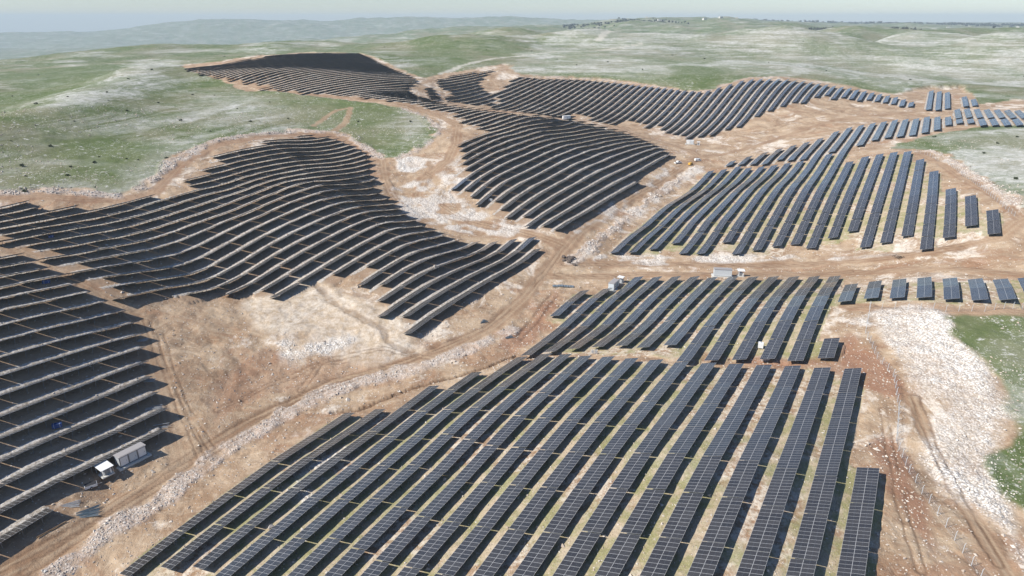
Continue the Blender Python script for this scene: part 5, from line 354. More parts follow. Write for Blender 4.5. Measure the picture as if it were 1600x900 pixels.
def zones(x, y):
    Z = {}
    d = area_mask(x, y, AREAS['site'], 3.0); Z['site'] = d
    wh = np.zeros(x.shape); lime = np.zeros(x.shape); lush = np.zeros(x.shape)
    for k, a, so in (('white1', 1, 6), ('white2', .9, 5), ('white3', 1, 4)):
        wh = np.maximum(wh, a*area_mask(x, y, AREAS[k], so)*(sstep(.28, .60, fbm(x, y, 9, 4, 71)) if k == 'white2' else 1))
    wh *= .62 + .38*sstep(.33, .52, fbm(x, y, 11, 4, 15))
    for k in AREAS:
        if k.startswith('chalk'): wh = np.maximum(wh, .8*area_mask(x, y, AREAS[k], 4)*sstep(.36, .56, fbm(x, y, 7, 5, 91)))
        if k.startswith('lime'): lime = np.maximum(lime, area_mask(x, y, AREAS[k], 22))
        if k.startswith('lush'): lush = np.maximum(lush, area_mask(x, y, AREAS[k], 22))
    red = np.zeros(x.shape)
    for k, a in (('red1', .8), ('red2', .8), ('red3', .7), ('brown1', .35)):
        red = np.maximum(red, a*area_mask(x, y, AREAS[k], 4))
    Z['tan'] = .7* area_mask(x, y, AREAS['tan1'], 8)
    road = np.zeros(x.shape); berm = np.zeros(x.shape); dark = np.zeros(x.shape); lift = np.zeros(x.shape); rut = np.zeros(x.shape)
    pale = np.zeros(x.shape)
    for k, (w, ty, pts) in LINES.items():
        q = np.array(pts); sel = np.flatnonzero((x > q[:, 0].min() - 15) & (x < q[:, 0].max() + 15) & (y > q[:, 1].min() - 15) & (y < q[:, 1].max() + 15))
        if len(sel) == 0: continue
        sel = sel[edge_dist(x[sel], y[sel], pts) < w + 8]
        if len(sel) == 0: continue
        px, py = x[sel], y[sel]
        m, dd = line_mask(px, py, pts, w, .75 if ty == 'berm' else .35)
        if ty == 'berm': m = m*sstep(.30, .62, fbm(px, py, 7, 4, 12) + .12)
        def up(arr, v): arr[sel] = np.maximum(arr[sel], v)
        if ty in ('road', 'ltrack', 'redroad'):
            up(road, m*(1 if ty == 'road' else .75 if ty == 'redroad' else .6))
            if ty == 'redroad' or k == 'dleft': up(red, m*(.8 if k == 'eberm' else .55))
            up(rut, m*np.exp(-((dd - w*.17)/.35)**2)); lift[sel] -= .15*m
        elif ty == 'berm':
            up(berm, m); lift[sel] += m*(.1 + .9*fbm(px, py, 4, 4, 9))*(.5 if k == 'mberm' else .8)
        elif ty == 'twin':
            wob = dd + (fbm(px, py, 6, 3, 61) - .5)*1.1
            tr = np.exp(-((wob - .95)/.30)**2)*sstep(.3, .5, fbm(px, py, 14, 3, 63) + .1)*(dd < 4)
            up(dark, .75*tr); up(rut, .6*np.exp(-(wob/.5)**2)*(dd < 3)); lift[sel] -= .12*tr
        elif ty == 'pale':
            up(pale, m)
        else:
            up(dark, m*(.9 if ty == 'dark' else .5)); lift[sel] -= m*(.9 if ty == 'dark' else .25)
    Z['site'] = np.maximum(Z['site'], .85*road)
    road *= 1 - .7*berm
    Z.update(white=np.maximum(wh, berm*.5), red=np.maximum(red*(1 - .3*berm), berm*.5), road=road, dark=dark, lift=lift, rut=rut, berm=berm, pale=pale, lime=lime, lush=lush)
    return Z
# footprint of the table rows (between and under the rows the soil is fine and partly green)
def row_mask(x, y):
    s, t = xy_st(x, y); o = np.zeros(x.shape)
    nn = np.round((S0 + TABLE_W/2 - s)/PITCH_ROW).astype(int)
    j1 = t - 1*0 - 3*(vnoise(x*.5, y*.5) - .4); j2 = t + 3*(vnoise(x*.5 + 9, y*.5) - .4)
    order = np.argsort(nn, kind='stable'); sn_ = nn[order]
    for b, n, a, e in ROWS:
        lo, hi = np.searchsorted(sn_, n), np.searchsorted(sn_, n + 1)
        if hi <= lo: continue
        q = order[lo:hi]; q = q[(j1[q] > a - 1) & (j2[q] < e + 1)]
        o[q] = 1 if b in 'ABC' else .5
    return o
def lit_windrow(x, y, rw):
    s, t = xy_st(x, y); q = np.mod(s - S0 + 1.9, PITCH_ROW)          # loose pale stone by each low edge, confined to the sunlit gap
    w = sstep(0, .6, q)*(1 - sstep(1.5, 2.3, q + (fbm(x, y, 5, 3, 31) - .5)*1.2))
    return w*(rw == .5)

# ------------------------------------------------------------------ helpers
def new_mesh(name, V, Fc, mat=None, uv=None, smooth=False, mats=None, mat_idx=None):
    me = bpy.data.meshes.new(name)
    V = np.asarray(V, np.float32)
    if isinstance(Fc, np.ndarray):
        nf, k = Fc.shape
        me.vertices.add(len(V)); me.vertices.foreach_set("co", V.ravel())
        me.loops.add(nf*k); me.loops.foreach_set("vertex_index", Fc.astype(np.int32).ravel())
        me.polygons.add(nf); me.polygons.foreach_set("loop_start", np.arange(0, nf*k, k, dtype=np.int32))
        me.polygons.foreach_set("loop_total", np.full(nf, k, dtype=np.int32))
        me.update(calc_edges=True)
        me.polygons.foreach_set("use_smooth", np.full(nf, smooth, dtype=bool))
    else:
        me.from_pydata([tuple(map(float, v)) for v in V], [], Fc); me.update()
    if uv is not None:
        l = me.uv_layers.new(name="UVMap"); l.data.foreach_set("uv", np.asarray(uv, np.float32).ravel())
    for m in (mats or ([mat] if mat else [])): me.materials.append(m)
    if mat_idx is not None: me.polygons.foreach_set("material_index", np.asarray(mat_idx, np.int32))
    return me
def link(name, me, parent=None):
    o = bpy.data.objects.new(name, me); COL.objects.link(o)
    if parent: o.parent = parent
    return o
def tag(o, label=None, cat=None, group=None, kind=None):
    if label: o['label'] = label
    if cat: o['category'] = cat
    if group: o['group'] = group
    if kind: o['kind'] = kind
    return o
class MB:
    def __init__(s): s.V = []; s.F = []; s.M = []
    def quad(s, a, b, c, d, m=0):
        i = len(s.V); s.V += [a, b, c, d]; s.F.append((i, i+1, i+2, i+3)); s.M.append(m)
    def box(s, c, size, m=0, rot=None):
        i = len(s.V); hx, hy, hz = [v/2 for v in size]; c = Vector(c)
        for z in (-hz, hz):
            for y in (-hy, hy):
                for x in (-hx, hx):
                    v = Vector((x, y, z)); v = rot @ v if rot else v; s.V.append(tuple(v + c))
        for f in ((0,2,3,1), (4,5,7,6), (0,1,5,4), (2,6,7,3), (0,4,6,2), (1,3,7,5)):
            s.F.append(tuple(i+k for k in f)); s.M.append(m)
        return s
    def bar(s, a, b, w, h=None, m=0):
        a = Vector(a); b = Vector(b); d = b - a; L = d.length
        q = d.to_track_quat('X', 'Z').to_matrix()
        return s.box((a + b)/2, (L, w, h or w), m, q)
    def cyl(s, a, b, r, n=8, m=0, r2=None):
        a = Vector(a); b = Vector(b); q = (b - a).to_track_quat('Z', 'Y').to_matrix(); i = len(s.V); r2 = r if r2 is None else r2
        for p, rr in ((a, r), (b, r2)):
            for k in range(n):
                t = 2*math.pi*k/n; s.V.append(tuple(p + q @ Vector((math.cos(t)*rr, math.sin(t)*rr, 0))))
        for k in range(n):
            s.F.append((i+k, i+(k+1) % n, i+n+(k+1) % n, i+n+k)); s.M.append(m)
        s.F.append(tuple(i+n+k for k in range(n))); s.M.append(m); s.F.append(tuple(i+n-1-k for k in range(n))); s.M.append(m)
        return s
    def build(s, name, mats, parent=None):
        mats = mats if isinstance(mats, (list, tuple)) else [mats]
        me = bpy.data.meshes.new(name); me.from_pydata([tuple(v) for v in s.V], [], s.F)
        for m in mats: me.materials.append(m)
        me.polygons.foreach_set("material_index", s.M); me.update()
        return link(name, me, parent)

# ------------------------------------------------------------------ materials
def mat_new(name):
    m = bpy.data.materials.new(name); m.use_nodes = True; n = m.node_tree
    return m, n, n.nodes["Principled BSDF"]
class NB:
    """small node builder"""
    def __init__(s, tree): s.t = tree
    def n(s, ty, **kw):
        o = s.t.nodes.new(ty)
        for k, v in kw.items(): setattr(o, k, v)
        return o
    def put(s, sock, v):
        if hasattr(v, 'links') or isinstance(v, bpy.types.NodeSocket): s.t.links.new(v, sock)
        elif isinstance(v, (tuple, list)) and len(v) == 3 and sock.type == 'RGBA': sock.default_value = (*v, 1)
        else: sock.default_value = v
    def math(s, op, a, b=0.0, c=0.0, clamp=False):
        o = s.n("ShaderNodeMath", operation=op, use_clamp=clamp)
        s.put(o.inputs[0], a); s.put(o.inputs[1], b); s.put(o.inputs[2], c); return o.outputs[0]
    def mix(s, f, a, b, mode='MIX'):
        o = s.n("ShaderNodeMix", data_type='RGBA', blend_type=mode)
        s.put(o.inputs[0], f); s.put(o.inputs[6], a); s.put(o.inputs[7], b); return o.outputs[2]
    def noise(s, vec, sc, det=4, rough=.6, dist=0.0):
        o = s.n("ShaderNodeTexNoise"); s.put(o.inputs['Vector'], vec); o.inputs['Scale'].default_value = sc
        o.inputs['Detail'].default_value = det; o.inputs['Roughness'].default_value = rough; o.inputs['Distortion'].default_value = dist
        return o.outputs['Fac']
    def voro(s, vec, sc, feat='F1', out='Distance'):
        o = s.n("ShaderNodeTexVoronoi", feature=feat); s.put(o.inputs['Vector'], vec); o.inputs['Scale'].default_value = sc; return o.outputs[out]
    def ramp(s, v, a, b, lo=0.0, hi=1.0):
        o = s.n("ShaderNodeMapRange"); o.interpolation_type = 'SMOOTHSTEP'
        s.put(o.inputs[0], v); s.put(o.inputs[1], a); s.put(o.inputs[2], b); s.put(o.inputs[3], lo); s.put(o.inputs[4], hi); return o.outputs[0]
    def attr(s, name):
        o = s.n("ShaderNodeAttribute", attribute_name=name); return o
    def scale(s, vec, x, y, z):
        o = s.n("ShaderNodeMapping"); s.put(o.inputs[0], vec); o.inputs[3].default_value = (x, y, z); return o.outputs[0]

def plain(name, col, rough=.6, metal=0.0, spec=.4, var=.12, sc=3.0):
    m, t, p = mat_new(name); b = NB(t); g = b.n("ShaderNodeNewGeometry").outputs['Position']
    f = b.noise(g, sc, 4)
    c = b.mix(f, tuple(v*(1 - var) for v in col), tuple(min(1, v*(1 + var)) for v in col))
    b.put(p.inputs['Base Color'], c); p.inputs['Roughness'].default_value = rough; p.inputs['Metallic'].default_value = metal
    p.inputs['Specular IOR Level'].default_value = spec
    return m

def make_ground_material():
    m, t, p = mat_new("ground"); b = NB(t)
    pos = b.n("ShaderNodeNewGeometry").outputs['Position']
    za = b.attr("zone_a"); zb = b.attr("zone_b")
    sa = b.n("ShaderNodeSeparateColor"); b.put(sa.inputs[0], za.outputs['Color'])
    sb = b.n("ShaderNodeSeparateColor"); b.put(sb.inputs[0], zb.outputs['Color'])
    site, white, red = sa.outputs; road, dark, rowg = sb.outputs
    berm_tan = za.outputs['Alpha']; rut = zb.outputs['Alpha']
    big = b.noise(pos, .012, 5, .6); mid = b.noise(pos, .07, 5, .65); fine = b.noise(pos, .6, 6, .7); vfine = b.noise(pos, 2.6, 4, .7)
    streak = b.noise(b.scale(pos, .25, .9, .5), .8, 5, .7, .6)
    # hillside pasture with pale limestone breaking through along the contours
    zc = b.attr("zone_c"); sc_ = b.n("ShaderNodeSeparateColor"); b.put(sc_.inputs[0], zc.outputs['Color']); pale, lime_z, lush_z = sc_.outputs; lit_gravel_rows = zc.outputs['Alpha']
    warp = b.noise(pos, .006, 3); cont = b.noise(b.scale(pos, .006, .006, .30), 1.0, 5, .6, .8)
    cont2 = b.noise(b.scale(pos, .03, .03, .9), 1.0, 4, .7, .5)
    patch = b.noise(pos, .0075, 6, .62, .4)
    grass = b.mix(b.ramp(mid, .35, .65), (.090, .125, .042), (.145, .170, .072))
    grass = b.mix(b.ramp(big, .42, .66), grass, (.200, .195, .115))
    grass = b.mix(b.math('MULTIPLY', lush_z, .6), grass, b.mix(mid, (.080, .120, .036), (.125, .160, .060)))
    grass = b.mix(b.math('MULTIPLY', b.ramp(vfine, .5, .75), .45), grass, (.08, .095, .04))
    rock = b.mix(b.noise(pos, .12, 6, .85), (.36, .355, .32), (.74, .73, .69))
    band_a = b.ramp(b.noise(b.scale(pos, .0045, .0045, .17), 1.0, 4, .6, .7), .50, .57)
    band_b = b.ramp(b.noise(b.scale(pos, .014, .014, .55), 1.0, 4, .65, .6), .51, .58)
    cover = b.math('ADD', b.ramp(patch, .40, .60), b.math('SUBTRACT', b.math('MULTIPLY', lime_z, .65), b.math('MULTIPLY', lush_z, .55)))
    lime = b.math('MULTIPLY', b.math('ADD', b.math('ADD', b.math('MULTIPLY', band_a, .55), b.math('MULTIPLY', band_b, .45)), b.math('MULTIPLY', lime_z, .30)), cover, clamp=True)
    speck = b.ramp(b.noise(b.scale(pos, 1, 1, 3), .10, 7, .95), .44, .60)
    limef = b.math('MULTIPLY', lime, b.math('ADD', b.math('MULTIPLY', speck, .6), .4), clamp=True)
    tuft = b.math('MAXIMUM', b.ramp(b.noise(pos, .9, 5, .85), .56, .63), b.ramp(b.noise(pos, .28, 6, .85), .57, .62))
    isol = b.math('MULTIPLY', tuft, b.ramp(b.math('ADD', b.noise(pos, .035, 5, .75), b.math('MULTIPLY', lime_z, .10)), .40, .56))
    pasture = b.mix(b.math('MAXIMUM', limef, b.math('MULTIPLY', isol, .85)), grass, rock)
    pasture = b.mix(b.math('MULTIPLY', b.ramp(b.noise(pos, .30, 6, .85), .36, .30), .6), pasture, (.055, .065, .03))
    pasture = b.mix(b.math('MULTIPLY', pale, .8), pasture, (.52, .49, .42))
    # bare earth of the building site
    dirt = b.mix(b.ramp(mid, .3, .7), (.28, .18, .11), (.48, .36, .245))
    dirt = b.mix(b.math('MULTIPLY', b.ramp(streak, .45, .7), .55), dirt, (.55, .45, .33))
    dirt = b.mix(b.math('MULTIPLY', b.ramp(fine, .55, .75), .6), dirt, (.24, .15, .085))
    pl = b.ramp(b.noise(b.scale(pos, 1.1, .8, 1), .030, 7, .75, .6), .52, .60)
    dirt = b.mix(b.math('MULTIPLY', pl, b.ramp(b.noise(pos, .8, 5, .85), .36, .56, .25, .95)), dirt, (.70, .63, .54))
    ru = b.ramp(b.noise(b.scale(pos, .7, 1.2, 1), .026, 7, .72, .8), .53, .63)
    dirt = b.mix(b.math('MULTIPLY', ru, .6), dirt, b.mix(fine, (.22, .105, .055), (.38, .22, .13)))
    stones = b.ramp(b.noise(pos, 1.3, 5, .9), .54, .63)
    dirt = b.mix(b.math('MULTIPLY', stones, b.ramp(b.noise(pos, .06, 5, .7), .42, .66, .04, .7)), dirt, (.66, .57, .47))
    dirt = b.mix(b.math('MULTIPLY', b.ramp(b.noise(pos, .045, 6, .75, .8), .49, .64), .8), dirt, b.mix(fine, (.19, .115, .07), (.36, .25, .165)))
    combed = b.noise(b.scale(b.n('ShaderNodeNewGeometry').outputs['Position'], .9, .12, .3), 1.0, 4, .7, 1.2)
    dirt = b.mix(b.math('MULTIPLY', b.ramp(combed, .55, .70), .35), dirt, (.60, .50, .38))
    tanc = b.mix(b.ramp(b.noise(pos, .35, 6, .8), .38, .62), (.48, .39, .28), (.74, .67, .57))
    rg = b.mix(b.ramp(b.noise(pos, .16, 5, .7), .38, .6), (.50, .41, .29), (.27, .27, .12))
    rg = b.mix(b.ramp(b.noise(pos, .045, 4), .48, .60), rg, b.mix(b.ramp(fine, .4, .6), (.30, .185, .11), (.66, .59, .49)))
    rg = b.mix(b.ramp(b.noise(pos, 1.5, 5, .9), .46, .36), rg, (.20, .16, .09))
    rg = b.mix(b.math('MULTIPLY', b.ramp(vfine, .5, .72), .5), rg, (.60, .55, .46))
    dirt = b.mix(b.math('MULTIPLY', rowg, .85), dirt, rg)
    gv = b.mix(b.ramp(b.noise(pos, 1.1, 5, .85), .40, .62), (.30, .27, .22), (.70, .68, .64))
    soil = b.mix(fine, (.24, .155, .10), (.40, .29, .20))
    dirt = b.mix(b.ramp(lit_gravel_rows, .1, .4, 0, .75), dirt, b.mix(b.ramp(lit_gravel_rows, .5, .85), soil, gv))  # sun and shade between rows put into colour: pale gravel, browner soil
    redc = b.mix(fine, (.21, .095, .055), (.34, .19, .125))
    dirt = b.mix(b.math('MULTIPLY', red, b.ramp(fine, .2, .6, .55, 1)), dirt, redc)
    roadc = b.mix(b.ramp(mid, .3, .7), (.25, .155, .095), (.38, .265, .175))
    roadc = b.mix(b.math('MULTIPLY', rut, .5), roadc, (.50, .39, .27))
    roadc = b.mix(b.math('MULTIPLY', b.ramp(fine, .5, .8), .4), roadc, (.22, .13, .075))
    dirt = b.mix(road, dirt, roadc)
    dirt = b.mix(b.math('MULTIPLY', b.math('MULTIPLY', berm_tan, .85), b.math('SUBTRACT', 1.0, road), clamp=True), dirt, tanc)
    cell = b.voro(pos, 1.7, 'F1', 'Color'); cs = b.n("ShaderNodeSeparateColor"); b.put(cs.inputs[0], cell)
    whitec = b.mix(cs.outputs[0], (.54, .50, .45), (.84, .82, .78))
    whitec = b.mix(b.math('MULTIPLY', b.ramp(b.voro(pos, 1.7, 'F1'), .42, .66), .6), whitec, (.34, .27, .20))
    whitef = b.math('MULTIPLY', white, b.ramp(b.math('ADD', b.noise(pos, .28, 5, .75), b.math('MULTIPLY', mid, .5)), .40, .72, .5, 1.0))
    dirt = b.mix(whitef, dirt, whitec)
    darkc = (.13, .075, .045)
    dirt = b.mix(b.math('MULTIPLY', dark, .8), dirt, darkc)
    col = b.mix(site, pasture, dirt)
    b.put(p.inputs['Base Color'], col)
    p.inputs['Roughness'].default_value = .95; p.inputs['Specular IOR Level'].default_value = .1
    bump = b.n("ShaderNodeBump"); bump.inputs['Strength'].default_value = .9; bump.inputs['Distance'].default_value = .5
    hgt = b.math('ADD', b.math('MULTIPLY', fine, .8), b.math('MULTIPLY', vfine, .35))
    hgt = b.math('ADD', hgt, b.math('MULTIPLY', b.math('SUBTRACT', 1.0, b.voro(pos, 1.7, 'F1')), b.math('MULTIPLY', white, .7)))
    b.put(bump.inputs['Height'], hgt); b.put(p.inputs['Normal'], bump.outputs[0])
    return m

def make_panel_material():
    m, t, p = mat_new("solar_glass"); b = NB(t)
    uv = b.n("ShaderNodeUVMap", uv_map="UVMap"); sx = b.n("ShaderNodeSeparateXYZ"); b.put(sx.inputs[0], uv.outputs[0])
    def line(c, half):
        f = b.math('FRACT', c); d = b.math('MINIMUM', f, b.math('SUBTRACT', 1.0, f))
        return b.math('LESS_THAN', d, half)
    u, v = sx.outputs[0], sx.outputs[1]
    fr = b.math('MAXIMUM', line(u, .023), line(v, .013))
    half = line(b.math('ADD', v, .5), .006)
    cells = b.math('MAXIMUM', line(b.math('MULTIPLY', u, 6.0), .03), line(b.math('MULTIPLY', v, 12.0), .02))
    iu = b.math('FLOOR', u); iv = b.math('FLOOR', v)
    wn = b.n("ShaderNodeTexWhiteNoise", noise_dimensions='3D'); cb = b.n("ShaderNodeCombineXYZ"); b.put(cb.inputs[0], iu); b.put(cb.inputs[1], iv)
    oi = b.n("ShaderNodeObjectInfo"); b.put(cb.inputs[2], b.math('MULTIPLY', oi.outputs['Random'], 97.0)); b.put(wn.inputs[0], cb.outputs[0])
    cell = b.mix(wn.outputs['Value'], (.032, .030, .029), (.054, .050, .047))
    cell = b.mix(b.math('MULTIPLY', cells, .25), cell, (.05, .055, .07))
    cell = b.mix(half, cell, (.10, .11, .13))
    col = b.mix(fr, cell, (.46, .46, .46))
    b.put(p.inputs['Base Color'], col)
    dust = b.noise(b.n("ShaderNodeNewGeometry").outputs['Position'], .25, 4)
    b.put(p.inputs['Roughness'], b.math('ADD', b.math('MULTIPLY', fr, .25), b.ramp(dust, .3, .7, .14, .26)))
    p.inputs['Specular IOR Level'].default_value = .5; p.inputs['IOR'].default_value = 1.7
    return m

M_GROUND = make_ground_material()
M_PANEL = make_panel_material()
M_BACK = plain("panel_backsheet", (.035, .035, .04), .7)
M_STEEL = plain("galvanised_steel", (.50, .51, .52), .45, .6)
M_POST = plain("dull_post_steel", (.20, .20, .20), .6, .3)
M_ROOFG = plain("cabin_roof_sheet", (.33, .31, .30), .6)
M_WHITE = plain("white_paint", (.78, .78, .76), .5)
M_GREY = plain("grey_cabin_paint", (.42, .44, .46), .5)
M_LGREY = plain("pale_grey_panel", (.56, .60, .62), .5)
M_DARK = plain("dark_opening", (.03, .03, .035), .6)
M_BLUE = plain("blue_film", (.03, .07, .22), .45)
M_BLACK = plain("black_rubber", (.02, .02, .02), .7)
M_GLASS = plain("car_glass", (.02, .025, .03), .15)
M_WOOD = plain("weathered_wood", (.25, .17, .10), .8)
M_LEAF = plain("shrub_leaves", (.045, .060, .026), .9, var=.4, sc=1.5)
M_LEAF2 = plain("far_tree_leaves", (.062, .062, .048), .9, var=.4, sc=.4)
M_BARK = plain("bark", (.09, .065, .045), .9)
M_WALL = plain("house_plaster", (.66, .63, .58), .8)
M_ROOF = plain("roof_tile", (.30, .17, .12), .8)
def make_stone():
    m, t, p = mat_new("limestone_rubble"); b = NB(t); pos = b.n("ShaderNodeNewGeometry").outputs['Position']
    r = b.attr("tint").outputs['Fac']
    c = b.mix(r, (.40, .32, .25), (.82, .80, .76)); c = b.mix(b.math('MULTIPLY', b.noise(pos, 2.0, 4), .5), c, (.5, .44, .36))
    b.put(p.inputs['Base Color'], c); p.inputs['Roughness'].default_value = .95; p.inputs['Specular IOR Level'].default_value = .1
    return m
M_STONE = make_stone()

DOMES = [(164,1430,250,30),(536,1370,200,40),(914,1584,220,40),(1093,2338,350,16),(590,2231,330,24),(830,1208,180,28),(-117,1320,200,22),(1456,2229,300,20),(32,1804,260,28),
         (364,1135,150,-14),(561,1100,120,-14),(-525,830,130,-14),(-558,1802,300,24),(-843,1580,250,14)]
SPUR = [(-300,380),(-291,424),(-296,466),(-331,570),(-356,672),(-450,860)]
# ------------------------------------------------------------------ ground sheet (one sheet to the horizon)
def ground_z(x, y, zn=None):
    z = base_z(x, y); zn = zn or zones(x, y); d = np.hypot(x, y)
    st = zn['site']
    rw = row_mask(x, y); z = z + .22*lit_windrow(x, y, rw)*(.4 + fbm(x, y, 1.2, 3, 33))
    free = np.clip(st*(1 - rw*2), 0, 1)*(1 - zn['road'])
    z = z + free*np.minimum((fbm(x, y, 14, 5, 41) - .58)*2.2 + (fbm(x, y, 4, 4, 43) - .5)*.9, .2)
    rough = (fbm(x, y, 9, 4, 1) - .5)*.9 + (fbm(x, y, 2.2, 3, 2) - .5)*.45
    z = z + rough*np.where(st > .5, .45, .9) + zn['lift'] + zn['white']*(fbm(x, y, 1.6, 3, 6) - .4)*.9
    hill = (1 - st)*np.clip((d - 300)/700, 0, 1)
    z = z + hill*((fbm(x, y, 130, 5, 4) - .5)*np.clip(d/110, 4, 24))
    for cx, cy, rr, am in DOMES:
        z = z + (1 - st)*am*np.exp(-((x - cx)**2 + (y - cy)**2)/(rr*rr*.55))*(.8 + .5*fbm(x, y, rr*.5, 3, 51))
    z = z + np.where(np.arctan2(x, y) < .12, np.clip((d - 3300)/1500, 0, 1)*np.clip(1 - (d - 10500)/2000, 0, 1), 0)*(fbm(x, y, 1500, 5, 81) - .5)*170
    m = (y > 300) & (y < 950) & (x < -200) & (x > -560)
    if m.any(): z[m] += 9*np.exp(-(edge_dist(x[m], y[m], SPUR)/38)**2)*(1 - st[m])
    z = z + (1 - st)*np.clip((d - 850)/700, 0, 1)*np.clip(1 - (d - 4500)/2500, 0, 1)*(fbm(x, y, 420, 3, 21) - .52)*100*np.clip((np.arctan2(x, y) + .1)/.2, .25, 1)
    return z
def build_ground():
    fine = np.radians(np.linspace(-51, 51, 1040)); coarse = np.radians(np.arange(54, 307, 3.0))
    th = np.concatenate([fine, coarse]); nt_ = len(th)
    r = np.concatenate([[1.0, 15, 30, 45], np.exp(np.linspace(math.log(58), math.log(800), 860)), np.exp(np.linspace(math.log(803), math.log(16000), 330))])
    T, R = np.meshgrid(th, r, indexing='ij'); X = (np.sin(T)*R).ravel(); Y = (np.cos(T)*R).ravel()
    zn = zones(X, Y); rw = row_mask(X, Y)
    Z = ground_z(X, Y, zn)
    nr = len(r); i = np.arange(nt_)[:, None]; j = np.arange(nr - 1)[None, :]; i2 = (i + 1) % nt_
    Fq = np.stack([i*nr + j, i*nr + j + 1, i2*nr + j + 1, i2*nr + j], -1).reshape(-1, 4)[:, ::-1]
    me = new_mesh("ground", np.stack([X, Y, Z], -1), Fq.copy(), M_GROUND, smooth=True)
    a = me.color_attributes.new("zone_a", 'FLOAT_COLOR', 'POINT'); a.data.foreach_set("color", np.stack([zn['site'], zn['white'], zn['red'], zn['tan']], -1).astype(np.float32).ravel())
    a = me.color_attributes.new("zone_b", 'FLOAT_COLOR', 'POINT'); a.data.foreach_set("color", np.stack([zn['road'], zn['dark'], (rw == 1)*1., zn['rut']], -1).astype(np.float32).ravel())
    a = me.color_attributes.new("zone_c", 'FLOAT_COLOR', 'POINT'); a.data.foreach_set("color", np.stack([zn['pale'], zn['lime'], zn['lush'], (rw == .5)*.45 + .55*lit_windrow(X, Y, rw)], -1).astype(np.float32).ravel())
    o = link("ground", me); tag(o, "pale stony ground of the solar site rolling into green limestone hills", "ground", kind='structure')
    return o
build_ground()

# ------------------------------------------------------------------ loose limestone (uncountable)
def build_rubble():
    rng = np.random.default_rng(3)
    N = 1250000
    th = rng.uniform(-.80, .80, N); r = np.exp(rng.uniform(math.log(85), math.log(560), N))
    x = np.sin(th)*r; y = np.cos(th)*r
    zn = zones(x, y); rw = row_mask(x, y)
    p = np.clip(zn['white']**1.5*.42 + zn['site']*.06 + (1 - zn['site'])*.08*(fbm(x, y, 25, 3, 8) > .5) + zn['berm']*.26 + zn['red']*.07 - zn['road']*.3 - zn['tan']*.2, 0, 1)
    p *= np.where(rw > 0, .5, 1)
    k = rng.random(N) < p*np.clip((r/430)**.6, .25, 1)
    x, y, r = x[k], y[k], r[k]; wh = zn['white'][k]; bm = zn['berm'][k]; st = zn['site'][k]
    n = len(x); z = ground_z(x, y)
    size = np.exp(rng.normal(-1.75, .42, n))*(1 + .35*bm)*np.where(wh > .5, .8, 1)*np.clip((r[:]/160)**.35, .9, 1.5)*np.where((bm > .2) & (r < 260), .68, 1) ; size = np.clip(size, .07, .8)
    base = np.array([(1,0,0),(-1,0,0),(0,1,0),(0,-1,0),(0,0,1),(0,0,-1)], float)
    tri = np.array([(0,2,4),(2,1,4),(1,3,4),(3,0,4),(2,0,5),(1,2,5),(3,1,5),(0,3,5)])
    V = base[None]*(rng.uniform(.55, 1.25, (n, 6, 1)))*size[:, None, None]
    V[:, :, 2] *= .7
    V += rng.normal(0, .18, V.shape)*size[:, None, None]
    a = rng.uniform(0, 6.28, n); c, s = np.cos(a)[:, None], np.sin(a)[:, None]
    V = np.stack([V[:, :, 0]*c - V[:, :, 1]*s, V[:, :, 0]*s + V[:, :, 1]*c, V[:, :, 2]], -1)
    V += np.stack([x, y, z + size*.15], -1)[:, None, :]
    Fc = (tri[None] + (np.arange(n)*6)[:, None, None]).reshape(-1, 3)
    me = new_mesh("rubble_stones", V.reshape(-1, 3), Fc, M_STONE)
    at = me.attributes.new("tint", 'FLOAT', 'POINT'); tn = np.clip(rng.normal(.30 + .50*wh - .15*bm - .05*(1 - st), .22, n), 0, 1)
    at.data.foreach_set("value", np.repeat(tn, 6).astype(np.float32))
    tag(link("rubble_stones", me), "loose pale limestone rubble strewn over the berms and bare ground", "rubble", kind='stuff')
    print("rubble", n)
build_rubble()

# ------------------------------------------------------------------ solar tables
MOD_L, NMOD, GAP = 1.165, 12, .2
def panel_mesh(nm):
    L = nm*MOD_L; w = TABLE_W; h = .045
    V = [(-L/2, -w/2, 0), (L/2, -w/2, 0), (L/2, w/2, 0), (-L/2, w/2, 0), (-L/2, -w/2, -h), (L/2, -w/2, -h), (L/2, w/2, -h), (-L/2, w/2, -h)]
    R = Matrix.Rotation(TILT, 3, 'X')
    V = [tuple(R @ Vector(v)) for v in V]
    Fc = np.array([(0,1,2,3), (7,6,5,4), (0,4,5,1), (1,5,6,2), (2,6,7,3), (3,7,4,0)])
    uv = [(0,0),(nm,0),(nm,2),(0,2)] + [(.0,.0)]*20
    return np.array(V), Fc, uv, [0, 1, 2, 2, 2, 2]
CZ = LOW_EDGE + TABLE_W/2*math.sin(TILT)          # height of the table centre over the ground
def frame_mb(nm):
    L = nm*MOD_L; f = MB(); R = Matrix.Rotation(TILT, 3, 'X')
    for q in (-1.55, -.6, .6, 1.55):
        a = R @ Vector((-L/2 + .05, q, -.10)); b_ = R @ Vector((L/2 - .05, q, -.10)); f.bar(a, b_, .06, .09)
    for x in stations(nm):
        a = R @ Vector((x, -1.9, -.20)); b_ = R @ Vector((x, 1.9, -.20)); f.bar(a, b_, .08, .11)
    return f
def stations(nm):
    L = nm*MOD_L; k = 3 if nm > 7 else 2
    return [(-.5 + (i + .5)/k)*L*.94 for i in range(k)]
POSTS_Y = (-1.35, 1.35)
def post_box(x, y):
    top = y*math.tan(TILT) - .24; bot = -CZ - 1.3
    return (x, y, (top + bot)/2), (.12, .08, top - bot)
jit = np.random.default_rng(23)
tables = []                                                   # block, row number, place from far end, centre, axes, modules
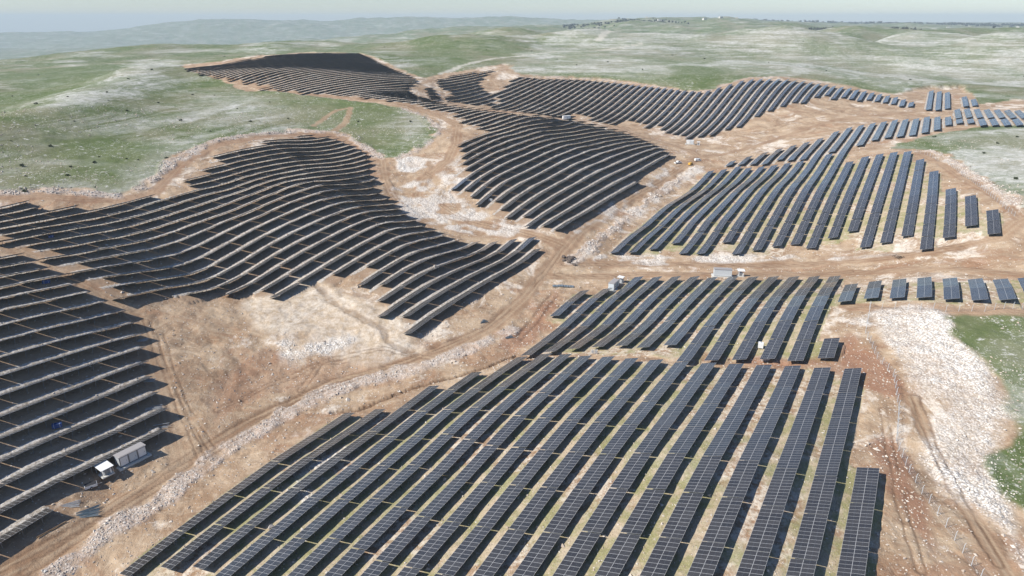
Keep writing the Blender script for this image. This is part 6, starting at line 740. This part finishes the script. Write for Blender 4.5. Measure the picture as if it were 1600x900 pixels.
for blk, n, a, e in ROWS:
    Lr = e - a; step = NMOD*MOD_L + GAP; k = max(1, int(round((Lr + GAP)/step)))
    if k == 1: nm = int(np.clip(round(Lr/MOD_L), 4, 12))
    else: nm = NMOD
    for i in range(k):
        tc = e - (i + .5)*step + GAP/2 if k > 1 else (a + e)/2
        half = nm*MOD_L/2
        s = S0 - PITCH_ROW*n + TABLE_W*math.cos(TILT)/2
        xs, ys = st_xy(np.full(5, s), tc + np.linspace(-half, half, 5)); zz = base_z(xs, ys)
        sl = np.polyfit(np.linspace(-half, half, 5), zz, 1)[0]
        x, y = st_xy(s, tc); z = float(zz.mean())
        sl += float(jit.normal(0, .004)); cs = float(jit.normal(0, .010))
        X = Vector((math.sin(AZ), math.cos(AZ), sl)).normalized()
        Yv = Vector((-math.cos(AZ), math.sin(AZ), cs)); Zv = X.cross(Yv).normalized(); Yv = Zv.cross(X)
        # local +y must be the raised side (+s): turn the table round
        X2, Y2 = -X, -Yv
        Mx = Matrix(((X2.x, Y2.x, Zv.x, x), (X2.y, Y2.y, Zv.y, y), (X2.z, Y2.z, Zv.z, z + CZ), (0, 0, 0, 1)))
        tables.append(dict(b=blk, n=n, i=i, k=k, M=Mx, nm=nm, c=Vector((x, y, z + CZ))))
def screen(c):
    dz = c.z - CAM_H; fc = c.y*math.cos(PITCH) - dz*math.sin(PITCH); uc = c.y*math.sin(PITCH) + dz*math.cos(PITCH)
    return 800 + 1067*c.x/fc, 450 - 1067*uc/fc, fc
def seen_size(tb):
    u, v, d = screen(tb['c'])
    if d < 5 or not (-60 < u < 1660 and v < 985): return 0
    vdir = (Vector((0, 0, CAM_H)) - tb['c']).normalized(); nrm = (tb['M'].to_3x3() @ Vector((0, -math.sin(TILT), math.cos(TILT))))
    f = .35 if not (-10 < u < 1610 and v < 915) else 1
    return f*tb['nm']*abs(nrm.dot(vdir))/d**2 + f*.25*tb['nm']/d**2
tables.sort(key=seen_size, reverse=True)
NEAR, REST = tables[:300], tables[300:]
ORD = lambda k: f"{k}{'th' if 10 <= k % 100 <= 20 else {1:'st', 2:'nd', 3:'rd'}.get(k % 10, 'th')}"
BLOCKS = {'A': ("large foreground block", 'right', -1), 'B': ("middle block with the cabins", 'left', 1), 'C': ("right block below the grassy hill", 'left', 1),
          'F': ("shaded lower left block", 'top', 1), 'E': ("left hillside block", 'front', -1), 'D': ("central hill block", 'front', -1),
          'I': ("narrow strip on the right", 'left', 1), 'H': ("back block", 'right', -1), 'G': ("far hill block", 'front', -1)}
row_rank = {}
for b_ in BLOCKS:
    keys = sorted({(n, a) for bb, n, a, e in ROWS if bb == b_}, key=lambda q: (-q[0], q[1]) if BLOCKS[b_][2] == 1 else (q[0], q[1]))
    for r_, q in enumerate(keys): row_rank[(b_,) + q] = r_ + 1
row_start = {}
for b_, n, a, e in ROWS: row_start.setdefault((b_, n), []).append((a, e))
def rank_of(tb):
    s, t = xy_st(tb['c'].x, tb['c'].y)
    for a, e in row_start[(tb['b'], tb['n'])]:
        if a - 9 <= t <= e + 9: best = a
    return row_rank[(tb['b'], tb['n'], best)]
def table_label(tb):
    nm, side, _ = BLOCKS[tb['b']]; r = rank_of(tb)
    if tb['k'] == 1: return f"single short solar table as {ORD(r)} row from {side}, {nm}"
    return f"solar table {ORD(tb['i'] + 1)} from far end, {ORD(r)} row from {side}, {nm}"
GRP = "tilted solar tables in long rows"
_cache = {}
def proto_parts(nm):
    if nm not in _cache:
        V, Fc, uv, mi = panel_mesh(nm)
        pm = new_mesh("module_array", V, Fc, mats=[M_PANEL, M_BACK, M_STEEL], uv=uv, mat_idx=mi)
        fo = frame_mb(nm).build("support_frame", M_STEEL); fm = fo.data; bpy.data.objects.remove(fo)
        posts = []
        for x in stations(nm):
            for y in POSTS_Y:
                c, sz = post_box(x, y); po = MB().box(c, sz).build("post", M_POST); posts.append(po.data); bpy.data.objects.remove(po)
        _cache[nm] = (pm, fm, posts)
    return _cache[nm]
for tb in NEAR:
    e = bpy.data.objects.new("solar_table", None); COL.objects.link(e); e.empty_display_size = .5
    base = tb['M'].copy(); base.translation = base.translation - Vector((0, 0, CZ)); e.matrix_world = base
    tag(e, table_label(tb), "solar table", GRP)
    pm, fm, posts = proto_parts(tb['nm'])
    for nme, me in [("module_array", pm), ("support_frame", fm)] + [("post", q) for q in posts]:
        o = link(nme, me, e); o.location = (0, 0, CZ)
def build_rest():
    Vs, Fs, UVs, MI = [], [], [], []; off = 0
    protos = {}
    for nm in {t['nm'] for t in REST}:
        V, Fc, uv, mi = panel_mesh(nm); V = list(map(tuple, V)); Fq = [tuple(f) for f in Fc]; uv = list(uv); mi = list(mi)
        m = MB()
        R = Matrix.Rotation(TILT, 3, 'X'); L = nm*MOD_L
        for q in (-1.1, 1.1):
            m.bar(R @ Vector((-L/2 + .05, q, -.12)), R @ Vector((L/2 - .05, q, -.12)), .07, .12)
        for x in stations(nm):
            for y in POSTS_Y: m.box(*post_box(x, y))
        o_ = len(V); V += m.V; Fq += [tuple(o_ + i for i in f) for f in m.F]; uv += [(0, 0)]*(4*len(m.F)); mi += [2]*len(m.F)
        protos[nm] = (np.array(V), np.array(Fq), np.array(uv, float), np.array(mi))
    for k, tb in enumerate(REST):
        V, Fq, uv, mi = protos[tb['nm']]; A = np.array(tb['M'])
        Vs.append(V @ A[:3, :3].T + A[:3, 3]); Fs.append(Fq + off); off += len(V)
        u2 = uv.copy(); u2[:4] += np.array([13*(k % 50), 2*(k//50)]); UVs.append(u2); MI.append(mi)
    me = new_mesh("distant_solar_tables", np.concatenate(Vs), np.concatenate(Fs), mats=[M_PANEL, M_BACK, M_POST], uv=np.concatenate(UVs), mat_idx=np.concatenate(MI))
    tag(link("distant_solar_tables", me), "rows of dark solar tables covering the hills behind and left of the front blocks", "solar tables", kind='stuff')
build_rest()
print("tables", len(tables))

# ------------------------------------------------------------------ things on the site
def gz(x, y): return float(ground_z(np.array([float(x)]), np.array([float(y)]))[0])
def thing(name, x, y, az, label, cat, group=None, dz=0.0):
    o = bpy.data.objects.new(name, None); COL.objects.link(o); o.empty_display_size = .5
    o.location = (x, y, gz(x, y) + dz); o.rotation_euler = (0, 0, -math.radians(az)); return tag(o, label, cat, group)
def copy_tree(src, loc, rz, label=None, sc=1.0):
    r = src.copy(); COL.objects.link(r); r.location = loc; r.rotation_euler = (0, 0, rz); r.scale = (sc, sc, sc)
    if label: r['label'] = label
    for ch in list(src.children):
        c = ch.copy(); COL.objects.link(c); c.parent = r
        for g in ch.children:
            d = g.copy(); COL.objects.link(d); d.parent = c
    return r
rnd = random = np.random.default_rng(11)

M_CONC = plain('concrete', (.55, .54, .5), .85)
# --- transformer cabins (local +y runs along the cabin, az clockwise from north)
def cabin(x, y, az, L, W, Hh, label, wall, door_side=1, doors=3, roof=None):
    t = thing("transformer_cabin", x, y, az, label, "cabin")
    MB().box((0, 0, -.02), (W + 1.6, L + 1.4, .5)).build("concrete_pad", M_CONC, t)
    MB().box((0, 0, .30), (W*.96, L*.96, .3)).build("plinth", M_DARK, t)
    MB().box((0, 0, .43 + Hh/2), (W, L, Hh)).build("body", wall, t)
    r = MB().box((0, 0, .43 + Hh + .06), (W + .25, L + .25, .12)); r.box((0, 0, .43 + Hh + .15), (W*.9, L*.9, .07)); r.build("roof", roof or M_ROOFG, t)
    dl = L/doors
    for k in range(doors):
        yc = -L/2 + dl*(k + .5); X = door_side*(W/2 + .02)
        f = MB().box((X, yc, .43 + Hh*.48), (.05, dl*.78, Hh*.82)).build("door", M_WHITE if k != 1 else M_LGREY, t)
        MB().box((X + door_side*.05, yc + dl*.25, .43 + Hh*.45), (.05, .06, .3)).build("handle", M_DARK, f)
    fr = MB()
    for k in range(doors + 1): fr.box((door_side*(W/2 + .03), np.clip(-L/2 + dl*k, -L/2 + .06, L/2 - .06), .43 + Hh/2), (.07, .12, Hh*.98))
    fr.build("frame_posts", M_DARK, t)
    v = MB()
    for q in range(5): v.box((0, -L/2 - .03, .8 + q*.18), (W*.5, .04, .09))
    v.build("louvre", M_GREY, t)
    return t
def canopy(x, y, az, W, L, Hh, label):
    t = thing("transformer_canopy", x, y, az, label, "canopy")
    MB().box((0, 0, .12), (W*.95, L*.95, .3)).build("slab", M_CONC, t)
    MB().box((0, 0, Hh), (W, L, .12), 0, Matrix.Rotation(.05, 3, 'Y')).build("roof", M_WHITE, t)
    for sx in (-1, 1):
        for sy in (-1, 1): MB().box((sx*W*.42, sy*L*.42, Hh/2), (.1, .1, Hh - .1)).build("post", M_STEEL, t)
    q = MB().box((0, 0, 1.05), (W*.5, L*.5, 1.5))
    for k in range(6): q.box((0, -L*.2 + k*L*.08, 1.05), (W*.66, .07, 1.1))
    for k in (-1, 0, 1): q.cyl((k*.35, 0, 1.8), (k*.35, 0, 2.15), .08)
    q.build("transformer", M_GREY, t)
    MB().box((W*.3, L*.28, 1.0), (.5, .35, 1.3)).build("switch_box", M_WHITE, t)
    return t
cabin(-101.6, 153.0, 34, 7.2, 2.5, 2.7, "grey cabin with three panelled doors beside the lower left road", M_GREY)
canopy(-105.1, 146.7, 34, 3.8, 3.2, 2.5, "white roofed transformer shelter at the near end of the three door cabin")
cabin(43.5, 272.0, 30, 6.2, 2.5, 2.8, "pale cabin seen end on at the left corner of the middle block", M_LGREY, 1, 3)
canopy(47.2, 277.0, 30, 2.6, 2.6, 2.8, "white topped shelter behind the pale cabin seen end on")
cabin(91.0, 277.0, 98, 7.4, 2.5, 2.9, "pale cabin standing broadside behind the top of the middle block", M_LGREY, -1, 3)
canopy(98.6, 276.2, 98, 2.8, 3.0, 2.8, "white topped shelter right of the broadside pale cabin")
cabin(45.5, 582, 75, 6.5, 2.6, 2.9, "small white cabin tucked between the two hill blocks in the distance", M_WHITE, 1, 2, M_WHITE)
cabin(146.0, 565, 100, 6.0, 2.6, 2.8, "white distant cabin beside the upper road junction", M_WHITE, 1, 2, M_WHITE)
canopy(152.5, 563, 100, 2.6, 2.6, 2.6, "small dark sheltered transformer right of the distant junction cabin")

# --- vehicles near the upper junction
def car(x, y, az, label, cat, paint, pickup=False, sc=1.0):
    t = thing("pickup_truck" if pickup else "van", x, y, az, label, cat, dz=.02); t.scale = (sc, sc, sc)
    w = .9
    prof = [(-2.5, .45), (2.45, .45), (2.5, .85), (2.3, 1.0), (1.35, 1.1), (.75, 1.75), (-.55, 1.78), (-.75, 1.1), (-2.5, 1.08)] if pickup else \
           [(-2.4, .4), (2.35, .4), (2.4, .9), (2.0, 1.1), (1.3, 1.95), (-2.3, 2.0), (-2.42, 1.2)]
    m = MB(); n = len(prof)
    for s in (-w, w):
        for y_, z_ in prof: m.V.append((s*(.86 if z_ > 1.3 else 1), y_, z_))
    for k in range(n): m.F.append((k, (k+1) % n, n + (k+1) % n, n + k)); m.M.append(0)
    m.F.append(tuple(range(n-1, -1, -1))); m.M.append(0); m.F.append(tuple(range(n, 2*n))); m.M.append(0)
    m.build("body", paint, t)
    g = MB()
    if pickup:
        for s in (-1, 1): g.quad((s*.905, .95, 1.15), (s*.80, .62, 1.66), (s*.80, -.45, 1.68), (s*.905, -.6, 1.15))
        g.quad((-.75, 1.32, 1.15), (.75, 1.32, 1.15), (.7, .82, 1.7), (-.7, .82, 1.7))
    else:
        for s in (-1, 1): g.quad((s*.90, 1.5, 1.2), (s*.80, 1.2, 1.8), (s*.80, .1, 1.82), (s*.90, .1, 1.2))
        g.quad((-.75, 1.98, 1.17), (.75, 1.98, 1.17), (.7, 1.42, 1.85), (-.7, 1.42, 1.85))
    g.build("window", M_GLASS, t)
    for s in (-1, 1):
        for y_ in (-1.5, 1.5):
            wh = MB().cyl((s*.72, y_, .38), (s*.95, y_, .38), .38, 14).build("wheel", M_BLACK, t)
            MB().cyl((s*.952, y_, .38), (s*.965, y_, .38), .2, 10).build("rim", M_STEEL, wh)
        MB().box((s*.6, 2.45, .8), (.35, .08, .16)).build("headlight", M_WHITE, t)
    if pickup: MB().box((0, -1.65, 1.09), (1.45, 1.5, .03)).build("cargo_bed", M_DARK, t)
    return t
M_YEL = plain("yellow_paint", (.62, .36, .06), .5)
car(117.0, 480.5, 60, "white pickup parked left of the upper junction below the hill block", "pickup", M_WHITE, True, 1.15)
car(125.5, 478.5, 40, "yellow van between two white vehicles at the upper junction", "van", M_YEL, False, .95)
car(133.5, 490.0, 75, "white van standing farthest right at the upper junction", "van", M_WHITE, False, 1.0)

# --- small equipment
t = thing("tool_trailer", -106.4, 142.2, 52, "small white box trailer with dark lid by the lower left rows", "trailer")
MB().box((0, 0, .75), (1.5, 2.8, .7)).build("box_body", M_WHITE, t); MB().box((0, 0, 1.13), (1.4, 2.6, .06)).build("lid", M_DARK, t)
for s in (-1, 1):
    w_ = MB().cyl((s*.76, 0, .32), (s*.95, 0, .32), .32, 14).build("wheel", M_BLACK, t); MB().cyl((s*.951, 0, .32), (s*.96, 0, .32), .16, 10).build("rim", M_STEEL, w_)
MB().bar((0, 1.4, .5), (0, 2.5, .45), .1).build("drawbar", M_STEEL, t)
t = thing("water_tank", 76.6, 189.2, 20, "white box tank with dark base between rows of the middle block", "tank")
MB().box((0, 0, 1.25), (1.5, 1.5, 1.5)).build("tank_body", M_WHITE, t)
m = MB()
for sx in (-.6, .6):
    for sy in (-.6, .6): m.box((sx, sy, .25), (.1, .1, .5))
m.build("stand", M_STEEL, t); MB().cyl((0, 0, 2.0), (0, 0, 2.12), .25, 12).build("lid", M_GREY, t)
def inverter(x, y, az, label):
    t = thing("inverter_stand", x, y, az, label, "inverter")
    m = MB()
    for sx in (-1.1, 0, 1.1): m.box((sx, 0, .8), (.09, .09, 1.9))
    for z_ in (.35, 1.65): m.box((0, 0, z_), (2.3, .07, .09))
    m.build("frame", M_WHITE, t)
    for sx in (-.55, .55): MB().box((sx, -.08, 1.0), (.75, .22, .8)).build("inverter_box", M_GREY, t)
inverter(26.9, 200.0, 0, "white framed inverter pair at the lower end of the middle block's left rows")
inverter(75.5, 181.2, 5, "white framed inverter pair at the lower end of the middle block's right rows")
inverter(-11.8, 366.0, 20, "white framed inverter pair at the foot of the central hill block")
def steel_pile(name, x, y, az, n, L, fan, mat, label, cat, group):
    for k in range(n):
        m = MB().box((0, 0, 0), (.10, L*rnd.uniform(.8, 1.05), .14)); m.box((.07, 0, -.05), (.07, L*.8, .03))
        o = m.build(name, mat)
        a = az + (k/(n - 1) - .5)*fan + rnd.normal(0, 2); sp = (k/(n - 1) - .5)*n*.17
        px, py = x + sp*math.cos(math.radians(az)) + rnd.normal(0, .15), y - sp*math.sin(math.radians(az)) + rnd.normal(0, .15)
        o.location = (px, py, gz(px, py) + .16 + .14*(k % 2)); o.rotation_euler = (rnd.normal(0, .015), 0, -math.radians(a)); tag(o, label, cat, group)
M_BLUEST = plain("blue_grey_steel", (.20, .26, .30), .45, .5)
steel_pile("steel_profile", -102.3, 133.6, 62, 16, 5.2, 34, M_BLUEST, "blue grey steel profile in the fanned pile by the lower left road", "steel profile", "steel profiles fanned out by the lower left road")
steel_pile("steel_profile", -107.2, 135.0, 70, 7, 4.2, 22, M_STEEL, "pale steel profile lying behind the fanned blue pile", "steel profile", "pale steel profiles behind the fanned pile")
steel_pile("steel_profile", -11.0, 238.1, 35, 8, 3.4, 40, M_BLUEST, "steel profile in the small heap above the main road bend", "steel profile", "steel profiles heaped above the road bend")
steel_pile("steel_profile", -1.0, 227.2, 60, 8, 3.2, 40, M_BLUEST, "steel profile in the heap on the gravel below the road bend", "steel profile", "steel profiles heaped on the gravel")
for i, (x, y) in enumerate(((-124.6, 206.5), (-118.9, 193.4), (-112.8, 186.0), (-105.6, 174.5), (-100.8, 168.0))):
    where = ("topmost", "second", "third", "fourth", "lowest")[i]
    steel_pile("steel_rail", x, y, 75, 7, 4.6, 12, M_STEEL, f"galvanised rail in the {where} stack at the right ends of the lower left rows", "rail", f"galvanised rails, {where} stack by the lower left rows")
steel_pile("plank", -107.0, 127.0, 33, 2, 6.5, 3, M_WOOD, "thin plank lying along the last lower left row", "plank", "planks beside the last lower left row")
def pallet(x, y, az, label, mat, L=2.3, W=1.2, Hh=1.2):
    t = thing("module_pallet", x, y, az, label, "pallet")
    m = MB()
    for s in (-1, 0, 1): m.box((s*(W/2 - .08), 0, .08), (.12, L, .14))
    m.build("pallet_base", M_WOOD, t); MB().box((0, 0, .16 + Hh/2), (W, L, Hh)).build("wrapped_stack", mat, t)
    m = MB()
    for y_ in (-.5, .5): m.box((0, y_*L*.6, .17 + Hh/2), (W + .02, .05, Hh + .02))
    m.build("strap", M_WHITE, t); return t
pallet(-165.5, 226.5, 60, "blue wrapped module pallet near the top of the shaded lower left block", M_BLUE)
pallet(-124.3, 159.8, 60, "blue wrapped module pallet low down in the shaded lower left block", M_BLUE)
pallet(-186.0, 264.0, 60, "small blue wrapped pallet in the left hillside block above the dirt lane", M_BLUE, 1.8, 1.1, .9)
for k in range(4):
    xx, yy = 18.6 + k*2.3, 273.6 + k*.25
    pallet(xx, yy, 86 + 4*k, f"low grey module stack on the road junction, {ORD(k + 1)} from left", M_BLUEST, 2.2, 1.6, .45)
# --- heap of boulders at the junction, dark roots by the track
M_DARKROCK = plain('dark_rock', (.12, .095, .08), .95, var=.4, sc=1.2)
def rock_mesh(seed, n=2):
    r = np.random.default_rng(seed); bm = __import__('bmesh').new(); import bmesh
    bmesh.ops.create_icosphere(bm, subdivisions=n, radius=1)
    for v in bm.verts: v.co *= 1 + r.normal(0, .12)
    for v in bm.verts: v.co.z *= .75
    me = bpy.data.meshes.new("boulder"); bm.to_mesh(me); bm.free(); me.materials.append(M_DARKROCK)
    at = me.attributes.new("tint", 'FLOAT', 'POINT'); at.data.foreach_set("value", np.full(len(me.vertices), .35 + .4*r.random(), np.float32)); return me
rocks = [rock_mesh(s) for s in range(4)]
for k in range(16):
    x, y = 26.5 + rnd.normal(0, 1.5), 302 + rnd.normal(0, 2.2); o = link("boulder", rocks[k % 4]); s = rnd.uniform(.5, 1.2); o.scale = (s, s*rnd.uniform(.7, 1.2), s)
    o.location = (x, y, gz(x, y) + .3*s); o.rotation_euler = (0, 0, rnd.uniform(0, 6)); tag(o, "rough boulder in the dark heap at the corner of the main road junction", "boulder", "boulders heaped at the road junction")
t = MB()
for k in range(14):
    a = rnd.uniform(0, 6.28); L = rnd.uniform(1, 2.6); cx, cy = rnd.normal(0, 1.4), rnd.normal(0, .8)
    t.cyl((cx - L*math.cos(a)/2, cy - L*math.sin(a)/2, rnd.uniform(.1, .4)), (cx + L*math.cos(a)/2, cy + L*math.sin(a)/2, rnd.uniform(.3, 1.1)), .16, 6, r2=.07)
o = t.build("root_heap", M_BARK); o.location = (161.7, 269.7, gz(161.7, 269.7)); tag(o, "dark heap of pulled up roots beside the brown track on the right", "root heap")
# --- wire fences
def fence(name_label, pts, step, hh=2.0):
    t = thing("wire_fence", pts[0][0], pts[0][1], 0, name_label, "fence"); ox, oy, oz = t.location
    P = []
    for (ax, ay), (bx, by) in zip(pts[:-1], pts[1:]):
        L = math.hypot(bx - ax, by - ay); n = max(1, round(L/step))
        for k in range(n): P.append((ax + (bx - ax)*k/n, ay + (by - ay)*k/n))
    P.append(pts[-1]); Zs = [gz(*p) for p in P]; wires = MB()
    for i, ((x, y), z) in enumerate(zip(P, Zs)):
        m = MB().box((0, 0, hh/2 - .2), (.08, .08, hh + .4)); m.bar((0, 0, hh), (.18, 0, hh + .35), .06); q = m.build("post", M_LGREY, t); q.location = (x - ox, y - oy, z - oz)
        if i:
            x0, y0 = P[i-1]; z0 = Zs[i-1]
            for hq in (.15, .6, 1.05, 1.5, 1.95): wires.bar((x0 - ox, y0 - oy, z0 - oz + hq), (x - ox, y - oy, z - oz + hq), .022)
    wires.build("wire", M_STEEL, t)
fence("pale post and wire fence below the short tables at the right", [(162.0, 196.0), (146.2, 193.9), (135.7, 196.1), (126.9, 201.3), (118.8, 208.8)], 3.2)
fence("pale post and wire fence running down beside the rubble at right", [(118.5, 208.0), (107.8, 188.9), (104.3, 174.2), (103.6, 163.9), (97.5, 149.2), (90.1, 135.9), (86.7, 124.0), (85.4, 114.0), (84.5, 103.7), (83.5, 94.3), (82, 80)], 3.2)
fence("post and wire fence along the red trench above the right block", [(257.0, 436), (258.0, 428), (254.6, 398.7), (238.3, 350.9), (221, 306), (214.1, 282)], 3.6)

# ------------------------------------------------------------------ shrubs, far trees, village
def leaf_clump(r, n, rad, flat, size, base=0.0):
    th = r.uniform(0, 6.28, n); ph = np.arccos(r.uniform(-1, 1, n)); rr = rad*r.uniform(.35, 1.0, n)**.6*(1 + .35*np.sin(th*3 + r.uniform(0, 6)))
    c = np.stack([np.sin(ph)*np.cos(th)*rr, np.sin(ph)*np.sin(th)*rr, np.cos(ph)*rr*flat + base], -1)
    a = r.normal(0, 1, (n, 3)); a /= np.linalg.norm(a, axis=1)[:, None]; b_ = np.cross(a, r.normal(0, 1, (n, 3))); b_ /= np.linalg.norm(b_, axis=1)[:, None]
    s = size*r.uniform(.6, 1.3, n)[:, None]
    return np.stack([c - a*s, c + b_*s*.7, c + a*s, c - b_*s*.7], 1).reshape(-1, 3)
def shrub_mesh(seed):
    r = np.random.default_rng(seed); V = np.concatenate([leaf_clump(r, 60, .75, .7, .22, .55) + np.array([r.normal(0, .45), r.normal(0, .45), r.uniform(-.1, .25)]) for _ in range(3)])
    n = len(V); return new_mesh("shrub", V, np.arange(n).reshape(-1, 4), M_LEAF)
def tree_mesh(seed, hgt=8.0):
    r = np.random.default_rng(seed); V = []
    for k in range(9):
        a = r.uniform(0, 6.28); d = r.uniform(0, .28)*hgt; V.append(leaf_clump(r, 45, hgt*.19, .85, hgt*.06, hgt*r.uniform(.42, .86)) + np.array([math.cos(a)*d, math.sin(a)*d, 0]))
    V = np.concatenate(V); m = MB(); m.cyl((0, 0, -.5), (0, 0, hgt*.45), hgt*.03, 7, r2=hgt*.018)
    for k in range(4):
        a = k*1.57 + .4; m.cyl((0, 0, hgt*.33), (math.cos(a)*hgt*.2, math.sin(a)*hgt*.2, hgt*.6), hgt*.015, 5, r2=hgt*.006)
    crown = new_mesh("crown", V, np.arange(len(V)).reshape(-1, 4), M_LEAF2); return crown, m
shrubs = [shrub_mesh(s) for s in range(4)]

SHRUBS = [(-220, 360), (-247, 342), (-220, 335), (-224, 371), (-223, 307), (-236, 328), (-227, 349), (-210, 372), (-201, 324), (-192, 379), (-204, 372), (-266, 423), (-423, 598), (-308, 537), (-288, 503), (-318, 469), (-313, 497), (-270, 596), (-263, 479), (-254, 378), (-195, 448), (-185, 492), (-165, 514), (-196, 568), (-269, 536), (-400, 678), (-674, 1016), (-352, 699), (-252, 598), (-338, 628), (-225, 472), (-210, 536), (-271, 373), (-276, 402), (-76, 520), (-114, 516), (1104, 2507), (503, 1255), (497, 1028), (263, 982), (355, 992), (388, 883), (552, 1102), (483, 864), (829, 1369), (1087, 1632), (701, 1119), (1080, 1908), (740, 1435), (778, 1657), (478, 1417), (660, 1734), (423, 1492), (234, 1052), (125, 934), (80, 890), (62, 989), (155, 847), (31, 1168), (-41, 1146), (341, 466), (315, 446), (288, 417), (254, 340), (299, 489), (730, 1016), (-89, 1258), (-162, 1526), (-219, 1238), (-793, 3740), (-550, 1377), (-1221, 3727), (-994, 3746), (-1464, 3943)]
KNOLL = [(428, 3762), (430, 3640), (488, 3984), (466, 3668), (518, 3949), (533, 3932), (525, 3753), (580, 4020), (595, 4006), (1273, 8326), (626, 3978), (666, 4121), (989, 5962), (696, 4086), (967, 5537), (764, 4265), (1540, 8396), (793, 4222), (863, 4491), (824, 4191), (766, 3807), (826, 4021), (798, 3801), (766, 3570), (781, 3567), (796, 3565), (827, 3633), (860, 3710), (877, 3711), (812, 3369)]
HOUSES = [(978, 3725), (1040, 3658), (1161, 3793), (1598, 3927), (2347, 4586), (2470, 4552), (2367, 4095), (2623, 4392), (3008, 4805), (3114, 4872), (3623, 5447), (3246, 4783), (3177, 4591), (3993, 5718), (1273, 8326), (1399, 8433), (852, 4644), (841, 4183)]
WOOD = [(1336, 2896), (1471, 3138), (1352, 2832), (1334, 2747), (1398, 2835), (1339, 2670), (1620, 3186), (1490, 2882), (1535, 2925), (1688, 3171), (1521, 2812), (1478, 2691), (1581, 2839), (1719, 3047), (1543, 2693), (1677, 2889), (1699, 2886), (1633, 2737), (1870, 3098), (1651, 2695), (1720, 2772), (1703, 2709), (1942, 3055), (1737, 2695), (1984, 3045), (2046, 3102), (1776, 2657), (1793, 2650), (1807, 2639), (1980, 2862), (2074, 2966)]
HAZE_BOT, HAZE_TOP, HAZE_DENSITY, HAZE_COL = -720.0, 190.0, 0.85e-4, (.74, .90, 1.0)
def hill_side(x, y): return "left" if x < -60 else "right" if x > 150 else "middle"
sp = sorted(SHRUBS, key=lambda p: p[0]/p[1])
for k, (x, y) in enumerate(sp):
    o = link("shrub", shrubs[k % 4]); d = math.hypot(x, y); s = rnd.uniform(.35, .8)*(1 + min(1.2, d/1400)); o.scale = (s, s, s*rnd.uniform(.8, 1.1))
    o.location = (x, y, gz(x, y) - .1); o.rotation_euler = (0, 0, rnd.uniform(0, 6))
    near = "near" if d < 480 else "middle distance" if d < 900 else "far"
    tag(o, f"dark low shrub on the {near} pasture, {ORD(k + 1)} shrub from the left", "shrub", "dark shrubs dotted over the pasture")
protos = []
for s in range(3):
    cr, m = tree_mesh(s + 20); protos.append((cr, m))
trunk_me = []
for cr, m in protos:
    o = m.build("trunk", M_BARK); trunk_me.append(o.data); bpy.data.objects.remove(o)
def plant_trees(pts, what, group, smin, smax):
    pts = sorted(pts, key=lambda p: p[0]/p[1])
    for k, (x, y) in enumerate(pts):
        e = bpy.data.objects.new("tree", None); COL.objects.link(e); e.location = (x, y, gz(x, y)); e.rotation_euler = (0, 0, rnd.uniform(0, 6)); s = rnd.uniform(smin, smax); e.scale = (s*1.25, s*1.25, s)
        tag(e, f"small hazy tree {what}, {ORD(k + 1)} from the left", "tree", group)
        link("crown", protos[k % 3][0], e); link("trunk", trunk_me[k % 3], e)
plant_trees(KNOLL, "on the far wooded knoll at the skyline", "trees on the far knoll", 1.1, 1.9)
plant_trees(WOOD, "in the far dark belt at upper right", "trees in the far right belt", 1.2, 2.2)
def far_wood():
    r = np.random.default_rng(5); Vs = []
    for n, az0, az1, d0, d1, hh in ((900, 21, 38, 2750, 3300, 11), (900, 4, 38, 6200, 7400, 18), (260, 4, 12, 3900, 4500, 10)):
        a = np.radians(r.uniform(az0, az1, n)); d = r.uniform(d0, d1, n); X, Y = np.sin(a)*d, np.cos(a)*d
        k = vnoise(X/260., Y/180.) > .42; X, Y = X[k], Y[k]; Z = ground_z(X, Y)
        for x, y, z in zip(X, Y, Z): Vs.append(leaf_clump(r, 26, hh*r.uniform(.5, .9), .65, hh*.28, hh*.4) + np.array([x, y, z]))
    V = np.concatenate(Vs); tag(link("far_wood", new_mesh("far_wood", V, np.arange(len(V)).reshape(-1, 4), M_LEAF2)), "hazy dark woodland belts far off towards the skyline", "woodland", kind='stuff')
far_wood()
hs = sorted(HOUSES, key=lambda p: p[0]/p[1])
house = None
for k, (x, y) in enumerate(hs):
    lab = f"tiny pale house near the far skyline, {ORD(k + 1)} house from the left"
    if house is None:
        house = thing("house", x, y, 20, lab, "house", "pale houses of the far village")
        w_ = MB().box((0, 0, 3), (14, 10, 6.4)).build("wall", M_WALL, house)
        MB().box((0, 0, 6.35), (14.8, 10.8, .35)).build("roof", M_WALL, house)
        for xx in (-4.5, 0, 4.5): MB().box((xx, -5.03, 3.4), (1.6, .1, 1.6)).build("window", M_DARK, house)
        MB().box((2.3, -5.03, 1.2), (1.2, .1, 2.3)).build("door", M_WOOD, house)
    else: copy_tree(house, (x, y, gz(x, y)), rnd.uniform(-.8, .8), lab, rnd.uniform(.8, 1.6))

# ------------------------------------------------------------------ air
hz = MB().box((0, 0, (HAZE_TOP + HAZE_BOT)/2), (35000, 35000, HAZE_TOP - HAZE_BOT))
hm = bpy.data.materials.new("haze"); hm.use_nodes = True; ht = hm.node_tree
for n_ in list(ht.nodes):
    if n_.type == 'BSDF_PRINCIPLED': ht.nodes.remove(n_)
pv = ht.nodes.new("ShaderNodeVolumePrincipled"); pv.inputs['Color'].default_value = (*HAZE_COL, 1); pv.inputs['Density'].default_value = HAZE_DENSITY; pv.inputs['Anisotropy'].default_value = 0.0
out = [n_ for n_ in ht.nodes if n_.type == 'OUTPUT_MATERIAL'][0]
ht.links.new(pv.outputs[0], out.inputs['Volume'])
ho = hz.build("haze", hm); tag(ho, "thin pale haze over the hills", "haze", kind='stuff')
